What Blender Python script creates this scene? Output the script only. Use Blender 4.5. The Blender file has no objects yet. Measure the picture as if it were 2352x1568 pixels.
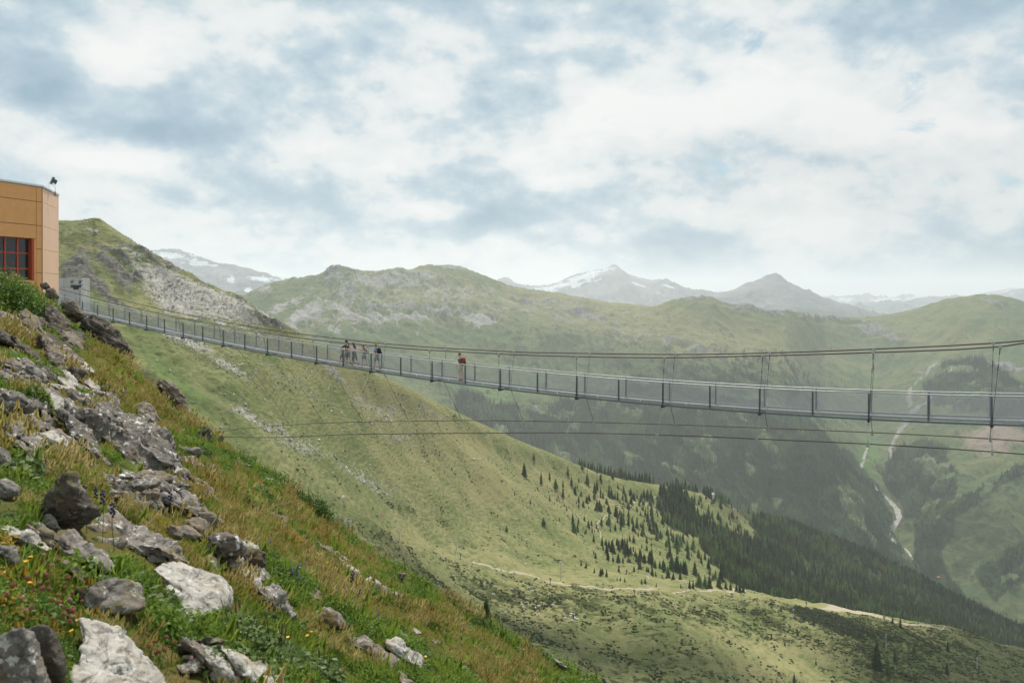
import bpy, bmesh, math, random
import numpy as np
from mathutils import Vector, Matrix
from mathutils.bvhtree import BVHTree

S = bpy.context.scene
COL = S.collection
R = math.radians

# ------------------------------------------------------------------ camera
W_, H_ = 2352.0, 1568.0            # size of the pixel grid measurements were taken in
FL = 1698.6                        # focal length in those pixels (26 mm lens)
HZ = 665.0                         # row of the horizon
cam_d = bpy.data.cameras.new('camera')
cam_d.sensor_width = 36.0
cam_d.lens = FL / W_ * 36.0
cam_d.shift_y = -(H_ / 2 - HZ) / W_
cam_d.clip_start = 0.2
cam_d.clip_end = 80000.0
cam_d.dof.use_dof = True
cam_d.dof.focus_distance = 48.0
cam_d.dof.aperture_fstop = 4.5
cam = bpy.data.objects.new('camera', cam_d)
COL.objects.link(cam)
cam.location = (0, 0, 0)
cam.rotation_euler = (R(90), 0, 0)
S.camera = cam

# ------------------------------------------------------------------ exposure, engine
S.view_settings.view_transform = 'Standard'
S.view_settings.look = 'None'
S.view_settings.exposure = 0.3
S.view_settings.gamma = 1.0
S.view_settings.use_curve_mapping = False
S.render.engine = 'CYCLES'
S.cycles.use_denoising = True
try:
    S.cycles.denoiser = 'OPENIMAGEDENOISE'
    S.cycles.denoising_input_passes = 'RGB_ALBEDO_NORMAL'
    S.cycles.denoising_prefilter = 'ACCURATE'
except Exception:
    pass
S.cycles.max_bounces = 5
S.cycles.diffuse_bounces = 2
S.cycles.glossy_bounces = 2
S.cycles.transmission_bounces = 3
S.cycles.transparent_max_bounces = 8
S.cycles.volume_bounces = 2
S.cycles.sample_clamp_indirect = 6.0

# ------------------------------------------------------------------ sun and sky
SUN_EL, SUN_AZ = R(57), R(4)       # azimuth from the view direction (+Y), to the right
SUN = Vector((math.cos(SUN_EL) * math.sin(SUN_AZ), math.cos(SUN_EL) * math.cos(SUN_AZ), math.sin(SUN_EL)))
sl = bpy.data.lights.new('sun', 'SUN')
sl.energy = 4.2
sl.angle = R(1.2)
sl.color = (1.0, 0.955, 0.88)
so = bpy.data.objects.new('sun', sl)
COL.objects.link(so)
so.location = (0, 0, 60)
so.rotation_euler = (-SUN).to_track_quat('-Z', 'Y').to_euler()


class NT:
    """small helper to write node trees"""
    def __init__(self, tree):
        self.t = tree
        self.L = tree.links

    def node(self, typ, **kw):
        n = self.t.nodes.new(typ)
        for k, v in kw.items():
            setattr(n, k, v)
        return n

    def put(self, sock, v):
        if v is None:
            return
        if hasattr(v, 'is_output') or isinstance(v, bpy.types.NodeSocket):
            self.L.new(v, sock)
        else:
            if isinstance(v, (tuple, list)) and len(v) == 3 and sock.type == 'RGBA':
                v = (*v, 1.0)
            sock.default_value = v

    def math(self, op, a, b=None, c=None, clamp=False):
        n = self.node('ShaderNodeMath', operation=op, use_clamp=clamp)
        for i, v in enumerate((a, b, c)):
            if v is not None:
                self.put(n.inputs[i], v)
        return n.outputs[0]

    def vmath(self, op, a, b=None, scale=None):
        n = self.node('ShaderNodeVectorMath', operation=op)
        self.put(n.inputs[0], a)
        if b is not None:
            self.put(n.inputs[1], b)
        if scale is not None:
            self.put(n.inputs['Scale'], scale)
        return n.outputs['Value'] if op in ('LENGTH', 'DISTANCE', 'DOT_PRODUCT') else n.outputs[0]

    def mix(self, f, a, b, blend='MIX'):
        n = self.node('ShaderNodeMix', data_type='RGBA', blend_type=blend)
        self.put(n.inputs[0], f)
        self.put(n.inputs[6], a)
        self.put(n.inputs[7], b)
        return n.outputs[2]

    def noise(self, vec, scale, detail=4.0, rough=0.55, dist=0.0, typ=None, color=False):
        n = self.node('ShaderNodeTexNoise')
        if typ:
            n.noise_type = typ
        self.put(n.inputs['Vector'], vec)
        n.inputs['Scale'].default_value = scale
        n.inputs['Detail'].default_value = detail
        n.inputs['Roughness'].default_value = rough
        n.inputs['Distortion'].default_value = dist
        return n.outputs['Color'] if color else n.outputs['Fac']

    def voronoi(self, vec, scale, feature='F1', out='Distance'):
        n = self.node('ShaderNodeTexVoronoi', feature=feature)
        self.put(n.inputs['Vector'], vec)
        n.inputs['Scale'].default_value = scale
        return n.outputs[out]

    def ramp(self, f, stops, interp='LINEAR'):
        n = self.node('ShaderNodeValToRGB')
        e = n.color_ramp.elements
        n.color_ramp.interpolation = interp
        while len(e) < len(stops):
            e.new(0.5)
        for el, (p, c) in zip(e, stops):
            el.position = p
            el.color = (*c, 1.0) if len(c) == 3 else c
        self.put(n.inputs[0], f)
        return n.outputs[0]

    def step(self, f, lo, hi):
        n = self.node('ShaderNodeMapRange', interpolation_type='SMOOTHSTEP')
        self.put(n.inputs['Value'], f)
        n.inputs['From Min'].default_value = lo
        n.inputs['From Max'].default_value = hi
        return n.outputs[0]

    def attr(self, name, typ='GEOMETRY'):
        n = self.node('ShaderNodeAttribute', attribute_name=name, attribute_type=typ)
        return n.outputs['Fac']

    def bump(self, height, strength=0.3, dist=0.1, normal=None):
        n = self.node('ShaderNodeBump')
        n.inputs['Strength'].default_value = strength
        n.inputs['Distance'].default_value = dist
        self.put(n.inputs['Height'], height)
        if normal is not None:
            self.put(n.inputs['Normal'], normal)
        return n.outputs[0]


def pdir(x, y):
    return Vector(((x - W_ / 2) / FL, 1.0, (HZ - y) / FL)).normalized()


world = bpy.data.worlds.new('World')
S.world = world
world.use_nodes = True
wt = world.node_tree
wt.nodes.clear()
w = NT(wt)
wout = w.node('ShaderNodeOutputWorld')
sky = w.node('ShaderNodeTexSky', sky_type='NISHITA')
sky.sun_disc = False
sky.sun_elevation = SUN_EL
sky.sun_rotation = SUN_AZ
sky.altitude = 800
sky.air_density = 1.0
sky.dust_density = 0.4
sky.ozone_density = 1.0
bg1 = w.node('ShaderNodeBackground')
wt.links.new(w.mix(1.0, sky.outputs[0], (0.72, 1.0, 0.92), 'MULTIPLY'), bg1.inputs[0])
bg1.inputs[1].default_value = 0.085
dirv = w.node('ShaderNodeTexCoord').outputs['Generated']
sx = w.node('ShaderNodeSeparateXYZ')
wt.links.new(dirv, sx.inputs[0])
zz = w.math('ADD', w.math('MULTIPLY', w.math('MAXIMUM', sx.outputs[2], -0.02), 0.9), 0.62)
cx = w.node('ShaderNodeCombineXYZ')
wt.links.new(w.math('DIVIDE', sx.outputs[0], zz), cx.inputs[0])
wt.links.new(w.math('DIVIDE', sx.outputs[1], zz), cx.inputs[1])
wt.links.new(w.math('MULTIPLY', sx.outputs[2], 1.35), cx.inputs[2])
pc = cx.outputs[0]
# broad cloud banks, given by the direction they stand in
LOBES = [  # x, y, radius x, radius y, strength (pixels of the measuring grid)
    (30, 130, 230, 85, -0.26), (330, 260, 260, 75, -0.24), (600, 150, 150, 70, -0.18), (720, 240, 140, 70, -0.20),
    (470, 340, 200, 55, -0.18), (640, 435, 140, 34, -0.15), (1110, 495, 230, 36, -0.17), (1010, 385, 110, 45, -0.10),
    (1850, 400, 330, 42, -0.11), (1420, 450, 160, 30, -0.08), (2230, 455, 150, 40, -0.13), (420, 500, 150, 34, -0.12),
    (1560, 150, 130, 60, -0.06), (2000, 120, 200, 80, -0.05), (1560, 580, 160, 26, -0.06), (1300, 130, 140, 60, -0.05),
    (290, 80, 120, 85, 0.22), (540, 55, 130, 65, 0.16), (900, 220, 150, 55, 0.14), (1050, 90, 170, 70, 0.10),
    (150, 260, 160, 45, 0.20), (60, 330, 130, 60, 0.12), (300, 380, 130, 40, 0.16), (1330, 270, 200, 90, 0.10),
    (1650, 230, 220, 100, 0.10), (2210, 230, 170, 130, 0.10), (830, 570, 330, 30, 0.12), (1280, 410, 130, 28, 0.12),
    (250, 470, 110, 25, 0.08), (1800, 540, 300, 50, 0.08), (1120, 560, 120, 35, 0.10), (950, 440, 120, 25, 0.10), (1480, 270, 520, 180, 0.13),
]
warp = w.noise(dirv, 3.2, 5.0, 0.55, 0.0, color=True)
wd = w.vmath('ADD', dirv, w.vmath('SCALE', w.vmath('SUBTRACT', warp, (0.5, 0.5, 0.5)), None, 0.16))
bias = None
for (lx, ly, rx, ry, st) in LOBES:
    c = pdir(lx, ly)
    q = w.vmath('MULTIPLY', w.vmath('SUBTRACT', wd, tuple(c)), (FL / rx / 1.5, FL / rx / 1.5, FL / ry / 1.5))
    g = w.math('MULTIPLY', w.step(w.vmath('LENGTH', q), 1.0, 0.0), st)
    bias = g if bias is None else w.math('ADD', bias, g)
n1 = w.noise(pc, 2.5, 10.0, 0.55, 0.0)
n1b = w.noise(w.vmath('ADD', pc, (0.012, 0.0, 0.035)), 2.5, 10.0, 0.55, 0.0)
n2 = w.noise(pc, 8.0, 8.0, 0.6, 0.2)
wpc = w.vmath('ADD', pc, w.vmath('SCALE', w.vmath('SUBTRACT', w.noise(pc, 7.0, 6.0, 0.6, 0.0, color=True), (0.5, 0.5, 0.5)), None, 0.16))
puff = w.math('ADD', w.math('MULTIPLY', w.math('SUBTRACT', 0.45, w.voronoi(wpc, 5.0)), 0.30), w.math('MULTIPLY', w.math('SUBTRACT', 0.45, w.voronoi(wpc, 12.0)), 0.22))
relief = w.math('MULTIPLY', w.math('SUBTRACT', n1, n1b), 2.4)
dens = w.math('ADD', w.math('ADD', w.math('MULTIPLY', w.math('SUBTRACT', n1, 0.5), 1.6), 0.575),
              w.math('ADD', w.math('MULTIPLY', bias, 2.0), w.math('MULTIPLY', w.math('SUBTRACT', n2, 0.5), 0.42)))
tone = w.math('ADD', w.math('ADD', dens, relief), puff)
ccol = w.ramp(tone, [(0.0, (0.28, 0.43, 0.545)), (0.34, (0.44, 0.58, 0.68)), (0.52, (0.61, 0.72, 0.78)),
                     (0.64, (0.80, 0.845, 0.855)), (0.95, (0.945, 0.95, 0.94))])
bg2 = w.node('ShaderNodeBackground')
wt.links.new(ccol, bg2.inputs[0])
bg2.inputs[1].default_value = 0.77
# small blue holes
hole = None
for (lx, ly, rx, ry, st) in [(1650, 45, 75, 40, 1), (1745, 75, 55, 45, 1), (2110, 225, 45, 70, 1), (2165, 310, 60, 40, 0.9),
                             (2230, 450, 200, 22, 0.75), (1700, 400, 110, 25, 0.55), (1545, 85, 35, 40, 0.6), (1500, 575, 90, 20, .4)]:
    c = pdir(lx, ly)
    q = w.vmath('MULTIPLY', w.vmath('SUBTRACT', wd, tuple(c)), (FL / rx / 1.2, FL / rx / 1.2, FL / ry / 1.2))
    g = w.math('MULTIPLY', w.step(w.vmath('LENGTH', q), 1.15, 0.2), st)
    hole = g if hole is None else w.math('MAXIMUM', hole, g)
n3 = w.noise(pc, 13.0, 7.0, 0.62, 0.6)
hm = w.step(w.math('ADD', w.math('MULTIPLY', hole, 0.55), w.math('MULTIPLY', w.math('SUBTRACT', n3, 0.5), 2.4)), 0.36, 0.85)
hm = w.math('MULTIPLY', hm, 0.6)
ms = w.node('ShaderNodeMixShader')
wt.links.new(hm, ms.inputs[0])
wt.links.new(bg2.outputs[0], ms.inputs[1])
wt.links.new(bg1.outputs[0], ms.inputs[2])
wt.links.new(ms.outputs[0], wout.inputs[0])

# ------------------------------------------------------------------ helpers: tags and meshes
def tag(o, label=None, cat=None, group=None, kind=None):
    if label: o['label'] = label
    if cat: o['category'] = cat
    if group: o['group'] = group
    if kind: o['kind'] = kind
    return o


def link(name, data, parent=None):
    o = bpy.data.objects.new(name, data)
    COL.objects.link(o)
    if parent is not None:
        o.parent = parent
    return o


def empty(name, loc=(0, 0, 0), rz=0.0):
    o = bpy.data.objects.new(name, None)
    COL.objects.link(o)
    o.location = loc
    o.rotation_euler = (0, 0, rz)
    o.empty_display_size = 0.3
    return o


def mesh_np(name, V, T, mats=(), smooth=True, attrs=None, matidx=None):
    """mesh from vertex array and triangle / quad array"""
    V = np.asarray(V, np.float32)
    T = np.asarray(T, np.int32)
    k = T.shape[1]
    me = bpy.data.meshes.new(name)
    me.vertices.add(len(V))
    me.vertices.foreach_set('co', V.ravel())
    me.loops.add(T.size)
    me.loops.foreach_set('vertex_index', T.ravel())
    me.polygons.add(len(T))
    me.polygons.foreach_set('loop_start', np.arange(0, T.size, k, dtype=np.int32))
    me.polygons.foreach_set('loop_total', np.full(len(T), k, np.int32))
    if smooth:
        me.polygons.foreach_set('use_smooth', np.ones(len(T), bool))
    if matidx is not None:
        me.polygons.foreach_set('material_index', np.asarray(matidx, np.int32))
    me.update(calc_edges=True)
    me.validate()
    for m in mats:
        me.materials.append(m)
    if attrs:
        for an, arr in attrs.items():
            a = me.attributes.new(an, 'FLOAT', 'POINT')
            a.data.foreach_set('value', np.asarray(arr, np.float32))
    return me


class MB:
    """collects primitive shapes, builds ONE mesh"""
    def __init__(self):
        self.v = []
        self.f = []
        self.m = []
        self.cur = 0

    def add(self, vs, fs):
        o = len(self.v)
        self.v += [tuple(p) for p in vs]
        self.f += [tuple(i + o for i in f) for f in fs]
        self.m += [self.cur] * len(fs)
        return self

    def box(self, c, s, M=None):
        x, y, z = s[0] / 2, s[1] / 2, s[2] / 2
        vs = [Vector((sx * x, sy * y, sz * z)) for sx in (-1, 1) for sy in (-1, 1) for sz in (-1, 1)]
        if M is not None:
            vs = [M @ p for p in vs]
        c = Vector(c)
        vs = [p + c for p in vs]
        return self.add(vs, [(0, 1, 3, 2), (4, 6, 7, 5), (0, 4, 5, 1), (2, 3, 7, 6), (0, 2, 6, 4), (1, 5, 7, 3)])

    def hexa(self, p):
        """8 corners: bottom loop 0-3, top loop 4-7"""
        return self.add(p, [(3, 2, 1, 0), (4, 5, 6, 7), (0, 1, 5, 4), (1, 2, 6, 5), (2, 3, 7, 6), (3, 0, 4, 7)])

    def tube(self, pts, r, n=6, cap=True):
        pts = [Vector(p) for p in pts]
        rs = r if isinstance(r, (list, tuple)) else [r] * len(pts)
        rings = []
        for i, p in enumerate(pts):
            t = (pts[min(i + 1, len(pts) - 1)] - pts[max(i - 1, 0)]).normalized()
            a = Vector((0, 0, 1)) if abs(t.z) < 0.9 else Vector((1, 0, 0))
            s = t.cross(a).normalized()
            u = s.cross(t).normalized()
            rings.append([p + (s * math.cos(2 * math.pi * k / n) + u * math.sin(2 * math.pi * k / n)) * rs[i] for k in range(n)])
        vs = [q for ring in rings for q in ring]
        fs = []
        for i in range(len(pts) - 1):
            for k in range(n):
                k2 = (k + 1) % n
                fs.append((i * n + k, i * n + k2, (i + 1) * n + k2, (i + 1) * n + k))
        if cap:
            fs.append(tuple(range(n))[::-1])
            fs.append(tuple((len(pts) - 1) * n + k for k in range(n)))
        return self.add(vs, fs)

    def ell(self, c, r, nu=10, nv=6, M=None):
        vs, fs = [], []
        for j in range(nv + 1):
            th = math.pi * j / nv
            for i in range(nu):
                ph = 2 * math.pi * i / nu
                p = Vector((math.sin(th) * math.cos(ph) * r[0], math.sin(th) * math.sin(ph) * r[1], math.cos(th) * r[2]))
                if M is not None:
                    p = M @ p
                vs.append(p + Vector(c))
        for j in range(nv):
            for i in range(nu):
                i2 = (i + 1) % nu
                fs.append((j * nu + i, (j + 1) * nu + i, (j + 1) * nu + i2, j * nu + i2))
        return self.add(vs, fs)

    def mesh(self, name, mats, smooth=False):
        me = bpy.data.meshes.new(name)
        me.from_pydata(self.v, [], self.f)
        for m in (mats if isinstance(mats, (list, tuple)) else [mats]):
            me.materials.append(m)
        me.polygons.foreach_set('material_index', np.array(self.m, np.int32))
        if smooth:
            me.polygons.foreach_set('use_smooth', np.ones(len(me.polygons), bool))
        me.update()
        return me

    def build(self, name, mats, parent=None, smooth=False):
        return link(name, self.mesh(name, mats, smooth), parent)


# ------------------------------------------------------------------ numpy noise
def _hash(i, j, k, seed):
    h = (i * 374761393 + j * 668265263 + k * 2147483647 + seed * 1274126177) & 0xFFFFFFFF
    h = ((h ^ (h >> 13)) * 1274126177) & 0xFFFFFFFF
    return h ^ (h >> 16)


_G = np.array([[1, 1, 0], [-1, 1, 0], [1, -1, 0], [-1, -1, 0], [1, 0, 1], [-1, 0, 1], [1, 0, -1], [-1, 0, -1],
               [0, 1, 1], [0, -1, 1], [0, 1, -1], [0, -1, -1], [1, 1, 0], [0, -1, 1], [-1, 1, 0], [0, -1, -1]], float)


def perlin(x, y, z=None, seed=0):
    x = np.asarray(x, float); y = np.asarray(y, float)
    z = np.zeros_like(x) if z is None else np.asarray(z, float)
    xi, yi, zi = np.floor(x).astype(np.int64), np.floor(y).astype(np.int64), np.floor(z).astype(np.int64)
    xf, yf, zf = x - xi, y - yi, z - zi
    u, v, t = xf ** 3 * (xf * (xf * 6 - 15) + 10), yf ** 3 * (yf * (yf * 6 - 15) + 10), zf ** 3 * (zf * (zf * 6 - 15) + 10)

    def g(a, b, c):
        q = _G[_hash(xi + a, yi + b, zi + c, seed) & 15]
        return q[..., 0] * (xf - a) + q[..., 1] * (yf - b) + q[..., 2] * (zf - c)
    x00 = g(0, 0, 0) * (1 - u) + g(1, 0, 0) * u
    x10 = g(0, 1, 0) * (1 - u) + g(1, 1, 0) * u
    y0 = x00 * (1 - v) + x10 * v
    if not np.any(zf):
        return y0
    x01 = g(0, 0, 1) * (1 - u) + g(1, 0, 1) * u
    x11 = g(0, 1, 1) * (1 - u) + g(1, 1, 1) * u
    y1 = x01 * (1 - v) + x11 * v
    return y0 * (1 - t) + y1 * t


def fbm(x, y, z=None, o=4, lac=2.03, gain=0.5, seed=0, ridged=False):
    a, s, f = 1.0, 0.0, 1.0
    for i in range(o):
        n = perlin(np.asarray(x) * f, np.asarray(y) * f, None if z is None else np.asarray(z) * f, seed + i * 17)
        if ridged:
            n = 0.5 - np.abs(n)
        s = s + a * n
        a *= gain
        f *= lac
    return s


def sstep(x, a, b):
    t = np.clip((x - a) / (b - a), 0, 1)
    return t * t * (3 - 2 * t)


def pchip(xk, Yk, xq):
    """monotone cubic along axis 0 of Yk (n, m), one query vector xq"""
    xk = np.asarray(xk, float); Yk = np.asarray(Yk, float)
    if Yk.ndim == 1:
        return pchip(xk, Yk[:, None], xq)[:, 0]
    h = np.diff(xk)
    d = np.diff(Yk, axis=0) / h[:, None]
    m = np.zeros_like(Yk)
    w1 = (2 * h[1:] + h[:-1])[:, None]; w2 = (h[1:] + 2 * h[:-1])[:, None]
    with np.errstate(divide='ignore', invalid='ignore'):
        mm = (w1 + w2) / (w1 / d[:-1] + w2 / d[1:])
    mm[(d[:-1] * d[1:]) <= 0] = 0
    m[1:-1] = np.nan_to_num(mm)
    m[0] = d[0]; m[-1] = d[-1]
    i = np.clip(np.searchsorted(xk, xq) - 1, 0, len(xk) - 2)
    t = ((xq - xk[i]) / h[i])[:, None]; hh = h[i][:, None]
    return (Yk[i] * (1 + 2 * t) * (1 - t) ** 2 + m[i] * hh * t * (1 - t) ** 2 +
            Yk[i + 1] * t * t * (3 - 2 * t) + m[i + 1] * hh * t * t * (t - 1))


def inpoly(x, y, poly):
    x = np.asarray(x, float); y = np.asarray(y, float)
    c = np.zeros(x.shape, bool)
    n = len(poly)
    for i in range(n):
        x1, y1 = poly[i]; x2, y2 = poly[(i + 1) % n]
        if y1 == y2:
            continue
        k = ((y1 > y) != (y2 > y)) & (x < (x2 - x1) * (y - y1) / (y2 - y1) + x1)
        c ^= k
    return c


def blob(x, y, cx, cy, rx, ry, ang=0.0):
    a = R(ang)
    dx, dy = x - cx, y - cy
    p = (dx * math.cos(a) + dy * math.sin(a)) / rx
    q = (-dx * math.sin(a) + dy * math.cos(a)) / ry
    return np.exp(-(p * p + q * q))


def polydist(x, y, line):
    d = np.full(np.shape(x), 1e9)
    for (x1, y1), (x2, y2) in zip(line[:-1], line[1:]):
        L = (x2 - x1) ** 2 + (y2 - y1) ** 2
        t = np.clip(((x - x1) * (x2 - x1) + (y - y1) * (y2 - y1)) / L, 0, 1)
        d = np.minimum(d, np.hypot(x - x1 - t * (x2 - x1), y - y1 - t * (y2 - y1)))
    return d


def newmat(name, base=(0.5, 0.5, 0.5), rough=0.7, metal=0.0, spec=0.3):
    m = bpy.data.materials.new(name)
    m.use_nodes = True
    b = m.node_tree.nodes['Principled BSDF']
    b.inputs['Base Color'].default_value = (*base, 1)
    b.inputs['Roughness'].default_value = rough
    b.inputs['Metallic'].default_value = metal
    if 'Specular IOR Level' in b.inputs:
        b.inputs['Specular IOR Level'].default_value = spec
    return m, NT(m.node_tree), b


def simple(name, base, rough=0.7, metal=0.0, spec=0.3, var=0.15, scale=30.0):
    """plain material with a little procedural wear"""
    m, n, b = newmat(name, base, rough, metal, spec)
    tc = n.node('ShaderNodeTexCoord').outputs['Object']
    f = n.noise(tc, scale, 4.0, 0.6)
    lo = tuple(c * (1 - var) for c in base); hi = tuple(min(1, c * (1 + var)) for c in base)
    n.put(b.inputs['Base Color'], n.ramp(f, [(0.3, lo), (0.7, hi)]))
    return m


rng = np.random.default_rng(7)
random.seed(7)

# ================================================================== TERRAIN MATERIALS
def terrain_mat(name, lam, pal, bump_d, stretch=(1, 1, 1)):
    """lam: three wavelengths in metres, pal: palette"""
    m, n, b = newmat(name, rough=0.95, spec=0.05)
    pos = n.node('ShaderNodeTexCoord').outputs['Object']
    N1 = n.noise(pos, 1 / lam[0], 4, 0.6)
    spos = n.vmath('MULTIPLY', pos, stretch)
    N2 = n.noise(spos, 1 / lam[1], 6, 0.68, 0.5)
    N3 = n.noise(spos, 1 / lam[2], 5, 0.68)
    c1 = n.math('SUBTRACT', N1, 0.5); c2 = n.math('SUBTRACT', N2, 0.5); c3 = n.math('SUBTRACT', N3, 0.5)

    def mask(a, k2, k3, lo=0.38, hi=0.62, k1=0.0):
        v = n.math('ADD', n.attr(a), n.math('ADD', n.math('MULTIPLY', c2, k2), n.math('MULTIPLY', c3, k3)))
        if k1:
            v = n.math('ADD', v, n.math('MULTIPLY', c1, k1))
        return n.step(v, lo, hi)
    col = n.mix(mask('dry_sunlit', 1.3, 1.0, 0.2, 0.85, 1.2), pal['green'], pal['dry_sunlit'])
    col = n.mix(mask('lush', 0.5, 0.3, 0.3, 0.8), col, pal['lush'])
    col = n.mix(n.math('MULTIPLY', n.step(N3, 0.52, 0.75), 0.6), col, n.mix(0.7, col, pal['shrub']))
    col = n.mix(mask('shrub', 1.5, 1.0, 0.42, 0.62), col, pal['shrub'])
    col = n.mix(mask('soil', 1.0, 0.6), col, pal['soil'])
    scree = n.mix(n.step(N3, 0.35, 0.65), pal['scree'], pal['scree2'])
    col = n.mix(mask('scree', 1.0, 1.1), col, scree)
    crag = n.mix(n.step(N3, 0.4, 0.62), pal['crag'], pal['crag2'])
    col = n.mix(mask('crag', 1.5, 0.9), col, crag)
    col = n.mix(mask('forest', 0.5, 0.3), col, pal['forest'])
    col = n.mix(mask('path', 0.1, 0.25), col, pal['path'])
    n.put(b.inputs['Base Color'], col)
    hgt = n.math('ADD', n.math('MULTIPLY', N2, 1.0), n.math('MULTIPLY', N3, 0.55))
    n.put(b.inputs['Normal'], n.bump(hgt, 0.9, bump_d))
    return m


PAL_MID = dict(green=(0.120, 0.144, 0.052), dry_sunlit=(0.245, 0.226, 0.106), lush=(0.105, 0.165, 0.050), shrub=(0.055, 0.064, 0.024),
               soil=(0.17, 0.115, 0.075), scree=(0.42, 0.395, 0.35), scree2=(0.34, 0.315, 0.275), crag=(0.085, 0.078, 0.068),
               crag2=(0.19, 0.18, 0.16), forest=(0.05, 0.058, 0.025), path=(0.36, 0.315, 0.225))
PAL_FAR = dict(green=(0.085, 0.118, 0.048), dry_sunlit=(0.185, 0.178, 0.08), lush=(0.115, 0.185, 0.055), shrub=(0.05, 0.062, 0.028),
               soil=(0.25, 0.195, 0.15), scree=(0.34, 0.325, 0.30), scree2=(0.22, 0.21, 0.19), crag=(0.12, 0.118, 0.11),
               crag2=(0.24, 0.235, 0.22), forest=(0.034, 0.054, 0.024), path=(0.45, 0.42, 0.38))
M_mid = terrain_mat('alpine_turf', (45.0, 6.0, 1.7), PAL_MID, 1.0, (0.45, 1.0, 2.0))
M_far = terrain_mat('far_slope', (260.0, 60.0, 13.0), PAL_FAR, 9.0, (1.0, 0.4, 0.45))


class Loft:
    """terrain surface through measured profile columns; every vertex has real depth"""
    def __init__(self, cols, xs, ts):
        xk = np.array([c[0] for c in cols], float)
        nr = len(cols[0][1])
        Yr = np.array([[p[1] for p in c[1]] for c in cols], float)
        yr = np.array([[p[0] for p in c[1]] for c in cols], float)
        y_x = pchip(xk, yr, xs)                     # (nx, nr)
        Y_x = np.exp(pchip(xk, np.log(Yr), xs))
        tk = np.arange(nr)
        self.y = pchip(tk, y_x.T, ts)               # (nt, nx)
        self.Y = np.exp(pchip(tk, np.log(Y_x.T), ts))
        self.x = np.broadcast_to(xs[None, :], self.y.shape)
        self.t = np.broadcast_to(ts[:, None], self.y.shape)
        self.X = (self.x - W_ / 2) / FL * self.Y
        self.Z = (HZ - self.y) / FL * self.Y

    def faces(self):
        nt, nx = self.y.shape
        i = np.arange(nt * nx).reshape(nt, nx)
        return np.stack([i[:-1, :-1], i[:-1, 1:], i[1:, 1:], i[1:, :-1]], -1).reshape(-1, 4)

    def verts(self):
        return np.stack([self.X, self.Y, self.Z], -1).reshape(-1, 3)

    def finish(self):
        self.V = self.verts()
        nt, nx = self.y.shape
        a = self.V.reshape(nt, nx, 3)[::2, ::2]
        n2t, n2x = a.shape[:2]
        i = np.arange(n2t * n2x).reshape(n2t, n2x)
        f = np.stack([i[:-1, :-1], i[:-1, 1:], i[1:, 1:], i[1:, :-1]], -1).reshape(-1, 4)
        self.bvh = BVHTree.FromPolygons(a.reshape(-1, 3).tolist(), f.tolist())

    def hit(self, x, y):
        h = self.bvh.ray_cast(Vector((0, 0, 0)), pdir(x, y))
        return h[0]

    def drop(self, X, Y):
        h = self.bvh.ray_cast(Vector((X, Y, 3000)), Vector((0, 0, -1)))
        return h[0]


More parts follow.
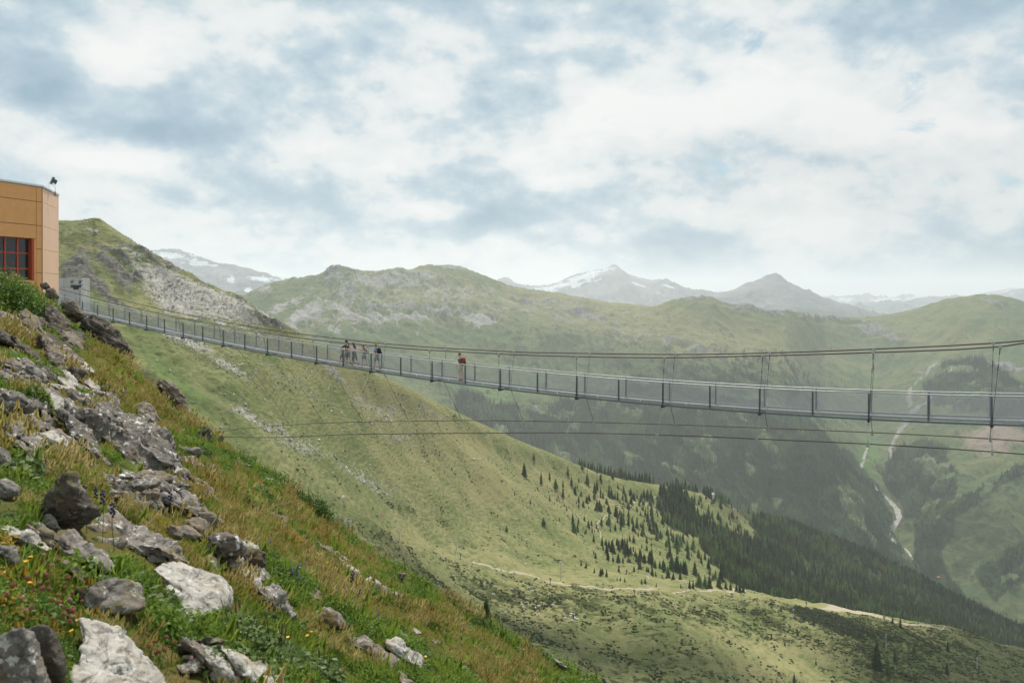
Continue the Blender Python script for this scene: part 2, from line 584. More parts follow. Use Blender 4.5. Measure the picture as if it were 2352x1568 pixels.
# ================================================================== FAR VALLEY
FAR = [
    (150, [(1020, 2900), (970, 3000), (920, 3100), (870, 3250), (820, 3400), (770, 3700), (740, 4100), (820, 4800)]),
    (400, [(1000, 2900), (950, 3000), (900, 3100), (850, 3250), (800, 3400), (745, 3700), (712, 4100), (800, 4800)]),
    (540, [(900, 3000), (860, 3100), (820, 3200), (780, 3300), (750, 3450), (715, 3700), (692, 4100), (760, 4800)]),
    (575, [(905, 3000), (862, 3100), (822, 3200), (782, 3300), (748, 3470), (709, 3740), (685, 4120), (755, 4800)]),
    (630, [(930, 2950), (880, 3050), (840, 3150), (790, 3300), (745, 3500), (700, 3800), (662, 4200), (740, 4900)]),
    (704, [(980, 2900), (920, 3000), (860, 3100), (800, 3300), (745, 3550), (695, 3850), (650, 4200), (730, 4900)]),
    (741, [(1000, 2880), (930, 3000), (866, 3120), (800, 3320), (740, 3570), (688, 3870), (644, 4200), (715, 4900)]),
    (755, [(1008, 2870), (934, 3000), (868, 3130), (800, 3330), (738, 3580), (683, 3880), (632, 4200), (710, 4900)]),
    (786, [(1020, 2850), (940, 3000), (870, 3150), (800, 3350), (735, 3600), (675, 3900), (621, 4200), (700, 4900)]),
    (849, [(1035, 2830), (950, 3000), (880, 3170), (808, 3400), (742, 3650), (678, 3970), (629, 4300), (700, 5000)]),
    (907, [(1050, 2800), (960, 3000), (890, 3200), (815, 3450), (750, 3700), (680, 4050), (624, 4400), (700, 5100)]),
    (923, [(1055, 2800), (964, 3000), (893, 3200), (818, 3450), (752, 3710), (681, 4060), (621, 4430), (700, 5100)]),
    (939, [(1060, 2800), (968, 3000), (897, 3200), (822, 3450), (754, 3720), (682, 4080), (625, 4470), (700, 5100)]),
    (985, [(1080, 2800), (980, 3000), (910, 3200), (835, 3450), (760, 3750), (685, 4150), (614, 4600), (700, 5200)]),
    (1036, [(1092, 2800), (997, 3000), (922, 3200), (843, 3450), (766, 3780), (690, 4210), (616, 4690), (700, 5300)]),
    (1071, [(1100, 2800), (1010, 3000), (930, 3200), (850, 3450), (770, 3800), (695, 4250), (623, 4750), (700, 5400)]),
    (1103, [(1110, 2800), (1022, 2990), (938, 3200), (856, 3450), (775, 3810), (702, 4300), (635, 4830), (710, 5500)]),
    (1173, [(1140, 2800), (1050, 2950), (960, 3200), (870, 3450), (790, 3850), (720, 4400), (662, 5000), (740, 5700)]),
    (1220, [(1155, 2790), (1066, 2940), (972, 3190), (879, 3450), (798, 3870), (727, 4430), (668, 5060), (745, 5760)]),
    (1318, [(1190, 2750), (1100, 2900), (1000, 3150), (900, 3450), (815, 3900), (745, 4500), (684, 5200), (760, 5900)]),
    (1450, [(1220, 2750), (1140, 2900), (1030, 3150), (930, 3450), (840, 3900), (765, 4500), (703, 5200), (780, 5900)]),
    (1500, [(1232, 2750), (1152, 2890), (1042, 3140), (940, 3430), (848, 3880), (770, 4460), (706, 5050), (778, 5800)]),
    (1536, [(1245, 2750), (1165, 2880), (1055, 3120), (952, 3420), (856, 3860), (774, 4430), (697, 4980), (775, 5700)]),
    (1575, [(1260, 2750), (1180, 2850), (1070, 3100), (965, 3400), (865, 3850), (778, 4400), (689, 4900), (770, 5600)]),
    (1623, [(1280, 2730), (1195, 2850), (1085, 3090), (978, 3390), (874, 3850), (786, 4420), (689, 4950), (775, 5650)]),
    (1698, [(1310, 2700), (1220, 2850), (1110, 3080), (1000, 3380), (890, 3850), (800, 4450), (710, 5100), (790, 5800)]),
    (1759, [(1335, 2700), (1235, 2850), (1126, 3080), (1018, 3360), (910, 3830), (810, 4450), (719, 5150), (795, 5900)]),
    (1800, [(1360, 2700), (1250, 2850), (1140, 3070), (1035, 3350), (930, 3800), (820, 4450), (721, 5200), (800, 6000)]),
    (1850, [(1390, 2700), (1265, 2850), (1150, 3070), (1038, 3380), (945, 4000), (835, 4700), (725, 5500), (805, 6300)]),
    (1900, [(1420, 2700), (1280, 2850), (1160, 3080), (1038, 3450), (960, 4300), (850, 5000), (728, 5800), (810, 6600)]),
    (1980, [(1460, 2700), (1300, 2870), (1190, 3100), (1088, 3600), (1000, 4300), (870, 5000), (731, 5900), (810, 6600)]),
    (2050, [(1480, 2600), (1320, 2900), (1235, 3300), (1130, 3600), (1030, 4050), (880, 4750), (723, 5800), (800, 6500)]),
    (2120, [(1500, 2600), (1330, 2950), (1240, 3200), (1130, 3450), (1010, 3850), (870, 4550), (707, 5600), (790, 6300)]),
    (2176, [(1518, 2560), (1360, 2860), (1253, 3110), (1136, 3360), (1010, 3760), (864, 4430), (692, 5420), (784, 6100)]),
    (2211, [(1530, 2550), (1380, 2800), (1260, 3050), (1140, 3300), (1010, 3700), (860, 4350), (684, 5300), (780, 6000)]),
    (2281, [(1553, 2510), (1412, 2680), (1284, 2890), (1148, 3180), (1002, 3580), (852, 4230), (682, 5220), (780, 5900)]),
    (2307, [(1563, 2500), (1423, 2640), (1292, 2840), (1151, 3140), (1001, 3540), (851, 4190), (689, 5190), (781, 5900)]),
    (2352, [(1580, 2470), (1432, 2610), (1296, 2810), (1156, 3110), (1005, 3520), (852, 4170), (701, 5140), (790, 5850)]),
    (2450, [(1620, 2440), (1455, 2570), (1310, 2770), (1166, 3070), (1014, 3490), (858, 4140), (720, 5080), (805, 5800)]),
    (2750, [(1720, 2400), (1520, 2500), (1365, 2750), (1215, 3050), (1050, 3450), (890, 4100), (765, 5000), (850, 5700)]),
]
_ts = np.concatenate([np.linspace(0, 6, 330, endpoint=False), np.linspace(6, 7, 16)])
_xs = np.linspace(150, 2750, 880)
far = Loft(FAR, _xs, _ts)
STREAM = [(1915, 985), (1925, 1010), (1931, 1035), (1950, 1050)]
STREAM2 = [(1994, 1025), (1986, 1046), (1977, 1078), (1995, 1100), (2017, 1126), (2030, 1137), (2045, 1153), (2060, 1170),
           (2066, 1191), (2051, 1213), (2045, 1234), (2063, 1249), (2085, 1267), (2106, 1295), (2118, 1313), (2135, 1335)]
x, y, X, Y = far.x, far.y, far.X, far.Y
wx = x + 18 * fbm(X / 260, Y / 260, o=4, seed=3)
wy = y + 14 * fbm(X / 260, Y / 260, o=4, seed=9)
FOREST_L = [(1040, 905), (1130, 930), (1210, 955), (1300, 925), (1450, 905), (1560, 885), (1700, 930), (1820, 975), (1905, 1022), (1937, 1052),
            (1974, 1082), (2012, 1130), (2052, 1195), (2036, 1236), (2085, 1300), (2130, 1345), (2100, 1420), (1900, 1420), (1600, 1300), (1300, 1160), (1060, 1040)]
FOREST_R1 = [(2125, 905), (2170, 850), (2260, 845), (2352, 905), (2750, 960), (2750, 1020), (2352, 985), (2240, 960), (2160, 945)]
FOREST_R2 = [(2016, 1080), (2060, 1040), (2120, 1020), (2170, 1035), (2200, 1090), (2190, 1150), (2130, 1200), (2078, 1205), (2078, 1170), (2040, 1135)]
FOREST_R3 = [(2085, 1215), (2150, 1195), (2230, 1165), (2352, 1060), (2750, 1040), (2750, 1110), (2352, 1100), (2200, 1210), (2160, 1290), (2180, 1340), (2250, 1400), (2352, 1445), (2750, 1560), (2750, 1640), (2300, 1560), (2120, 1420), (2128, 1345), (2100, 1285)]
FOREST_R4 = [(2240, 1330), (2352, 1230), (2750, 1150), (2750, 1300), (2352, 1330), (2290, 1390)]
sparse = [(1560, 860, 120, 22, 8, .5), (1680, 880, 120, 25, 10, .6), (1760, 850, 70, 25, 10, .5), (1800, 950, 80, 40, 20, .6), (1490, 890, 80, 20, 0, .5), (1110, 935, 60, 18, 10, .5), (1900, 900, 70, 20, 0, .35)]
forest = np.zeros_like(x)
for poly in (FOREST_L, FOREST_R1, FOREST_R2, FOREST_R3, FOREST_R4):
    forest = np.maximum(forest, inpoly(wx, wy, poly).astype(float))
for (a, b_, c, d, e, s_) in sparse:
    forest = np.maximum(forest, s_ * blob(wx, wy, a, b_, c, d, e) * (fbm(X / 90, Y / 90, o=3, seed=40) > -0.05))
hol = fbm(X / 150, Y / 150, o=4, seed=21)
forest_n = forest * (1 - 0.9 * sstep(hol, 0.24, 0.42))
rocky = sstep(hol, 0.2, 0.4) * forest
scree = np.zeros_like(x)
for (cx_, cy_, rx, ry, an, st) in [(900, 650, 190, 28, 3, .5), (1000, 690, 260, 50, 4, .38), (850, 700, 140, 60, 20, .35), (700, 740, 60, 25, -35, .6), (660, 720, 80, 14, -30, .6),
                                   (800, 735, 90, 12, 25, .7), (870, 745, 40, 10, 20, .6), (930, 748, 60, 8, 3, .7), (1095, 745, 50, 14, 20, .7), (600, 680, 40, 20, 20, .5),
                                   (1200, 725, 180, 40, 10, .3), (760, 770, 40, 20, 40, .5), (1040, 625, 90, 14, 5, .4), (1150, 700, 90, 10, 15, .4)]:
    scree = np.maximum(scree, st * blob(wx, wy, cx_, cy_, rx, ry, an) * 1.25)
streaks = sstep(np.sin((wx * 0.9 - wy * 0.45) * 0.11 + 6 * fbm(X / 300, Y / 300, o=3, seed=5)), 0.75, 1.0) * blob(x, y, 850, 745, 260, 75)
scree = np.maximum(scree, 0.62 * streaks)
for ln, wd_ in ((((2190, 870), (2130, 930), (2070, 1000), (2035, 1060)), 5), (((2140, 850), (2105, 900), (2080, 935)), 4), (((1835, 975), (1860, 1010), (1880, 1050)), 2.2), (((1838, 1200), (1853, 1240), (1866, 1268)), 2.6)):
    scree = np.maximum(scree, 0.9 * np.exp(-(polydist(wx, wy, ln) / wd_) ** 2))
crag = np.zeros_like(x)
for (cx_, cy_, rx, ry, an, st) in [(755, 645, 60, 28, 50, .6), (800, 690, 70, 40, 60, .45), (1000, 730, 280, 26, 4, .42), (880, 725, 60, 14, 0, .5), (1330, 740, 120, 14, 8, .5), (1240, 705, 120, 8, 10, .55),
                                   (1590, 690, 40, 6, 0, .9), (1740, 722, 80, 5, 6, .9), (1900, 740, 90, 6, 2, .7), (2010, 770, 60, 10, 4, .75), (2040, 790, 50, 8, 0, .6), (1560, 800, 200, 25, 12, .4),
                                   (2300, 860, 90, 10, 14, .6), (2290, 700, 50, 8, 12, .6), (1850, 1100, 40, 60, 20, .5), (1700, 1060, 60, 40, 20, .35), (1780, 950, 80, 40, 20, .35), (2120, 880, 60, 30, -40, .35)]:
    crag = np.maximum(crag, st * blob(wx, wy, cx_, cy_, rx, ry, an) * 1.3)
crag = np.maximum(crag, 0.28 * blob(x, y, 1050, 720, 420, 90))
crag = np.maximum(crag, 0.32 * rocky * (hol > 0.33))
dry_sunlit = 0.35 + 0.55 * blob(x, y, 1480, 740, 330, 60, 8) + 0.35 * blob(x, y, 1620, 790, 300, 40, 12) + 0.3 * blob(x, y, 2150, 740, 150, 60) + 0.25 * blob(x, y, 950, 680, 250, 60)
lush = 0.55 * blob(wx, wy, 1950, 880, 110, 60) + 0.8 * blob(wx, wy, 1995, 1060, 24, 60, -20) + 0.6 * blob(wx, wy, 1180, 880, 180, 60) + 0.5 * blob(x, y, 1580, 705, 60, 12) + \
    0.7 * blob(wx, wy, 2142, 1305, 26, 34) + 0.35 * blob(wx, wy, 2250, 1150, 90, 60, -40) + 0.4 * blob(x, y, 2230, 690, 50, 10) + 0.5 * blob(x, y, 1130, 960, 50, 40) + 0.45 * blob(x, y, 690, 720, 60, 50)
soil = 0.68 * blob(wx, wy, 2270, 1005, 75, 32, -14) + 0.5 * blob(wx, wy, 2130, 1130, 25, 40, -40) + 0.5 * blob(wx, wy, 2330, 1015, 70, 30)
shrub = 0.30 + 0.3 * blob(x, y, 1600, 880, 300, 60, 10) + 0.35 * blob(x, y, 2250, 1250, 160, 120) + 0.2 * blob(x, y, 1300, 830, 200, 60)
path = np.zeros_like(x)
# relief: gullies and benches in metres
amp = np.clip(far.t / 1.5, 0.2, 1) * np.where(far.t > 5.6, np.clip((6.4 - far.t) / 0.8, 0.25, 1), 1)
Zd = 46 * fbm(X / 620, Y / 620, o=3, seed=50) + 44 * fbm(X / 150, Y / 150, o=5, gain=0.55, seed=51, ridged=True) * (0.6 + crag + 0.3 * forest)
Zd -= 30 * np.exp(-(polydist(x, y, STREAM2[2:]) / 16) ** 2) * 0.3
gl = np.sin((wx * 0.8 - wy * 0.55) / 26 + 4 * fbm(X / 500, Y / 500, o=3, seed=60))
Zd += (8 + 13 * np.clip(crag + scree, 0, 1)) * fbm(X / 55, Y / 90, o=5, gain=.6, seed=57, ridged=True)
Zd += 9 * gl * blob(x, y, 820, 730, 260, 90) + 10 * crag * fbm(X / 40, Y / 40, far.Z / 40, o=4, seed=52)
gr = np.sin((wx * 0.75 + wy * 1.0) / 30 + 3 * fbm(X / 400, Y / 400, o=3, seed=61))
Zd += 14 * gr * blob(x, y, 2260, 1150, 170, 180)
far.Z = far.Z + Zd * amp
far_attr = dict(scree=scree, crag=crag, dry_sunlit=dry_sunlit, lush=np.clip(lush, 0, 1), soil=soil, shrub=shrub, path=path, forest=forest_n)
far_me = mesh_np('valley_terrain', far.verts(), far.faces(), [M_far], True, {k: v.ravel() for k, v in far_attr.items()})
o = tag(link('valley_terrain', far_me), 'hazy mountain range and forested valley walls beyond the footbridge', None, None, 'structure')
far.finish()

# stream bed winding through the valley
M_gravel, n, b = newmat('stream_gravel', (0.5, 0.47, 0.42), 0.9)
n.put(b.inputs['Base Color'], n.ramp(n.noise(n.node('ShaderNodeTexCoord').outputs['Object'], 0.09, 5, 0.7), [(0.35, (0.22, 0.22, 0.20)), (0.5, (0.36, 0.34, 0.31)), (0.68, (0.52, 0.50, 0.46))]))


def ribbon(name, lft, line, width, m, lift, sub=5, seed=1):
    pts = []
    for (a, b2), (c, d) in zip(line[:-1], line[1:]):
        for k in range(sub):
            t = k / sub
            p = lft.hit(a + (c - a) * t, b2 + (d - b2) * t)
            if p is not None:
                pts.append(p.copy())
    V, T = [], []
    for i, p in enumerate(pts):
        q = pts[min(i + 1, len(pts) - 1)] - pts[max(i - 1, 0)]
        s = Vector((q.y, -q.x, 0)).normalized()
        wv = width(i / max(1, len(pts) - 1)) * (0.75 + 0.5 * random.random())
        for k in (-1, -.33, .33, 1):
            a = p + s * wv * k
            g = lft.drop(a.x, a.y)
            a.z = (g.z if g is not None and abs(g.z - p.z) < 25 else p.z) + lift
            V.append(a)
        if i:
            o_ = (i - 1) * 4
            for k in range(3):
                T.append((o_ + k, o_ + k + 1, o_ + k + 5, o_ + k + 4))
    return link(name, mesh_np(name, V, T, [m], True))


tag(ribbon('stream', far, STREAM2, lambda t: 4 + 8 * math.sin(min(1, t * 1.25) * 3.0), M_gravel, 1.5), 'pale gravel stream winding down the wooded valley floor', None, None, 'structure')

# ================================================================== DISTANT PEAKS
M_peak, n, b = newmat('peak_rock_hazed', rough=0.95, spec=0.05)
pos = n.node('ShaderNodeTexCoord').outputs['Object']
pn1 = n.noise(pos, 1 / 500, 6, 0.65)
pcol = n.ramp(pn1, [(0.35, (0.12, 0.138, 0.145)), (0.55, (0.18, 0.195, 0.20)), (0.7, (0.26, 0.27, 0.27))])  # paler, bluer rock tones with distance haze put into the colour
pcol = n.mix(n.step(n.math('ADD', n.attr('snow'), n.math('MULTIPLY', n.math('SUBTRACT', n.noise(n.vmath('MULTIPLY', pos, (1, 1, 1.8)), 1 / 190, 7, 0.72), 0.5), 3.0)), 0.5, 0.6), pcol, (0.50, 0.535, 0.57))
pcol = n.mix(n.step(n.math('ADD', n.attr('green'), n.math('MULTIPLY', n.math('SUBTRACT', pn1, 0.5), 1.2)), 0.35, 0.7), pcol, (0.10, 0.13, 0.06))
n.put(b.inputs['Base Color'], pcol)
n.put(b.inputs['Normal'], n.bump(n.noise(pos, 1 / 120, 6, 0.65), 0.8, 40))


def peak(name, label, ridge, depth, base_y, run, seed, snow=(), green=0.0, rough=1.0):
    xs = np.linspace(ridge[0][0], ridge[-1][0], int((ridge[-1][0] - ridge[0][0]) / 2.2) + 8)
    ry = pchip(np.array([p[0] for p in ridge], float), np.array([p[1] for p in ridge], float), xs)
    nt = 70
    ts = np.linspace(-0.35, 1, nt)                  # 0 ridge, 1 base towards the viewer
    T = np.broadcast_to(ts[:, None], (nt, len(xs)))
    Yd = depth - run * T
    zr = (HZ - ry) / FL * depth
    zb = (HZ - base_y) / FL * (depth - run)
    f = np.where(T >= 0, np.abs(T) ** 0.85, np.abs(T) * 1.6)
    Z = zr[None, :] * (1 - f) + zb * f
    Xx = np.broadcast_to(((xs - W_ / 2) / FL * depth)[None, :], T.shape)
    s = depth / 11000.0
    edge = np.clip(np.abs(T) * 3 + 0.06, 0, 1)
    # ribs run down the flank
    Z = Z + rough * edge * (230 * s * fbm(Xx / (700 * s), Yd / (1500 * s), o=5, gain=0.55, seed=seed, ridged=True) - 60 * s) + 22 * rough * s * fbm(Xx / 90, Yd / 90, o=3, seed=seed + 5)
    sn = np.zeros_like(Z)
    Px = Xx / Yd * FL + W_ / 2
    Py = HZ - Z / Yd * FL
    for (a, b_, c, d, e, k) in snow:
        sn = np.maximum(sn, k * blob(Px, Py, a, b_, c, d, e))
    gr_ = green * np.clip(T, 0, 1)
    V = np.stack([Xx, Yd, Z], -1).reshape(-1, 3)
    i = np.arange(V.shape[0]).reshape(nt, -1)
    F = np.stack([i[:-1, :-1], i[1:, :-1], i[1:, 1:], i[:-1, 1:]], -1).reshape(-1, 4)
    o = link(name, mesh_np(name, V, F, [M_peak], True, dict(snow=sn.ravel(), green=gr_.ravel())))
    return tag(o, label, None, None, 'structure')


peak('mountain', 'hazy mountain with broad snowfields behind the left ridge', [(180, 720), (300, 600), (340, 577), (372, 573), (400, 571), (430, 579), (470, 593), (495, 602), (530, 607), (560, 614), (610, 627), (655, 640), (676, 637), (690, 645), (720, 660), (800, 700)],
     8800, 730, 1500, 101, [(400, 588, 55, 9, 6, 1.0), (460, 602, 50, 7, 14, .95), (440, 606, 30, 5, 10, .8), (600, 640, 40, 7, 8, 1.0), (640, 645, 35, 5, 6, .8), (530, 640, 10, 12, 60, .7), (660, 648, 25, 4, 4, .7)])
peak('mountain', 'low rocky hill beyond the left ridge', [(400, 760), (500, 700), (545, 668), (570, 658), (600, 653), (640, 655), (680, 652), (720, 650), (760, 655), (830, 690)], 5600, 740, 900, 111, [(575, 668, 14, 6, 10, .7)], 0.5, 0.6)
peak('mountain', 'pointed snow-streaked peak on the centre skyline', [(1060, 690), (1130, 650), (1150, 640), (1163, 637), (1185, 650), (1215, 657), (1250, 655), (1275, 650), (1310, 636), (1340, 626), (1370, 620), (1398, 613), (1411, 607), (1425, 617), (1445, 630), (1470, 638), (1500, 643), (1525, 641), (1550, 652), (1575, 665), (1610, 674), (1640, 678), (1700, 700), (1760, 720)],
     13200, 730, 2400, 121, [(1385, 620, 36, 5, -14, 1.0), (1340, 636, 55, 9, -20, 1.0), (1290, 655, 55, 6, -12, 1.0), (1255, 662, 60, 4, -4, .9), (1330, 655, 60, 6, -16, .75), (1470, 655, 40, 3, 22, .85), (1500, 668, 25, 3, 14, .7), (1408, 617, 8, 8, 0, .7), (1240, 667, 60, 4, 0, .8)])
peak('mountain', 'small dark peak to the right of the pointed snowy one', [(1450, 690), (1490, 660), (1510, 650), (1527, 640), (1545, 650), (1570, 662), (1600, 671), (1625, 670), (1650, 680), (1720, 700)], 12300, 720, 1200, 131, [(1540, 659, 18, 3, 20, .8)])
peak('mountain', 'pyramid shaped grey mountain right of centre', [(1560, 740), (1600, 690), (1640, 680), (1680, 666), (1710, 652), (1740, 641), (1762, 631), (1778, 626), (1792, 634), (1812, 648), (1840, 661), (1870, 680), (1895, 697), (1920, 712), (1950, 726), (2020, 750)],
     9300, 745, 1600, 141, [], 0.55, 0.75)
peak('mountain', 'pale snowy range on the far right horizon', [(1840, 720), (1900, 690), (1935, 681), (1965, 688), (2000, 690), (2030, 684), (2060, 683), (2090, 675), (2120, 687), (2160, 682), (2200, 680), (2250, 674), (2290, 668), (2330, 662), (2380, 668), (2500, 680), (2700, 700)],
     20000, 735, 3400, 151, [(2040, 690, 50, 7, 0, 1.0), (1940, 688, 25, 6, 0, .8), (2100, 685, 30, 7, 0, .9), (2230, 680, 60, 7, 0, .9), (2330, 670, 30, 6, 0, .8)])
peak('mountain', 'blue-grey ridge behind the grassy dome at right', [(1880, 745), (1930, 712), (1960, 710), (1990, 704), (2040, 702), (2090, 690), (2120, 683), (2160, 681), (2200, 686), (2240, 688), (2300, 676), (2352, 662), (2420, 664), (2600, 690), (2760, 700)],
     14000, 740, 2200, 161, [(2330, 672, 30, 3, -10, .6)])

# ================================================================== ALPINE MEADOW (middle ground)
MID = [
    (-200, [(1300, 150), (1150, 220), (1050, 280), (1000, 310), (900, 360), (760, 430), (640, 500), (540, 620), (620, 800)]),
    (0, [(1300, 155), (1150, 225), (1050, 285), (995, 315), (890, 365), (750, 435), (630, 505), (520, 612), (610, 800)]),
    (135, [(1300, 160), (1150, 230), (1050, 290), (990, 320), (880, 370), (740, 440), (620, 510), (507, 600), (600, 800)]),
    (175, [(1310, 165), (1160, 235), (1060, 295), (995, 325), (885, 372), (745, 440), (620, 510), (508, 590), (600, 790)]),
    (205, [(1316, 168), (1166, 238), (1066, 298), (998, 328), (888, 374), (748, 440), (620, 510), (503, 583), (600, 785)]),
    (220, [(1320, 170), (1170, 240), (1070, 300), (1000, 330), (890, 375), (750, 440), (620, 510), (501, 580), (600, 780)]),
    (255, [(1328, 172), (1180, 243), (1076, 303), (1006, 333), (898, 377), (764, 438), (637, 508), (521, 575), (622, 775)]),
    (300, [(1340, 176), (1190, 247), (1083, 307), (1013, 337), (908, 379), (782, 434), (660, 504), (552, 566), (655, 768)]),
    (340, [(1350, 180), (1200, 250), (1090, 310), (1020, 340), (920, 380), (800, 430), (680, 500), (576, 560), (680, 760)]),
    (400, [(1366, 185), (1216, 255), (1106, 315), (1036, 345), (941, 385), (826, 433), (708, 497), (611, 551), (712, 750)]),
    (450, [(1380, 190), (1230, 260), (1120, 320), (1050, 350), (960, 390), (850, 440), (735, 495), (640, 545), (740, 740)]),
    (560, [(1410, 200), (1270, 270), (1160, 340), (1090, 370), (1000, 410), (890, 450), (780, 500), (690, 540), (790, 740)]),
    (640, [(1435, 213), (1300, 288), (1184, 358), (1114, 393), (1026, 434), (920, 474), (820, 518), (740, 553), (832, 750)]),
    (690, [(1450, 220), (1320, 300), (1200, 370), (1130, 410), (1040, 450), (940, 490), (850, 530), (770, 565), (860, 760)]),
    (760, [(1470, 228), (1342, 312), (1214, 390), (1147, 435), (1061, 478), (968, 518), (881, 557), (803, 593), (888, 795)]),
    (850, [(1500, 240), (1370, 330), (1230, 420), (1170, 470), (1090, 520), (1010, 560), (930, 600), (850, 640), (930, 850)]),
    (1000, [(1540, 250), (1400, 370), (1265, 500), (1210, 550), (1130, 600), (1060, 650), (990, 700), (923, 755), (1000, 950)]),
    (1100, [(1580, 260), (1430, 400), (1290, 530), (1240, 590), (1165, 650), (1095, 700), (1030, 760), (970, 820), (1050, 1020)]),
    (1250, [(1650, 260), (1470, 400), (1330, 540), (1285, 620), (1210, 710), (1145, 790), (1090, 860), (1036, 930), (1110, 1130)]),
    (1400, [(1750, 260), (1520, 400), (1345, 550), (1305, 640), (1240, 760), (1185, 860), (1140, 960), (1093, 1045), (1160, 1250)]),
    (1550, [(1800, 270), (1540, 400), (1354, 565), (1325, 680), (1265, 820), (1210, 950), (1165, 1060), (1120, 1140), (1190, 1350)]),
    (1640, [(1825, 275), (1550, 405), (1361, 577), (1343, 720), (1291, 875), (1234, 1015), (1182, 1140), (1140, 1250), (1225, 1450)]),
    (1700, [(1850, 280), (1560, 410), (1370, 590), (1362, 760), (1320, 930), (1260, 1080), (1210, 1220), (1172, 1330), (1260, 1550)]),
    (1850, [(1880, 290), (1580, 420), (1392, 610), (1400, 800), (1357, 1000), (1299, 1200), (1249, 1380), (1217, 1480), (1310, 1700)]),
    (2000, [(1900, 300), (1600, 430), (1413, 640), (1432, 830), (1402, 1030), (1357, 1250), (1312, 1430), (1275, 1560), (1380, 1780)]),
    (2170, [(1920, 310), (1640, 440), (1442, 660), (1475, 830), (1456, 1020), (1423, 1220), (1393, 1400), (1360, 1560), (1470, 1780)]),
    (2352, [(1950, 320), (1680, 450), (1500, 650), (1545, 820), (1527, 980), (1498, 1180), (1474, 1350), (1450, 1520), (1570, 1750)]),
    (2750, [(2100, 330), (1800, 450), (1660, 640), (1700, 800), (1700, 950), (1670, 1150), (1640, 1300), (1620, 1480), (1720, 1700)]),
]
_ts = np.concatenate([np.linspace(0, 1, 60, endpoint=False), np.linspace(1, 7, 370, endpoint=False), np.linspace(7, 8, 16)])
_xs = np.linspace(-200, 2750, 1060)
mid = Loft(MID, _xs, _ts)
x, y, X, Y, T_ = mid.x, mid.y, mid.X, mid.Y, mid.t
wx = x + 16 * fbm(X / 40, Y / 40, o=4, seed=13)
wy = y + 10 * fbm(X / 40, Y / 40, o=4, seed=19)
near = (T_ < 2.05)
FOREST_M = [(1517, 1137), (1562, 1118), (1592, 1158), (1600, 1182), (1637, 1220), (1678, 1231), (1740, 1243), (1722, 1206), (1704, 1174), (1656, 1155), (1611, 1136), (1643, 1128),
            (1670, 1130), (1777, 1150), (1952, 1210), (2050, 1260), (2150, 1320), (2400, 1420), (2800, 1560), (2800, 1720), (2400, 1560), (2200, 1500), (2100, 1470), (1952, 1440), (1885, 1420),
            (1777, 1385), (1718, 1358), (1678, 1335), (1656, 1306), (1616, 1263), (1602, 1241), (1535, 1206), (1509, 1171)]
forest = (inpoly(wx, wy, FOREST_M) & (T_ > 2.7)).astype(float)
scree = np.zeros_like(x)
for (cx_, cy_, rx, ry, an, st) in [(420, 685, 190, 52, 30, .8), (520, 715, 130, 44, 25, .78), (330, 640, 60, 16, 35, .5), (600, 715, 80, 30, 25, .5), (300, 590, 60, 14, 35, .5), (440, 660, 60, 12, 30, .6), (215, 540, 40, 9, 15, .5),
                                   (420, 790, 110, 14, 28, .6), (520, 850, 80, 12, 25, .5), (640, 790, 90, 20, 22, .38), (760, 860, 80, 14, 35, .5), (860, 930, 130, 30, 28, .42), (980, 960, 80, 15, 28, .36), (560, 960, 60, 18, 30, .55),
                                   (700, 1040, 110, 30, 22, .42), (830, 1105, 110, 24, 22, .40), (620, 990, 90, 14, 20, .5), (910, 1000, 100, 15, 25, .34), (700, 900, 120, 20, 25, .3)]:
    scree = np.maximum(scree, st * blob(wx, wy, cx_, cy_, rx, ry, an) * 1.1)
crag = np.zeros_like(x)
for (cx_, cy_, rx, ry, an, st) in [(185, 630, 35, 40, 35, .8), (262, 640, 62, 18, 42, 1.0), (215, 655, 60, 14, 42, .9), (240, 690, 60, 12, 40, .9), (160, 650, 25, 40, 20, .8), (270, 600, 60, 12, 40, .75), (300, 655, 26, 14, 20, 1.0),
                                   (330, 590, 60, 9, 36, .8), (480, 662, 60, 6, 32, .6), (570, 698, 50, 7, 32, .55), (625, 752, 46, 12, 16, 1.0), (680, 762, 30, 8, 25, .7), (200, 600, 30, 14, 40, .6), (390, 615, 50, 7, 34, .6), (300, 730, 40, 8, 40, .7)]:
    crag = np.maximum(crag, st * blob(wx, wy, cx_, cy_, rx, ry, an) * 1.1)
dry_sunlit = 0.43 + 0.35 * blob(x, y, 860, 900, 200, 40, 30) + 0.3 * blob(x, y, 1100, 1090, 260, 80, 20) + 0.26 * np.exp(-((T_ - 2.1) / .35) ** 2) * (x > 900) + 0.35 * blob(x, y, 1800, 1500, 200, 70) + 0.2 * blob(x, y, 220, 560, 80, 40) + 0.25 * blob(x, y, 1200, 1430, 220, 90)  # upper stripe and lower right patch: sunlight put into the dry grass colour
lush = 0.5 * blob(wx, wy, 350, 830, 90, 30, 38) + 0.5 * blob(wx, wy, 450, 930, 120, 26, 38) + 0.5 * blob(wx, wy, 330, 720, 90, 7, 42) + 0.5 * blob(wx, wy, 640, 850, 90, 14, 25) + 0.75 * blob(x, y, 1540, 1300, 70, 12, 8) + 0.5 * blob(x, y, 1420, 1215, 70, 16, 8) + \
    0.6 * blob(x, y, 1620, 1205, 60, 30) + 0.6 * blob(x, y, 1720, 1160, 40, 10, 10) * (T_ > 5) + 0.7 * blob(x, y, 2020, 1425, 140, 12, 8) * (np.abs(T_ - 2.2) < .3) + 0.5 * blob(x, y, 1560, 1110, 50, 10) + 0.45 * blob(x, y, 940, 1235, 70, 18, 10)
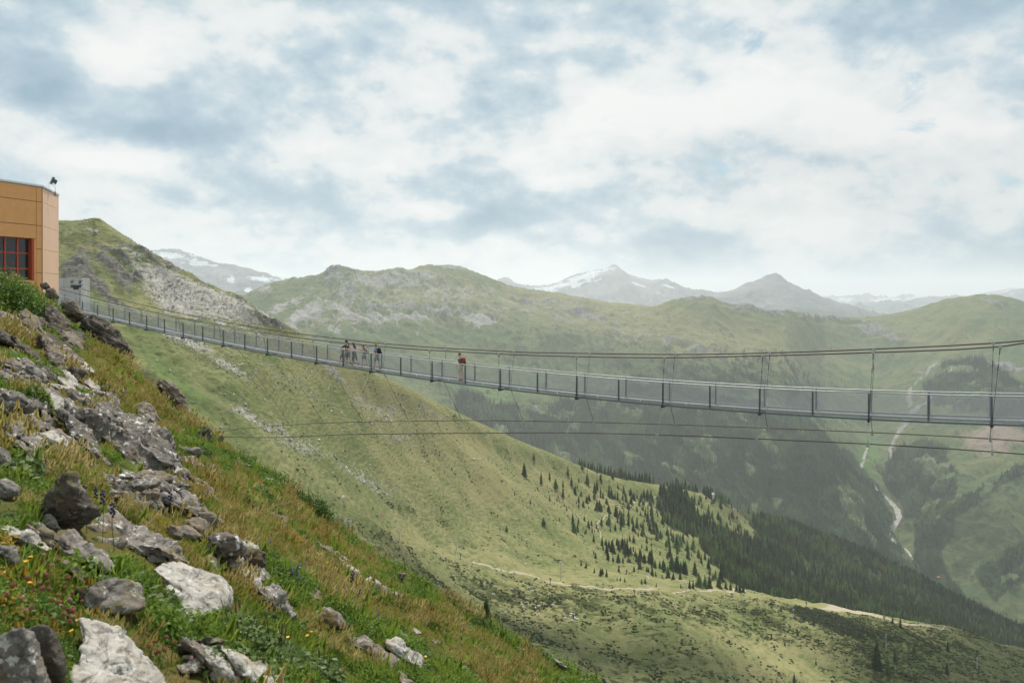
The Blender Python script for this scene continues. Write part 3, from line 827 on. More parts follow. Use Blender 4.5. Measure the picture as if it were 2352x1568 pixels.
shrub = np.where(near, 0.44, 0.28) + 0.3 * blob(wx, wy, 1880, 1420, 120, 22, 12) * (T_ < 1.99) + 0.22 * blob(wx, wy, 2020, 1480, 180, 60) + 0.24 * blob(wx, wy, 1250, 1380, 160, 14, 8) * near + 0.2 * blob(wx, wy, 1000, 1190, 200, 8, 18) + 0.2 * blob(wx, wy, 1150, 1270, 140, 8, 12)
shrub = shrub - 0.35 * np.exp(-((T_ - 2.12) / .2) ** 2) * (x > 900) - 0.3 * blob(x, y, 1800, 1520, 130, 50)
soil = 0.6 * blob(wx, wy, 1560, 1366, 40, 6) + 0.4 * blob(wx, wy, 1700, 1290, 30, 10) + 0.55 * blob(wx, wy, 890, 1190, 40, 5, 8) + 0.6 * blob(wx, wy, 1690, 1182, 40, 12, 20) * (T_ > 5.5)
PATHS = [([(1085, 1293), (1150, 1310), (1230, 1326), (1300, 1343), (1400, 1358), (1500, 1364)], 1.9), ([(1500, 1364), (1640, 1362), (1720, 1368)], 1.2), ([(1720, 1368), (1860, 1392), (1990, 1412), (2090, 1432), (2165, 1447), (2178, 1441)], 1.6),
         ([(1585, 1113), (1572, 1125), (1560, 1140), (1570, 1160)], 1.6), ([(1560, 1135), (1500, 1142), (1470, 1160), (1440, 1170)], 1.3), ([(1400, 1185), (1372, 1200), (1380, 1225), (1390, 1250), (1405, 1275)], 1.4), ([(1470, 1310), (1480, 1325), (1490, 1338)], 1.6)]
path = np.zeros_like(x)
for ln, wd_ in PATHS:
    ok = np.where(ln[0][1] > 1290, (T_ < 2.6) & (T_ > 1.4), T_ > 3)
    path = np.maximum(path, .95 * np.exp(-(polydist(x + 3 * fbm(X / 20, Y / 20, o=2, seed=77), y, ln) / (wd_ * .95)) ** 2) * ok)
# relief in metres
ridgefade = np.where(T_ > 6.5, np.clip((7.0 - T_) / 0.5, 0.0, 1), 1) * np.clip(T_ * 2, 0, 1)
leftm = sstep(-x, -760, -560)
Zd = 9 * fbm(X / 130, Y / 130, o=4, seed=30) * ridgefade
Zd += (2.2 + 1.8 * leftm) * fbm(X / 34, Y / 34, o=4, gain=.55, seed=31, ridged=True) * ridgefade
# ribs and hollows running down the fall line
ca_, cb_ = X * .62 - Y * .78, X * .78 + Y * .62
rib = fbm(cb_ / 15 + .8 * fbm(X / 50, Y / 50, o=2, seed=41), ca_ / 85, o=4, gain=.55, seed=42)
Zd += 1.3 * rib * ridgefade * np.where(near, .55, 1.0)
shrub = shrub - .22 * rib
lush = lush - .25 * rib * leftm
# gullies running down the left flank
g2 = np.sin((wx * 0.62 - wy * 0.78) / 9.0 + 5 * fbm(X / 90, Y / 90, o=3, seed=33))
Zd += 1.3 * g2 * leftm * blob(x, y, 420, 880, 260, 150)
# terracettes: narrow steps following the contour
tz = mid.Z / 3.1 + 2.2 * fbm(X / 30, Y / 30, o=4, seed=34)
ter = np.abs((tz % 1.0) - 0.5) * 2
Zd += np.where(near, 0.75, 0.42) * (ter - .5) * (1 - 0.8 * np.exp(-((T_ - 2.12) / .18) ** 2) * (x > 900)) * (1 - .6 * leftm)
Zd += np.where(near, 0.9, 0.5) * fbm(X / 6, Y / 6, o=3, seed=35)
Zd += crag * 6 * fbm(X / 14, Y / 14, mid.Z / 14, o=4, gain=.6, seed=36, ridged=True) * np.where(T_ > 6.8, .6, 1)
Zd += 0.9 * scree * fbm(X / 3, Y / 3, o=2, seed=37)
Zd += 1.8 * leftm * fbm(X / 10, Y / 10, o=4, seed=38) * np.exp(-((T_ - 7) / .35) ** 2) * sstep(x, 260, 420)
mid.Z = mid.Z + Zd
shrub = shrub + 0.16 * (0.5 - ter) * near
dry_sunlit = dry_sunlit + 0.3 * (ter - .5)
mid_attr = dict(scree=scree, crag=crag, dry_sunlit=dry_sunlit, lush=np.clip(lush, 0, 1), soil=soil, shrub=shrub, path=path, forest=forest)
mid_me = mesh_np('alpine_meadow', mid.verts(), mid.faces(), [M_mid], True, {k: v.ravel() for k, v in mid_attr.items()})
tag(link('alpine_meadow', mid_me), 'steep alpine pasture below the footbridge with rocky ridge and ski run', None, None, 'structure')
mid.finish()

# base ground far below everything
M_base = simple('valley_ground', (0.06, 0.075, 0.035), 0.95, scale=0.002)
mb = MB()
mb.add([(-45000, -6000, -1420), (45000, -6000, -1420), (45000, 48000, -1420), (-45000, 48000, -1420)], [(0, 1, 2, 3)])
tag(mb.build('ground', M_base), 'valley ground reaching to the horizon', None, None, 'structure')

# ================================================================== HAZE
M_haze = bpy.data.materials.new('haze_air')
M_haze.use_nodes = True
ht = M_haze.node_tree
ht.nodes.clear()
ho = ht.nodes.new('ShaderNodeOutputMaterial')
hv = ht.nodes.new('ShaderNodeVolumePrincipled')
hv.inputs['Color'].default_value = (0.94, 0.975, 1.0, 1)
hv.inputs['Density'].default_value = 0.000065
hv.inputs['Anisotropy'].default_value = 0.25
ht.links.new(hv.outputs[0], ho.inputs['Volume'])
mb = MB()
mb.box((0, 21000, -400), (92000, 56000, 2050))
hz = tag(mb.build('haze', M_haze), 'pale summer haze filling the valley air', None, None, 'stuff')

# ================================================================== SHADE_CLOUDS OVERHEAD (out of view, added to shade parts of the slopes)
M_cloud, n, b = newmat('shade_cloud_white', (0.85, 0.86, 0.88), 1.0, spec=0.0)


def cloud(cx_, cy_, cz_, rx, ry, rz_, seed, rot=0.0):
    nu, nv = 84, 40
    th = np.linspace(0.02, math.pi - 0.02, nv)[:, None]
    ph = np.linspace(0, 2 * math.pi, nu, endpoint=False)[None, :]
    d = np.stack([np.sin(th) * np.cos(ph), np.sin(th) * np.sin(ph), np.cos(th) * np.ones_like(ph)], -1).reshape(-1, 3)
    k = 1 + 0.75 * fbm(d[:, 0] * 1.6 + seed, d[:, 1] * 1.6, d[:, 2] * 1.6, o=5, gain=.55, seed=seed)
    P = d * k[:, None] * np.array([rx, ry, rz_])
    P[:, 2] = np.where(P[:, 2] < 0, P[:, 2] * 0.45, P[:, 2])
    a = R(rot)
    P = np.stack([P[:, 0] * math.cos(a) - P[:, 1] * math.sin(a), P[:, 0] * math.sin(a) + P[:, 1] * math.cos(a), P[:, 2]], -1) + np.array([cx_, cy_, cz_])
    i = np.arange(nu * nv).reshape(nv, nu)
    j = np.roll(i, -1, axis=1)
    F = np.stack([i[:-1], i[1:], j[1:], j[:-1]], -1).reshape(-1, 4)
    return link('cloud', mesh_np('cloud', P, F, [M_cloud], True))


def shade_at(P, h):
    """centre of a cloud at height h whose shadow falls on P"""
    t = (h - P[2]) / SUN.z
    return (P[0] + SUN.x * t, P[1] + SUN.y * t, h)


SHADE_CLOUDS = [  # shadow centre on the ground, cloud height, radii, rotation
    ((470, 470, -300), 2500, (205, 150, 70), 35, 3),          # lower right corner of the meadow
    ((1400, 2000, -800), 2500, (800, 600, 150), 20, 8),       # spruce spur and lower valley
    ((40, 405, -190), 2500, (105, 30, 30), 10, 29),           # bank below the ski run
]
for P, h, r, rot, sd in SHADE_CLOUDS:
    c = shade_at(P, h)
    tag(cloud(*c, *r, sd, rot), 'unseen cloud drifting high over the valley', None, 'unseen shade clouds', 'structure')

# ================================================================== FOREGROUND HILLSIDE
SIL = [(-900, 480), (-400, 575), (-200, 610), (0, 680), (60, 700), (130, 742), (200, 784), (260, 815), (290, 842), (340, 893), (430, 958), (520, 1024), (600, 1085), (680, 1146), (750, 1206), (850, 1276), (940, 1326),
       (1000, 1368), (1100, 1432), (1200, 1495), (1290, 1545), (1390, 1588), (1480, 1635), (1600, 1705), (1900, 1880)]
YSK = [(-900, 19), (0, 17), (290, 17), (520, 15), (750, 14), (1000, 12.5), (1200, 12), (1390, 12), (1900, 12)]
EYE = 1.75
_u = np.linspace(-1.15, 0.42, 470)
_px = _u * FL + W_ / 2
_sil = pchip([p[0] for p in SIL], np.array([p[1] for p in SIL], float), _px)
_vs = (HZ - _sil) / FL
_Ys = np.interp(_px, [p[0] for p in YSK], [p[1] for p in YSK])
_Y = np.concatenate([np.geomspace(1.15, 26, 330), np.linspace(26.4, 75, 40)])


def rel(Yg, Ys):
    t = np.maximum(0, Yg - 0.74 * Ys)
    return -EYE / Yg - 0.06 * t * t / Yg


_fine = np.geomspace(1.2, 40, 1500)
_A = _vs - np.array([rel(_fine, ys).max() for ys in _Ys])
Yg = np.broadcast_to(_Y[:, None], (len(_Y), len(_u)))
Ug = np.broadcast_to(_u[None, :], Yg.shape)
Xg = Ug * Yg
Zg = (_A[None, :] + rel(Yg, _Ys[None, :])) * Yg
Zg = Zg + 0.11 * fbm(Xg / 1.9, Yg / 1.9, o=3, seed=70) + 0.05 * fbm(Xg / 0.5, Yg / 0.5, o=3, seed=71)
# a hummock with dwarf shrubs at the upper left
hum = np.exp(-(((Xg + 9.6) / 1.7) ** 2 + ((Yg - 13.6) / 2.0) ** 2))
Zg = Zg + 0.35 * hum
gV = np.stack([Xg, Yg, Zg], -1).reshape(-1, 3)
i = np.arange(gV.shape[0]).reshape(Yg.shape)
gF = np.stack([i[:-1, :-1], i[:-1, 1:], i[1:, 1:], i[1:, :-1]], -1).reshape(-1, 4)
M_soil, n, b = newmat('turf_soil', rough=0.95, spec=0.05)
pos = n.node('ShaderNodeTexCoord').outputs['Object']
a1 = n.noise(pos, 0.9, 5, 0.6); a2 = n.noise(pos, 9.0, 5, 0.65)
c = n.mix(n.step(a1, 0.38, 0.62), (0.07, 0.085, 0.022), (0.105, 0.09, 0.03))
c = n.mix(n.step(a2, 0.5, 0.72), c, (0.05, 0.04, 0.022))
c = n.mix(n.step(n.noise(pos, 2.3, 4, 0.6), 0.6, 0.7), c, (0.11, 0.075, 0.025))
n.put(b.inputs['Base Color'], c)
n.put(b.inputs['Normal'], n.bump(a2, 0.8, 0.05))
tag(link('hillside', mesh_np('hillside', gV, gF, [M_soil], True)), 'steep grassy mountainside in the foreground', None, None, 'structure')
g_bvh = BVHTree.FromPolygons(gV.tolist(), gF.tolist())


def ground_hit(x, y):
    h = g_bvh.ray_cast(Vector((0, 0, 0)), pdir(x, y))
    return h[0], h[1]


def ground_drop(X, Y):
    h = g_bvh.ray_cast(Vector((X, Y, 50)), Vector((0, 0, -1)))
    return h[0], h[1]


def g_Y(x, y):
    """ground distance under pixel; where the pixel is above the brow, the brow's distance"""
    p, nn = ground_hit(x, y)
    ys = float(np.interp(x, [q[0] for q in YSK], [q[1] for q in YSK])) * 0.8
    return min(p.y, ys) if p is not None else ys


# ================================================================== ROCKS
def rockmat(name, base, dark, lichen, moss, warm=0.0):
    m, n, b = newmat(name, rough=0.9, spec=0.12)
    tc = n.node('ShaderNodeTexCoord').outputs['Object']
    rnd = n.node('ShaderNodeObjectInfo').outputs['Random']
    p = n.vmath('ADD', tc, n.vmath('SCALE', (13.0, 7.0, 5.0), None, rnd))
    st = n.vmath('MULTIPLY', p, (0.7, 1.0, 3.2))
    f1 = n.noise(st, 3.0, 7, 0.65, 0.6)
    f2 = n.noise(p, 14.0, 6, 0.7)
    f3 = n.noise(p, 4.0, 5, 0.6)
    lo = tuple(q * 0.62 for q in base); hi = tuple(min(.9, q * 1.25) for q in base)
    col = n.ramp(f1, [(0.3, lo), (0.5, base), (0.7, hi)])
    col = n.mix(n.math('MULTIPLY', n.step(f3, 0.5, 0.66), 0.65), col, (base[0] * 0.95, base[1] * 0.78, base[2] * 0.58))
    col = n.mix(n.math('MULTIPLY', n.step(f2, 0.5, 0.62), dark), col, (0.035, 0.033, 0.03))
    lv = n.noise(p, 13.0, 6, 0.74)
    col = n.mix(n.math('MULTIPLY', n.step(lv, 0.56, 0.62), lichen), col, (0.58, 0.57, 0.53))
    nz = n.node('ShaderNodeSeparateXYZ')
    n.put(nz.inputs[0], n.node('ShaderNodeNewGeometry').outputs['Normal'])
    mk = n.math('MULTIPLY', n.step(n.noise(p, 2.6, 5, 0.6), 0.55, 0.66), n.step(nz.outputs[2], 0.2, 0.7))
    col = n.mix(n.math('MULTIPLY', mk, moss), col, (0.14, 0.115, 0.025))
    n.put(b.inputs['Base Color'], col)
    h = n.math('ADD', n.math('MULTIPLY', f1, 1.0), n.math('MULTIPLY', f2, 0.4))
    n.put(b.inputs['Normal'], n.bump(h, 0.8, 0.05))
    return m


RM = dict(pale=rockmat('rock_pale', (0.37, 0.345, 0.305), 0.6, 0.6, 0.15), grey=rockmat('rock_grey', (0.20, 0.18, 0.158), 0.6, 0.8, 0.5),
          lich=rockmat('rock_lichen', (0.15, 0.135, 0.118), 0.85, 1.0, 0.3), dark=rockmat('rock_dark', (0.095, 0.082, 0.066), 0.5, 0.3, 0.7),
          brown=rockmat('rock_brown', (0.18, 0.15, 0.12), 0.5, 0.5, 0.6))


def subdivide(V, F):
    E = np.concatenate([F[:, [0, 1]], F[:, [1, 2]], F[:, [2, 0]]])
    E.sort(axis=1)
    U, inv = np.unique(E, axis=0, return_inverse=True)
    inv = inv.ravel()
    Vm = (V[U[:, 0]] + V[U[:, 1]]) / 2
    n0, nf = len(V), len(F)
    a, b_, c_ = inv[:nf] + n0, inv[nf:2 * nf] + n0, inv[2 * nf:] + n0
    F2 = np.concatenate([np.stack([F[:, 0], a, c_], 1), np.stack([a, F[:, 1], b_], 1), np.stack([c_, b_, F[:, 2]], 1), np.stack([a, b_, c_], 1)])
    return np.concatenate([V, Vm]), F2


def vnormals(V, F):
    fn = np.cross(V[F[:, 1]] - V[F[:, 0]], V[F[:, 2]] - V[F[:, 0]])
    N = np.zeros_like(V)
    for k in range(3):
        np.add.at(N, F[:, k], fn)
    return N / (np.linalg.norm(N, axis=1, keepdims=True) + 1e-12)


def worley(P, seed=5):
    """cell value and distance to the cell border"""
    b = np.floor(P).astype(np.int64)
    f1 = np.full(len(P), 1e9); f2 = f1.copy(); val = np.zeros(len(P))
    for i in (-1, 0, 1):
        for j in (-1, 0, 1):
            for k in (-1, 0, 1):
                c = b + np.array([i, j, k])
                h = [_hash(c[:, 0], c[:, 1], c[:, 2], seed + q) / 4294967296.0 for q in range(4)]
                d = np.linalg.norm(c + np.stack(h[:3], 1) - P, axis=1)
                n1 = d < f1
                f2 = np.where(n1, f1, np.minimum(f2, d))
                val = np.where(n1, h[3], val)
                f1 = np.where(n1, d, f1)
    return val, f2 - f1


ROCK_TREES = []
STRAT = np.array([0.50, 0.26, 0.83]); STRAT /= np.linalg.norm(STRAT)


def rock(poly, stand, bulge, thick, mat, label, name='rock', rough=1.0, lift=0.0, group=None):
    global ROCK_TREES
    r_ = np.random.default_rng(int(abs(poly[0][0] * 31 + poly[0][1] * 17)) % 99991)
    P = np.array(poly, float)
    # signed area -> make clockwise on screen (counter-clockwise seen from the camera with y up)
    if np.sum(P[:, 0] * np.roll(P[:, 1], -1) - np.roll(P[:, 0], -1) * P[:, 1]) > 0:
        P = P[::-1]
    # extra outline points so that edges break
    Q = []
    for k in range(len(P)):
        a, c_ = P[k], P[(k + 1) % len(P)]
        Q.append(a)
        L = np.hypot(*(c_ - a))
        nn = int(L // 34)
        nrm = np.array([-(c_ - a)[1], (c_ - a)[0]]) / (L + 1e-9)
        for q in range(1, nn + 1):
            Q.append(a + (c_ - a) * q / (nn + 1) + nrm * r_.normal(0, 0.028 * L / (nn + 1) + 1.0))
    P = np.array(Q)
    cen = P.mean(0)
    low = P[P[:, 1] > np.percentile(P[:, 1], 65)].mean(0)
    Yb = g_Y(low[0], min(low[1], 1640)) - lift
    size = math.sqrt((np.ptp(P[:, 0]) * np.ptp(P[:, 1]))) / FL * Yb
    th = thick * size

    def at(px, d):
        return np.array([(px[0] - W_ / 2) / FL * d, d, (HZ - px[1]) / FL * d])
    dep = []
    for p in P:
        yg = g_Y(p[0], min(p[1], 1640))
        dep.append((1 - stand) * yg + stand * Yb)
    dep = np.array(dep) - 0.10 * size - 0.04
    dep = np.clip(dep, Yb - 2.2 * size, Yb + 2.6 * size)
    n = len(P)
    V = [at(P[k], dep[k]) for k in range(n)]
    inner = cen + (P - cen) * 0.58
    dm = dep.mean()
    for k in range(n):
        d = dm + (dep[k] - dm) * 0.58 - bulge * size * (0.7 + 0.6 * r_.random())
        V.append(at(inner[k] + r_.normal(0, 2.0, 2), d))
    V.append(at(cen, dm - bulge * size * (1.0 + 0.3 * r_.random())))
    away = np.array([0.0, 0.8, -0.45])
    for k in range(n):
        V.append(at(cen + (P[k] - cen) * 0.86, dep[k]) + away * th)
    V.append(at(cen, dm) + away * th * 1.25)
    F = []
    for k in range(n):
        k2 = (k + 1) % n
        F += [(k, k2, n + k2), (k, n + k2, n + k), (n + k, n + k2, 2 * n), (k, 2 * n + 1 + k2, k2), (k, 2 * n + 1 + k, 2 * n + 1 + k2), (2 * n + 1 + k2, 2 * n + 1 + k, 3 * n + 1)]
    V = np.array(V); F = np.array(F)
    # face orientation: outward
    c0 = V.mean(0)
    lv = 3 if size > 0.35 else 2
    if size * FL / Yb > 150:
        lv = 4 if n < 14 else 3
    for q_ in range(lv):
        V, F = subdivide(V, F)
        if q_ in (1,):
            for _ in range(2):
                acc = np.zeros_like(V); cn = np.zeros(len(V))
                for a_, b_ in ((0, 1), (1, 2), (2, 0)):
                    np.add.at(acc, F[:, a_], V[F[:, b_]]); np.add.at(cn, F[:, a_], 1)
                V = V + .45 * (acc / cn[:, None] - V)
    if np.sum((V[F[:, 0]] - c0) * np.cross(V[F[:, 1]] - V[F[:, 0]], V[F[:, 2]] - V[F[:, 0]])) < 0:
        F = F[:, ::-1]
    N = vnormals(V, F)
    s = V / max(size, 0.2)
    k1 = fbm(s[:, 0] * 2.2, s[:, 1] * 2.2, s[:, 2] * 2.2, o=4, gain=.55, seed=80)
    q = s @ STRAT * 7.5 + 0.8 * fbm(s[:, 0] * 1.2, s[:, 1] * 1.2, s[:, 2] * 1.2, o=3, seed=81)
    saw = (q % 1.0)
    saw = np.where(saw < 0.8, saw / 0.8, (1 - saw) / 0.2) - 0.5
    k2 = fbm(s[:, 0] * 7, s[:, 1] * 7, s[:, 2] * 7, o=3, gain=.6, seed=82, ridged=True) - 0.4
    cr = fbm(s[:, 0] * 1.5, s[:, 1] * 1.5, s[:, 2] * 1.5, o=2, seed=83)
    cr = -np.exp(-(cr / 0.03) ** 2)
    wc = s + 0.12 * np.stack([k1, -k1, k2], 1)
    pl = wc - 0.62 * (wc @ STRAT)[:, None] * STRAT
    cell, edge = worley(pl * 2.6)
    D = size * rough * (0.042 * k1 + 0.040 * saw + 0.012 * k2 + 0.014 * cr + 0.17 * (cell - .5) * np.clip(edge * 5, 0, 1) - 0.03 * np.exp(-(edge / .05) ** 2))
    V = V + N * D[:, None]
    base = at(low, Yb)
    onm = name.replace(' ', '_')
    me = mesh_np(onm, V - base, F, [RM[mat]], False)
    o = link(onm, me)
    o.location = base
    tag(o, label, name, group, 'thing')
    ROCK_TREES.append(BVHTree.FromPolygons(V.tolist(), F.tolist()))
    return o


def cA(p): return [(x * .293, 344.5 + .293 * y) for x, y in p]
def cB(p): return [(x * .2563, 746.5 + .2563 * y) for x, y in p]
def cC(p): return [(x * .2678, 1148.4 + .2678 * y) for x, y in p]
def cD(p): return [(459.4 + x * .3043, 1091 + .3043 * y) for x, y in p]
def cE(p): return [(1148.4 + x * .3408, 1033.6 + .3408 * y) for x, y in p]


BO = 'boulder'
rock(cA([(610, 1330), (720, 1300), (830, 1345), (900, 1415), (985, 1525), (972, 1572), (900, 1600), (820, 1570), (700, 1460), (630, 1400)]), .8, .25, .8, 'dark', 'dark overhanging boulder at the brow below the bridge end', BO)
rock(cA([(310, 1040), (370, 1033), (384, 1060), (350, 1090), (318, 1075)]), 1, .25, .7, 'brown', 'small brown rock perched highest, against the orange wall')
rock(cA([(350, 1090), (430, 1078), (440, 1130), (400, 1165), (360, 1150)]), 1, .25, .7, 'brown', 'rugged rock just below the perched one by the orange wall')
rock(cA([(465, 1165), (560, 1168), (610, 1215), (640, 1285), (600, 1320), (520, 1300), (470, 1225)]), 1, .3, .8, 'brown', 'dark rugged rock in front of the bridge portal', BO)
rock(cA([(335, 1200), (420, 1190), (480, 1280), (505, 1340), (492, 1430), (430, 1450), (380, 1390), (340, 1290)]), .8, .25, .8, 'dark', 'dark split rock under the mossy hummock', BO)
rock(cA([(450, 1405), (560, 1400), (650, 1470), (635, 1505), (520, 1490)]), .6, .2, .6, 'dark', 'dark slanting rock left of the overhanging boulder')
rock(cB([(100, 380), (130, 348), (230, 415), (312, 490), (290, 508), (130, 440)]), .5, .15, .4, 'grey', 'narrow grey slab lying askew near the left edge in upper grass', 'stone slab')
rock(cB([(270, 360), (380, 348), (500, 440), (510, 492), (400, 496), (310, 424)]), .6, .2, .5, 'dark', 'dark rock left of the little pyramid rock')
rock(cB([(515, 445), (600, 388), (655, 348), (668, 480), (640, 565), (560, 475)]), 1, .2, .6, 'dark', 'small dark pyramid rock above the lichen boulders')
rock(cB([(540, 290), (600, 258), (700, 308), (812, 390), (800, 432), (690, 402), (600, 342)]), .5, .15, .5, 'grey', 'grey slab topmost of the boulder cluster', 'stone slab')
rock(cB([(665, 455), (760, 438), (880, 540), (918, 582), (860, 596), (700, 500)]), .4, .12, .4, 'pale', 'whitish slab beside the little pyramid rock', 'stone slab')
rock(cB([(640, 560), (670, 500), (830, 596), (940, 606), (1012, 640), (930, 655), (840, 662), (650, 584)]), .5, .2, .5, 'grey', 'cracked ledge below the whitish slab', 'stone slab')
rock(cB([(590, 602), (640, 568), (760, 612), (850, 660), (790, 712), (690, 738), (600, 662)]), .8, .22, .6, 'lich', 'wedge of grey rock above the split block')
rock(cB([(318, 662), (420, 622), (540, 638), (552, 702), (500, 772), (440, 742), (330, 702)]), .7, .28, .6, 'pale', 'rounded pale rock with orange moss left of the split block', BO)
rock(cB([(-40, 560), (80, 572), (200, 616), (262, 690), (200, 745), (60, 806), (-40, 800)]), .8, .25, .7, 'lich', 'dark lichen-stained rock cut by the left edge', BO)
rock(cB([(60, 852), (200, 848), (295, 930), (200, 962), (90, 926)]), .6, .2, .5, 'brown', 'brownish rock in shade under the leafy clump near left edge')
rock(cB([(278, 966), (450, 942), (520, 966), (580, 1010), (622, 1052), (560, 1088), (430, 1062), (300, 1002)]), .4, .12, .4, 'pale', 'flat white slab with a broken right edge at left', 'stone slab')
rock(cB([(20, 1050), (90, 1000), (250, 968), (390, 1040), (382, 1104), (200, 1094)]), .5, .15, .5, 'grey', 'grey slab left of the flat white one', 'stone slab')
rock(cB([(-40, 1080), (30, 1100), (70, 1190), (120, 1250), (60, 1290), (-40, 1280)]), .8, .2, .5, 'grey', 'smooth grey rock half out of frame, mid-height', BO)
rock(cB([(-40, 1360), (60, 1380), (160, 1420), (150, 1500), (60, 1560), (-40, 1560)]), .8, .2, .5, 'grey', 'blunt grey rock at the left edge beside the standing stone', BO)
rock(cB([(570, 742), (700, 733), (800, 744), (862, 757), (892, 802), (884, 930), (868, 1052), (740, 1012), (650, 922), (600, 862)]), 1, .16, .7, 'lich', 'square grey block left of the dark cleft', BO)
rock(cB([(905, 800), (800, 690), (890, 652), (960, 688), (1050, 698), (1200, 788), (1330, 858), (1430, 958), (1540, 1088), (1572, 1172), (1440, 1272), (1300, 1372), (1180, 1310), (1060, 1242), (940, 1130), (952, 1060), (925, 950)]), .65, .22, .6, 'lich', 'largest boulder of the cluster, speckled with white lichen', BO, 1.1)
rock(cB([(1180, 722), (1240, 738), (1340, 838), (1480, 956), (1552, 1022), (1534, 1082), (1400, 952), (1260, 832)]), .5, .15, .5, 'grey', 'long slab leaning along the right of the largest boulder', 'stone slab')
rock(cB([(655, 975), (760, 1008), (860, 1110), (962, 1232), (940, 1256), (850, 1202), (770, 1120), (690, 1062)]), .6, .16, .4, 'brown', 'narrow slab tilted in front of the split block', 'stone slab')
rock(cB([(1548, 1082), (1680, 1088), (1802, 1108), (1790, 1150), (1730, 1172), (1580, 1132)]), .9, .15, .5, 'grey', 'flat plank-like stone jutting right of the largest boulder', 'stone slab')
rock(cB([(1570, 1182), (1740, 1176), (1852, 1258), (1802, 1294), (1640, 1256)]), .6, .2, .5, 'brown', 'low mottled rock under the jutting flat stone')
rock(cB([(1848, 1292), (1905, 1238), (1960, 1310), (2004, 1390), (1978, 1398), (1900, 1330)]), .6, .2, .5, 'brown', 'pointed brown rock at the right end of the cluster')
rock(cB([(1548, 1232), (1605, 1226), (1650, 1318), (1714, 1440), (1690, 1474), (1620, 1432), (1560, 1332)]), .8, .16, .5, 'lich', 'upright slab white with lichen at the foot of the cluster', 'stone slab')
rock(cB([(1488, 1362), (1560, 1338), (1640, 1448), (1744, 1520), (1722, 1570), (1600, 1504)]), .7, .2, .5, 'lich', 'lichened rock below the upright white slab')
rock(cB([(885, 1262), (1000, 1256), (1160, 1300), (1304, 1358), (1290, 1384), (1100, 1404), (960, 1316)]), .6, .15, .5, 'grey', 'flat ledge beneath the largest boulder', 'stone slab')
rock(cB([(995, 1462), (1200, 1388), (1360, 1366), (1448, 1400), (1400, 1434), (1240, 1474), (1100, 1486)]), .7, .12, .4, 'grey', 'long plank of stone pointing right below the ledge', 'stone slab')
rock(cB([(960, 1474), (1030, 1368), (1052, 1430), (1022, 1484)]), 1, .2, .5, 'grey', 'small upright shard below the ledge')
rock(cB([(930, 1492), (1060, 1482), (1172, 1498), (1160, 1534), (950, 1556)]), .7, .15, .5, 'grey', 'thin flat stone under the stone plank', 'stone slab')
rock(cB([(1110, 1492), (1260, 1470), (1420, 1490), (1400, 1560), (1250, 1580), (1130, 1560)]), .8, .2, .5, 'brown', 'shaded rock under the right half of the stone plank')
rock(cC([(1350, -60), (1480, -55), (1560, -20), (1700, 50), (1852, 136), (1886, 192), (1832, 266), (1780, 246), (1700, 150), (1560, 78), (1420, 20)]), .6, .2, .5, 'grey', 'large tilted slab right of centre, dark at its lower end', 'stone slab')
rock(cC([(1130, 10), (1230, -10), (1310, 10), (1280, 60), (1180, 90), (1135, 60)]), .8, .2, .5, 'brown', 'small dark-edged rock left of the large tilted slab')
rock([(99, 1199), (104, 1150), (115, 1116), (133, 1085), (151, 1069), (169, 1090), (185, 1116), (198, 1150), (208, 1166), (190, 1198), (150, 1218), (120, 1216)], 1, .2, .5, 'dark', 'dark standing stone with a pointed top', BO)
rock(cC([(372, 110), (420, 120), (470, 200), (505, 245), (440, 255), (375, 200)]), 1, .15, .4, 'grey', 'small grey flake at the foot of the standing stone')
rock(cB([(1778, 952), (1830, 922), (1882, 902), (1886, 970), (1850, 1054), (1800, 1022)]), 1, .2, .5, 'lich', 'pointed pale rock on the grassy brow by the cables')
rock(cB([(1926, 1012), (2008, 976), (1976, 1062), (1934, 1044)]), 1, .2, .5, 'brown', 'smaller pointed rock right of the one by the cables')
rock(cB([(1372, 520), (1420, 480), (1462, 466), (1540, 498), (1612, 600), (1628, 662), (1674, 772), (1600, 724), (1530, 682), (1450, 622), (1400, 582)]), .9, .25, .7, 'brown', 'humped layered boulder standing alone on the brow', BO)
rock(cC([(562, 172), (640, 116), (760, 106), (960, 116), (1150, 168), (1300, 278), (1430, 368), (1540, 460), (1626, 532), (1480, 566), (1340, 524), (1100, 434), (850, 384), (660, 284)]), .35, .14, .4, 'grey', 'long grey slab running down behind the dark flowers', 'stone slab')
rock(cC([(308, 246), (440, 300), (520, 262), (700, 348), (880, 448), (1016, 576), (962, 646), (840, 566), (700, 532), (450, 432), (340, 332)]), .45, .12, .35, 'grey', 'thick slab with a dark undercut right end at lower left', 'stone slab')
rock(cC([(-40, 190), (90, 216), (250, 268), (350, 348), (414, 440), (330, 424), (180, 352), (60, 296), (-40, 310)]), .4, .14, .4, 'pale', 'whitish mossy rock at the left edge above the pink flowers', BO)
rock(cC([(838, 642), (950, 658), (972, 676), (862, 694), (836, 672)]), .6, .2, .4, 'pale', 'small pale stone under the undercut slab')
rock(cC([(735, 752), (800, 690), (950, 673), (1100, 688), (1182, 720), (1214, 822), (1224, 932), (1120, 960), (1000, 972), (880, 988), (760, 984), (738, 882)]), .7, .14, .5, 'grey', 'rounded grey slab with a diagonal crack left of the big white one', BO)
rock(cC([(1286, 576), (1390, 523), (1560, 543), (1680, 568), (1770, 608), (1882, 638), (1964, 700), (1996, 802), (1980, 902), (1850, 960), (1700, 1010), (1560, 1086), (1500, 1062), (1470, 922), (1440, 822), (1430, 742), (1358, 652)]), .45, .12, .4, 'pale', 'big smooth white slab in the lower foreground', 'stone slab', .6)
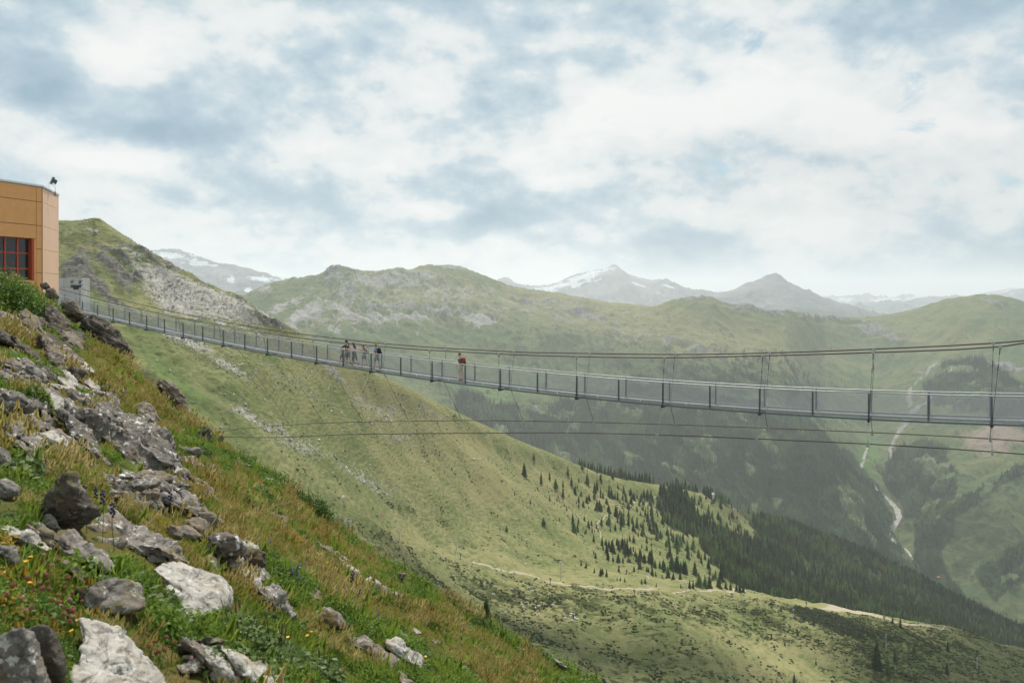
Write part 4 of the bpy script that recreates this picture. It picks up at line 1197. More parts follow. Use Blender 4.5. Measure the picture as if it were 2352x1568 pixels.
rock(cC([(655, 984), (760, 1010), (860, 1048), (980, 1118), (1064, 1190), (1104, 1260), (1250, 1378), (1384, 1540), (1420, 1640), (1000, 1700), (540, 1700), (600, 1500), (640, 1380), (690, 1200)]), .35, .12, .4, 'pale', 'broad pale slab at the bottom edge with a dark pit', 'stone slab', .7)
rock(cC([(-60, 1150), (60, 1105), (192, 1063), (240, 1170), (284, 1300), (330, 1460), (364, 1660), (150, 1700), (-60, 1700)]), 1, .05, .35, 'grey', 'leaning stone at the bottom left corner', 'stone slab', .5)
rock(cC([(212, 1102), (260, 1075), (322, 1046), (412, 1080), (442, 1162), (480, 1300), (512, 1400), (522, 1570), (380, 1690), (335, 1500), (262, 1252)]), 1, .08, .35, 'dark', 'second leaning stone, rounded top, right of the corner one', 'stone slab', .5)
rock(cC([(430, 468), (520, 500), (620, 558), (784, 668), (744, 746), (620, 646), (500, 562)]), .5, .16, .4, 'brown', 'mossy yellowish rock under the undercut slab', BO)
rock(cC([(630, 742), (740, 718), (742, 802), (702, 902), (640, 834)]), .9, .16, .5, 'dark', 'dark gap stone left of the rounded grey slab')
rock(cC([(1545, 172), (1650, 118), (1742, 168), (1794, 262), (1790, 344), (1700, 314), (1600, 254)]), .8, .22, .6, 'brown', 'beige rock tucked under the large tilted slab')
rock(cC([(1745, 442), (1800, 288), (1900, 262), (2002, 288), (2084, 350), (2062, 452), (1990, 494), (1900, 524), (1820, 554)]), .9, .22, .6, 'lich', 'white rock dotted with black lichen right of centre', BO)
rock(cD([(262, 642), (290, 568), (440, 543), (478, 570), (450, 612), (488, 650), (440, 704), (290, 694)]), .9, .2, .6, 'dark', 'dark hollow rock beside the black-dotted white one', BO)
rock(cD([(258, 712), (350, 698), (430, 778), (494, 860), (440, 854), (360, 802), (300, 792)]), .5, .18, .5, 'pale', 'knobbly white rock below the dark hollow one')
rock(cD([(368, 682), (430, 668), (500, 720), (564, 780), (480, 804), (420, 742)]), .5, .18, .5, 'grey', 'low grey rock right of the knobbly white one')
rock(cD([(858, 490), (950, 528), (1060, 588), (1184, 680), (1160, 698), (1060, 652), (930, 582)]), .5, .16, .4, 'brown', 'long dark slab lying along the grassy slope', 'stone slab')
rock(cD([(758, 546), (830, 553), (932, 610), (900, 628), (790, 592)]), .5, .16, .4, 'pale', 'small white slab left of the long dark one', 'stone slab')
rock(cD([(1028, 632), (1150, 690), (1204, 750), (1312, 810), (1424, 910), (1400, 918), (1240, 824), (1130, 734)]), .4, .12, .35, 'pale', 'thin pale ledge continuing below the long dark slab', 'stone slab')
rock(cD([(1416, 882), (1480, 870), (1542, 910), (1548, 956), (1450, 942)]), .8, .22, .5, 'grey', 'small grey boulder at the end of the thin ledge', BO)
rock(cD([(788, 872), (850, 843), (942, 910), (900, 948), (800, 904)]), .5, .2, .5, 'brown', 'dull rock by the violet flowers')
rock(cD([(848, 1082), (880, 1000), (940, 978), (1022, 1018), (1064, 1060), (1094, 1162), (1000, 1164), (900, 1112)]), .8, .25, .6, 'brown', 'knobbly brown boulder in the lower middle grass', BO)
rock(cD([(1078, 1182), (1160, 1188), (1290, 1258), (1402, 1328), (1484, 1420), (1470, 1486), (1390, 1434), (1250, 1334), (1100, 1264)]), .5, .2, .5, 'brown', 'dark ridge of rock running down from the knobbly boulder', BO)
rock(cD([(1385, 1242), (1480, 1228), (1532, 1290), (1642, 1328), (1694, 1380), (1684, 1484), (1600, 1454), (1500, 1374), (1400, 1304)]), .6, .22, .5, 'pale', 'pale jagged rock at lower middle near the brow', BO)
rock(cD([(1490, 1470), (1545, 1490), (1640, 1580), (1590, 1640), (1510, 1560)]), .6, .2, .5, 'grey', 'grey rock cut by the bottom edge below the dark ridge')
rock(cD([(1566, 1162), (1620, 1148), (1684, 1190), (1640, 1204)]), .6, .2, .5, 'pale', 'small white stone alone above the pale jagged rock')
rock(cD([(1738, 1240), (1800, 1238), (1824, 1268), (1770, 1274)]), .6, .2, .5, 'brown', 'little brown stone right of the pale jagged rock')
rock(cD([(466, 256), (560, 278), (662, 330), (656, 368), (560, 334), (490, 292)]), .6, .18, .5, 'brown', 'narrow rock near the round dark tussock')
rock(cD([(1496, 736), (1558, 738), (1534, 794), (1508, 792)]), 1, .2, .5, 'brown', 'little wedge rock sticking out below the shrubby brow')
rock(cD([(1992, 996), (2060, 1008), (2074, 1042), (2010, 1024)]), .7, .2, .5, 'brown', 'small rock on the brow left of the young spruce')
rock(cC([(1475, 1242), (1700, 1168), (1800, 1148), (1900, 1163), (1914, 1212), (1700, 1234), (1550, 1304)]), .8, .1, .4, 'dark', 'dark narrow stone under the leafy shrub', 'stone slab')
rock(cC([(1556, 1342), (1690, 1298), (1754, 1328), (1650, 1374)]), .5, .15, .4, 'pale', 'flat pale stone below the dark narrow one', 'stone slab')
rock(cC([(1500, 1420), (1640, 1370), (1770, 1330), (1800, 1400), (1700, 1480), (1560, 1500)]), .4, .1, .4, 'brown', 'buff stone at the bottom under the leafy shrub', 'stone slab')
rock(cC([(1815, 1442), (1920, 1378), (2004, 1358), (1992, 1424), (1900, 1456)]), .5, .14, .4, 'pale', 'pinkish pale stone among the leaves at the bottom', 'stone slab')
for k, q in enumerate([[(100, 1318), (150, 1322), (182, 1370), (130, 1352)], [(188, 1350), (232, 1364), (220, 1388), (195, 1380)], [(308, 1354), (336, 1360), (325, 1378)], [(358, 1400), (410, 1430), (462, 1470), (430, 1478), (380, 1432)],
                       [(140, 1372), (175, 1380), (190, 1402), (150, 1395)], [(205, 1290), (255, 1318), (235, 1326)], [(315, 1420), (345, 1440), (330, 1450)], [(680, 1520), (735, 1570), (700, 1575)]]):
    rock(cE(q), .6, .2, .5, 'pale', 'small pale stone in a patch on the lower right brow', 'stone', group='pale stones on the lower right brow')
# smaller rubble between the named rocks
_rb = np.random.default_rng(77)
_ZONE = {30: 'near the left edge below the hummock', 60: 'at the left edge', 150: 'in the upper grass under the dark rocks', 200: 'round the square split block', 330: 'under the largest boulder', 110: 'beside the white rock with orange moss', 420: 'near the large tilted slab', 120: 'below the overhanging boulder', 520: 'beside the black-dotted white rock', 690: 'on the open grass of the lower slope', 560: 'under the willow shrub'}
_TONE = dict(grey='grey', lich='lichen-spotted', brown='brownish', dark='dark', pale='pale')
for (cx_, cy_, rx, ry, cnt_, mats_) in [(30, 860, 60, 80, 12, ('grey', 'lich', 'dark')), (60, 1010, 60, 60, 10, ('grey', 'brown', 'lich')), (150, 800, 70, 40, 9, ('brown', 'dark')), (200, 950, 120, 60, 18, ('grey', 'lich', 'brown')), (330, 1120, 90, 60, 18, ('grey', 'lich', 'brown')), (110, 880, 90, 60, 14, ('grey', 'pale', 'dark')), (420, 1180, 100, 60, 7, ('brown', 'grey')), (120, 760, 60, 40, 7, ('dark', 'brown')),
                                        (520, 1290, 60, 40, 5, ('grey', 'pale')), (60, 1240, 60, 60, 4, ('grey', 'lich')), (690, 1330, 160, 60, 6, ('brown', 'grey')), (560, 1530, 90, 30, 6, ('pale', 'brown'))]:
    for _ in range(cnt_):
        x0, y0 = _rb.normal(cx_, rx * .55), _rb.normal(cy_, ry * .55)
        if y0 > 1555 or x0 < 0: continue
        sz = _rb.uniform(10, 38) * (1 + max(0, y0 - 1000) / 2000)
        an = _rb.normal(.55, .3); el = _rb.uniform(1.2, 2.2)
        pl = []
        for a in sorted(_rb.uniform(0, 6.283, 7)):
            u_, v_ = math.cos(a) * sz * el * _rb.uniform(.75, 1.1), math.sin(a) * sz * .6 * _rb.uniform(.7, 1.1)
            pl.append((x0 + u_ * math.cos(an) - v_ * math.sin(an), y0 + u_ * math.sin(an) + v_ * math.cos(an)))
        mt_ = str(_rb.choice(mats_))
        lb_ = '%s %s broken stone %s' % ('larger' if sz > 26 else 'small' if sz < 18 else 'middling', _TONE[mt_], _ZONE[cx_])
        rock(pl, .7, .22, .6, mt_, lb_, 'rock', 1.0, 0.0, lb_.replace(' stone ', ' stones '))
print('rocks', len(ROCK_TREES))

# ================================================================== SCATTER TOOL (geometry nodes)
def source(name, me):
    return bpy.data.objects.new(name, me)       # a pattern object, never linked to the scene itself


def scatter(name, P, scale, rot, var, sources, label, parent=None):
    """one 'stuff' object: sources instanced on points"""
    me = bpy.data.meshes.new(name)
    P = np.asarray(P, np.float32)
    me.vertices.add(len(P))
    me.vertices.foreach_set('co', P.ravel())
    a = me.attributes.new('s', 'FLOAT', 'POINT'); a.data.foreach_set('value', np.asarray(scale, np.float32))
    a = me.attributes.new('r', 'FLOAT_VECTOR', 'POINT'); a.data.foreach_set('vector', np.asarray(rot, np.float32).ravel())
    a = me.attributes.new('v', 'INT', 'POINT'); a.data.foreach_set('value', np.asarray(var, np.int32))
    o = link(name, me, parent)
    ng = bpy.data.node_groups.new(name, 'GeometryNodeTree')
    ng.interface.new_socket('Geometry', in_out='INPUT', socket_type='NodeSocketGeometry')
    ng.interface.new_socket('Geometry', in_out='OUTPUT', socket_type='NodeSocketGeometry')
    gi = ng.nodes.new('NodeGroupInput'); go = ng.nodes.new('NodeGroupOutput')
    iop = ng.nodes.new('GeometryNodeInstanceOnPoints')
    iop.inputs['Pick Instance'].default_value = True
    jn = ng.nodes.new('GeometryNodeJoinGeometry')
    for s_ in sources[::-1]:
        oi = ng.nodes.new('GeometryNodeObjectInfo')
        oi.inputs['Object'].default_value = s_
        oi.inputs['As Instance'].default_value = True
        ng.links.new(oi.outputs['Geometry'], jn.inputs[0])
    ng.links.new(gi.outputs[0], iop.inputs['Points'])
    ng.links.new(jn.outputs[0], iop.inputs['Instance'])

    def na(nm, typ):
        q = ng.nodes.new('GeometryNodeInputNamedAttribute')
        q.data_type = typ
        q.inputs['Name'].default_value = nm
        return [z for z in q.outputs if z.enabled and z.name == 'Attribute'][0]
    ng.links.new(na('s', 'FLOAT'), iop.inputs['Scale'])
    ng.links.new(na('r', 'FLOAT_VECTOR'), iop.inputs['Rotation'])
    ng.links.new(na('v', 'INT'), iop.inputs['Instance Index'])
    ng.links.new(iop.outputs[0], go.inputs[0])
    md = o.modifiers.new('scatter', 'NODES')
    md.node_group = ng
    tag(o, label, None, None, 'stuff')
    return o


# ================================================================== GRASS
def leafmat(name, stops, trans=0.35, rough=0.6, scale=0.8):
    m = bpy.data.materials.new(name)
    m.use_nodes = True
    nt = m.node_tree
    n = NT(nt)
    b = nt.nodes['Principled BSDF']
    b.inputs['Roughness'].default_value = rough
    b.inputs['Specular IOR Level'].default_value = 0.15
    rnd = n.node('ShaderNodeObjectInfo').outputs['Random']
    geo = n.node('ShaderNodeNewGeometry')
    f = n.math('ADD', n.math('MULTIPLY', n.noise(geo.outputs['Position'], scale, 3, 0.6), 0.75), n.math('MULTIPLY', rnd, 0.4))
    f = n.math('ADD', n.math('SUBTRACT', f, 0.1), n.math('MULTIPLY', n.math('SUBTRACT', geo.outputs['Random Per Island'], 0.5), 0.35))
    c = n.ramp(f, stops)
    n.put(b.inputs['Base Color'], c)
    tr = n.node('ShaderNodeBsdfTranslucent')
    n.put(tr.inputs[0], c)
    mx = n.node('ShaderNodeMixShader')
    mx.inputs[0].default_value = trans
    nt.links.new(b.outputs[0], mx.inputs[1])
    nt.links.new(tr.outputs[0], mx.inputs[2])
    nt.links.new(mx.outputs[0], nt.nodes['Material Output'].inputs[0])
    return m


M_gg = leafmat('grass_green', [(0.2, (0.12, 0.20, 0.025)), (0.5, (0.22, 0.30, 0.04)), (0.8, (0.34, 0.37, 0.07))], .5)
M_gs = leafmat('grass_straw', [(0.2, (0.34, 0.29, 0.08)), (0.5, (0.48, 0.39, 0.15)), (0.8, (0.60, 0.49, 0.26))], .5)
M_gb = leafmat('grass_rust', [(0.2, (0.24, 0.165, 0.03)), (0.5, (0.38, 0.26, 0.045)), (0.8, (0.50, 0.37, 0.09))], .5)
M_lf = leafmat('dwarf_leaf', [(0.2, (0.05, 0.10, 0.015)), (0.5, (0.10, 0.18, 0.022)), (0.8, (0.19, 0.27, 0.035))], 0.35, 0.5)
M_lw = leafmat('willow_leaf', [(0.2, (0.06, 0.11, 0.03)), (0.5, (0.12, 0.18, 0.055)), (0.8, (0.22, 0.28, 0.12))], 0.3, 0.45, 3.0)


def tuft(name, seed, nb, h, spread, wd, mat, seeds=0.0, lean=0.35):
    r_ = np.random.default_rng(seed)
    V, F = [], []
    for k in range(nb):
        a = r_.uniform(0, 2 * math.pi)
        rr = spread * math.sqrt(r_.random())
        bx, by = rr * math.cos(a), rr * math.sin(a)
        hh = h * r_.uniform(0.5, 1.15)
        la = r_.uniform(0, 2 * math.pi)
        le = hh * r_.uniform(0.05, 1.0) * lean * 2
        dx, dy = math.cos(la), math.sin(la)
        w2 = wd * r_.uniform(0.7, 1.3)
        o = len(V)
        px, py = -dy, dx
        for (t, ww) in ((0, 1), (0.45, 0.85), (0.8, 0.5)):
            ox, oy = bx + dx * le * t * t, by + dy * le * t * t
            z = hh * (t - 0.25 * (le / hh) * t * t)
            V += [(ox + px * w2 * ww / 2, oy + py * w2 * ww / 2, z), (ox - px * w2 * ww / 2, oy - py * w2 * ww / 2, z)]
        V.append((bx + dx * le, by + dy * le, hh * (1 - 0.25 * le / hh)))
        F += [(o, o + 1, o + 3), (o, o + 3, o + 2), (o + 2, o + 3, o + 5), (o + 2, o + 5, o + 4), (o + 4, o + 5, o + 6)]
        if r_.random() < seeds:
            q = np.array(V[-1]); o = len(V)
            for j in range(3):
                aa = r_.uniform(0, 6.28); s_ = wd * 3.2
                V += [tuple(q + np.array([math.cos(aa) * s_, math.sin(aa) * s_, -s_ * 1.5])), tuple(q + np.array([-math.cos(aa) * s_, -math.sin(aa) * s_, -s_ * .6])), tuple(q + np.array([0, 0, s_ * 2.2]))]
                F.append((o + 3 * j, o + 3 * j + 1, o + 3 * j + 2))
    return source(name, mesh_np(name, V, F, [mat], True))


def leafy(name, seed, nl, r, size, mat, stems=True, flat=0.7):
    r_ = np.random.default_rng(seed)
    d = r_.normal(size=(nl, 3)); d /= np.linalg.norm(d, axis=1, keepdims=True)
    d[:, 2] = np.abs(d[:, 2])
    rad = r * (0.55 + 0.45 * r_.random(nl)) * (1 + .25 * fbm(d[:, 0] * 2, d[:, 1] * 2, d[:, 2] * 2, o=2, seed=seed))
    P = d * rad[:, None] * np.array([1, 1, flat])
    nrm = d + r_.normal(0, .7, (nl, 3)) + np.array([0, 0, .5]); nrm /= np.linalg.norm(nrm, axis=1, keepdims=True)
    t = np.cross(nrm, r_.normal(size=(nl, 3))); t /= np.linalg.norm(t, axis=1, keepdims=True)
    b2 = np.cross(nrm, t)
    s_ = size * r_.uniform(.6, 1.3, nl)[:, None]
    V = np.stack([P - t * s_, P + b2 * s_ * .5, P + t * s_, P - b2 * s_ * .5], 1).reshape(-1, 3)
    F = np.arange(nl * 4).reshape(-1, 4)
    return V, F


T = [tuft('tuft_a', 1, 26, .085, .06, .005, M_gg), tuft('tuft_b', 2, 24, .115, .065, .005, M_gg, .05, .5),
     tuft('tuft_c', 3, 22, .135, .07, .0038, M_gs, .7, .4), tuft('tuft_d', 4, 26, .10, .075, .004, M_gs, .35, .6),
     tuft('tuft_e', 5, 24, .085, .07, .005, M_gb, .1, .6), tuft('tuft_f', 6, 30, .06, .08, .006, M_gg, 0, .4)]
for sd, (sz, m_, r0) in enumerate([(.010, M_lf, .075), (.014, M_lw, .07), (.010, M_gb, .07)]):
    V, F = leafy('x', 20 + sd, 150, r0, sz, m_)
    T.append(source('cushion_' + 'abc'[sd], mesh_np('cushion', V, F, [m_], False)))

N = 82000
# sample in the visible sector, uniform per area, thinner with distance
uu = rng.uniform(-0.86, 0.30, N * 2)
yy = np.sqrt(rng.uniform(1.6 ** 2, 21 ** 2, N * 2))
keep = rng.random(N * 2) < np.clip(5.5 / yy, 0.35, 1.0)
uu, yy = uu[keep], yy[keep]
Pg, Sg, Rg, Vg = [], [], [], []
X_, Y_ = uu * yy, yy
zoneA = fbm(X_ / 1.7, Y_ / 1.7, o=3, seed=90)
zoneB = fbm(X_ / 0.7, Y_ / 0.7, o=3, seed=91)
zoneC = fbm(X_ / 1.1, Y_ / 1.1, o=3, seed=92)
rr = rng.random((len(X_), 6))
rayo = Vector((0, 0, 1))
BARE = [(cC([(1380, 1330), (1720, 1270), (2010, 1330), (2060, 1500), (1900, 1640), (1430, 1640)]), .65)]
pu = uu * FL + W_ / 2
for k in range(len(X_)):
    g, nn = ground_drop(X_[k], Y_[k])
    if g is None:
        continue
    py = HZ - g.z / g.y * FL
    if py > 1720 or pu[k] < -60:
        continue
    hit = False
    up = (nn * 0.6 + Vector((0, -0.25, 0.6))).normalized()
    tip = g + Vector((0, 0, .05))
    vd = tip.normalized()
    for bt in ROCK_TREES:
        if bt.ray_cast(g + Vector((0, 0, -.02)), up, 0.6)[0] is not None or (rr[k, 5] < .9 and bt.ray_cast(tip, vd, 0.3)[0] is not None):
            hit = True
            break
    if hit and rr[k, 5] < 0.985:
        continue
    lowleft = py > 1240 and pu[k] < 190
    if lowleft:
        v = [6, 6, 5, 4, 0, 8, 1][int(rr[k, 0] * 7)]
    else:
        right = (pu[k] - 300) / 700 + (py - 1000) / 1500
        green = zoneA[k] * 1.6 + zoneB[k] * .8 + (0.26 if pu[k] > 560 else 0.0)
        if green > 0.22:
            v = [0, 1, 6, 6, 0, 1, 7, 6][int(rr[k, 0] * 8)]
        elif green > -0.12:
            v = [0, 1, 2, 0, 1, 5, 3, 6][int(rr[k, 0] * 8)]
        elif zoneC[k] > 0.2:
            v = [4, 1, 8, 3, 2, 4, 5][int(rr[k, 0] * 7)]
        else:
            v = [2, 0, 1, 3, 1, 4, 5, 0][int(rr[k, 0] * 8)]
    bare = False
    for poly_, pr in BARE:
        if rr[k, 4] < pr and inpoly(np.array([pu[k]]), np.array([py]), poly_)[0]:
            bare = True
    if bare:
        continue
    Pg.append(g - nn * 0.01)
    Sg.append((0.55 + 0.55 * rr[k, 1] + (0.75 if rr[k, 3] > .93 and v in (1, 2, 3) else 0)) * (1 + .7 * max(-.4, zoneC[k])) * (1.0 if v < 6 else 0.9) * (0.8 + 0.25 * max(0, zoneB[k] + .3)))
    if v in (6, 7, 8) and rr[k, 3] > .55:
        Sg[-1] *= 1.3 + 2.2 * (rr[k, 3] - .55)
    tilt = nn * 0.45 + Vector((0, 0, 0.75)) + Vector((0.12, -0.05, 0))
    e = tilt.to_track_quat('Z', 'Y').to_euler()
    q = (tilt.to_track_quat('Z', 'Y') @ Matrix.Rotation(rr[k, 2] * 6.283, 4, 'Z').to_quaternion()).to_euler()
    Rg.append((q.x, q.y, q.z))
    Vg.append(v)
scatter('grass', Pg, Sg, Rg, Vg, T, 'alpine grass, straw and moss covering the foreground hillside')
print('tufts', len(Pg))

# ------------------------------------------------------------------ dwarf shrubs and leafy bushes
M_stem = simple('woody_stem', (0.09, 0.06, 0.035), 0.85)


def shrub_thing(x, y, wpx, hpx, label, leaf=0.016, nl=2600, mat=None, group=None, name='dwarf_shrub', cat='shrub', dy=0.0):
    Yb = g_Y(x, y) + dy
    g, nn = ground_drop((x - W_ / 2) / FL * Yb, Yb)
    rw = wpx / 2 / FL * Yb * 1.15; rh = hpx / FL * Yb * 1.45
    root = empty(name, g)
    tag(root, label, cat, group)
    V, F = [], []
    r_ = np.random.default_rng(int(x * 3 + y))
    nc = 9
    off = 0
    for k in range(nc):
        a = r_.uniform(0, 6.28); q = math.sqrt(r_.random()) * .7
        cx_, cy_ = q * math.cos(a) * rw, q * math.sin(a) * rw
        rad = rw * r_.uniform(.38, .6)
        v, f = leafy('', int(r_.integers(1e6)), nl // nc, 1.0, 1.0, None)
        c_ = v.reshape(-1, 4, 3)
        cen = c_.mean(1, keepdims=True)
        c_ = cen * np.array([rad, rad, rh * (1 - .45 * q) * .95 / .7]) + (c_ - cen) * leaf
        slope = -0.62 * cx_ - 0.33 * cy_
        c_ = c_ + np.array([cx_, cy_, slope - .02])
        V.append(c_.reshape(-1, 3)); F.append(f + off); off += len(v)
    link('foliage', mesh_np('foliage', np.concatenate(V), np.concatenate(F), [mat or M_lf], False), root)
    mb = MB()
    for k in range(14):
        a = r_.uniform(0, 6.28); q = r_.uniform(.2, .75)
        px_, py_ = q * math.cos(a) * rw, q * math.sin(a) * rw
        mb.tube([(px_ * .3, py_ * .3, -.05 - .5 * px_ * .3), (px_ * .7, py_ * .7, rh * .3 - .55 * px_ * .7), (px_, py_, rh * .65 - .6 * px_)], [.006, .005, .002], 4, False)
    mb.build('stem', M_stem, root)
    return root


shrub_thing(20, 708, 150, 78, 'big dark green hummock of dwarf shrub below the orange building', .022, 5200)
shrub_thing(85, 722, 110, 62, 'dark shrub spilling over the rocks right of the big hummock', .02, 3000)
shrub_thing(-50, 700, 130, 90, 'dwarf shrub on the hummock cut by the left edge', .022, 2600)
shrub_thing(712, 1165, 90, 46, 'bright green dwarf shrub on the brow above the ski run', .018, 3200)
shrub_thing(650, 1115, 70, 30, 'low dwarf shrub up-slope of the bright green one', .016, 1800)
shrub_thing(576, 1180, 42, 42, 'round dark tussock alone on the sunny slope', .014, 1500, M_lf)
shrub_thing(95, 940, 60, 50, 'dark leafy clump between rocks near the left edge', .02, 1300)
for k, (x_, y_, w_, h_) in enumerate([(300, 868, 60, 26), (395, 962, 70, 26), (455, 992, 60, 26), (560, 1064, 70, 26), (620, 1092, 60, 24), (800, 1236, 90, 26), (862, 1282, 80, 26), (930, 1318, 100, 28), (975, 1350, 80, 26), (1040, 1392, 80, 24), (1110, 1436, 70, 26),
                                      (1160, 1470, 90, 30), (1240, 1516, 100, 32), (1320, 1552, 110, 34), (1380, 1580, 90, 30), (900, 1400, 70, 20), (1010, 1450, 80, 22), (760, 1290, 70, 20), (250, 905, 60, 24)]):
    zn_ = 'upper brow beside the humped boulder' if x_ < 420 else 'brow between cable rocks and bright green shrub' if x_ < 640 else 'middle brow above the ski run' if x_ < 1020 else 'lowest brow right of the young spruce'
    if (x_, y_) in ((900, 1400), (1010, 1450), (760, 1290)): zn_ = 'open slope a little inside the brow'
    shrub_thing(x_, y_, w_, h_, 'low green dwarf shrub on the ' + zn_, .015, 1100, None, 'dwarf shrubs on the ' + zn_)
for k, (x_, y_, w_, h_, lb) in enumerate([(560, 1470, 170, 66, 'leafy willow shrub right of the big white slab'), (640, 1520, 170, 66, 'willow shrub in the bottom middle, darkest in its hollow'), (505, 1540, 120, 46, 'sparse willow shrub growing over stones at the bottom'),
                                          (590, 1560, 130, 50, 'willow shrub cut by the bottom edge'), (480, 1405, 80, 34, 'small willow shrub against the foot of the white slab'), (740, 1560, 120, 50, 'willow shrub at the bottom, right of the others')]):
    shrub_thing(x_, y_, w_, h_, lb, .021, 620, M_lw, None, 'willow_shrub', 'shrub')

# ------------------------------------------------------------------ flowers
M_yel = simple('petal_yellow', (0.75, 0.38, 0.02), 0.5, var=.1)
M_clo = simple('clover_pink', (0.42, 0.22, 0.20), 0.7, var=.4, scale=90)
M_clob = simple('clover_faded', (0.22, 0.085, 0.05), 0.8, var=.3, scale=90)
M_vio = simple('petal_violet', (0.19, 0.14, 0.42), 0.6)
M_mon = simple('petal_dark_blue', (0.035, 0.03, 0.09), 0.6)
M_fst = simple('flower_stem', (0.09, 0.14, 0.03), 0.7)


def flower_proto(name, head, label, cat, group, hgt):
    root = empty(name)
    tag(root, label, cat, group)
    mb = MB(); mb.tube([(0, 0, 0), (.01, 0, hgt * .6), (.015, .01, hgt)], [.0025, .002, .0015], 4, False)
    mb.build('stem', M_fst, root)
    h = head(hgt)
    h.parent = root
    return root


def head_daisy(m):
    def f(h):
        mb = MB()
        for k in range(13):
            a = k / 13 * 6.283
            d = Vector((math.cos(a), math.sin(a), .15)); s_ = Vector((-math.sin(a), math.cos(a), 0))
            c_ = Vector((.015, .01, h))
            mb.add([c_ + d * .003 - s_ * .002, c_ + d * .018 - s_ * .004, c_ + d * .02, c_ + d * .018 + s_ * .004, c_ + d * .003 + s_ * .002], [(0, 1, 2, 3, 4)])
        mb.ell((.015, .01, h), (.006, .006, .005), 8, 5)
        return mb.build('flower_head', m)
    return f


def head_ball(m, r0=.012):
    def f(h):
        mb = MB()
        rr_ = random.Random(3)
        for k in range(26):
            d = Vector((rr_.gauss(0, 1), rr_.gauss(0, 1), rr_.gauss(.3, 1))).normalized()
            c_ = Vector((.015, .01, h)) + d * r0 * .7
            mb.ell(c_, (r0 * .33, r0 * .33, r0 * .4), 5, 3)
        return mb.build('flower_head', m)
    return f


def head_spike(m):
    def f(h):
        mb = MB()
        for k in range(9):
            a = k * 2.4
            mb.ell((.015 + .009 * math.cos(a), .01 + .009 * math.sin(a), h - .05 + k * .009), (.008, .008, .009), 6, 4)
        return mb.build('flower_head', m)
    return f


def copy_tree(o, parent=None):
    c = o.copy(); COL.objects.link(c)
    if parent is not None:
        c.parent = parent
    for ch in list(o.children):
        copy_tree(ch, c)
    return c


def plant_flowers(proto, spots, size=1.0):
    for k, (x_, y_) in enumerate(spots):
        Yb = g_Y(x_, y_ + 14)
        g, nn = ground_hit(x_, y_ + 14)
        if g is None:
            continue
        o = proto if k == 0 else copy_tree(proto)
        o.location = g
        o.rotation_euler = (random.uniform(-.2, .2), random.uniform(-.1, .3), random.uniform(0, 6))
        s_ = random.uniform(.8, 1.25) * size
        o.scale = (s_, s_, s_)


random.seed(11)
yp = flower_proto('yellow_flower', head_daisy(M_yel), 'small orange-yellow hawkbit flower in the foreground grass', 'flower', 'yellow flowers in the grass', .14)
plant_flowers(yp, cC([(200, 600), (235, 580), (200, 790), (675, 1070), (530, 1315), (1195, 860), (1115, 795), (675, 1220), (60, 95 + 600)]) + cD([(820, 1228), (852, 1203), (600, 1212), (600, 1275), (655, 1250), (1690, 1370)]), .55)
cp = flower_proto('clover_flower', head_ball(M_clob), 'brownish faded clover head on the dark bank at lower left', 'flower', 'faded clover on the lower left bank', .12)
sp = cC([(330, 790), (420, 765), (460, 765), (520, 800), (490, 830), (540, 835), (370, 830), (390, 885), (500, 900), (560, 890), (575, 915), (545, 935), (440, 940), (270, 960), (300, 890), (220, 830), (600, 950), (640, 985), (610, 1010), (570, 1050), (610, 1090), (640, 1110), (520, 980), (470, 1080), (455, 1130), (630, 1150), (600, 1180), (110, 960), (60, 880), (250, 1050), (350, 760), (420, 660), (1300, 1270), (1350, 1330), (1400, 1390), (1330, 1400), (1450, 1420), (1280, 1350), (1380, 1450), (1470, 1350)])
plant_flowers(cp, sp, .8)
cp2 = flower_proto('clover_flower', head_ball(M_clo), 'pink clover head in bloom on the dark bank at lower left', 'flower', 'pink clover on the lower left bank', .13)
plant_flowers(cp2, cC([(410, 625), (405, 660), (405, 700), (360, 715), (430, 690), (465, 760), (345, 820), (375, 840), (400, 740), (590, 950), (610, 960), (580, 1080), (460, 1075), (235, 1050), (215, 990), (390, 570), (640, 960), (590, 1120), (1450, 1430), (1700, 1440)]), .65)
vp = flower_proto('bellflower', head_spike(M_vio), 'violet bellflower in the sunny foreground grass', 'flower', 'violet bellflowers', .16)
plant_flowers(vp, cD([(700, 740), (715, 770), (730, 790), (745, 785), (755, 800), (768, 840), (690, 765), (762, 820), (1165, 1020), (1190, 1025), (1330, 1080), (500, 522), (830, 662), (790, 700)]) + cB([(385, 1200), (385, 1252), (795, 1303), (38, 455), (1345, 950), (1290, 750), (1805, 1545), (1840, 1540)]), .6)
mp = flower_proto('monkshood', head_spike(M_mon), 'dark blue monkshood in front of the long grey slab', 'flower', 'dark monkshood flowers', .26)
plant_flowers(mp, cC([(845, 190), (745, 230), (880, 310), (980, 380), (1502, 240)]) + cD([(1120, 985), (1150, 985)]))

# ================================================================== FOOTBRIDGE
M_galv = simple('galvanised_steel', (0.39, 0.405, 0.41), 0.5, 0.35, var=.12, scale=6)
M_post = simple('post_steel', (0.17, 0.205, 0.225), 0.5, 0.3, var=.12, scale=6)
M_rail = simple('handrail_steel', (0.46, 0.475, 0.475), 0.5, 0.3, var=.08, scale=6)
M_cable = simple('steel_cable', (0.105, 0.085, 0.072), 0.6, 0.3, var=.2, scale=40)
M_net = simple('net_wire', (0.42, 0.425, 0.425), 0.6, 0.2)
M_dark = simple('dark_steel', (0.06, 0.065, 0.07), 0.6, 0.3)
M_tie = simple('light_tie_rod', (0.36, 0.37, 0.37), 0.45, 0.4)

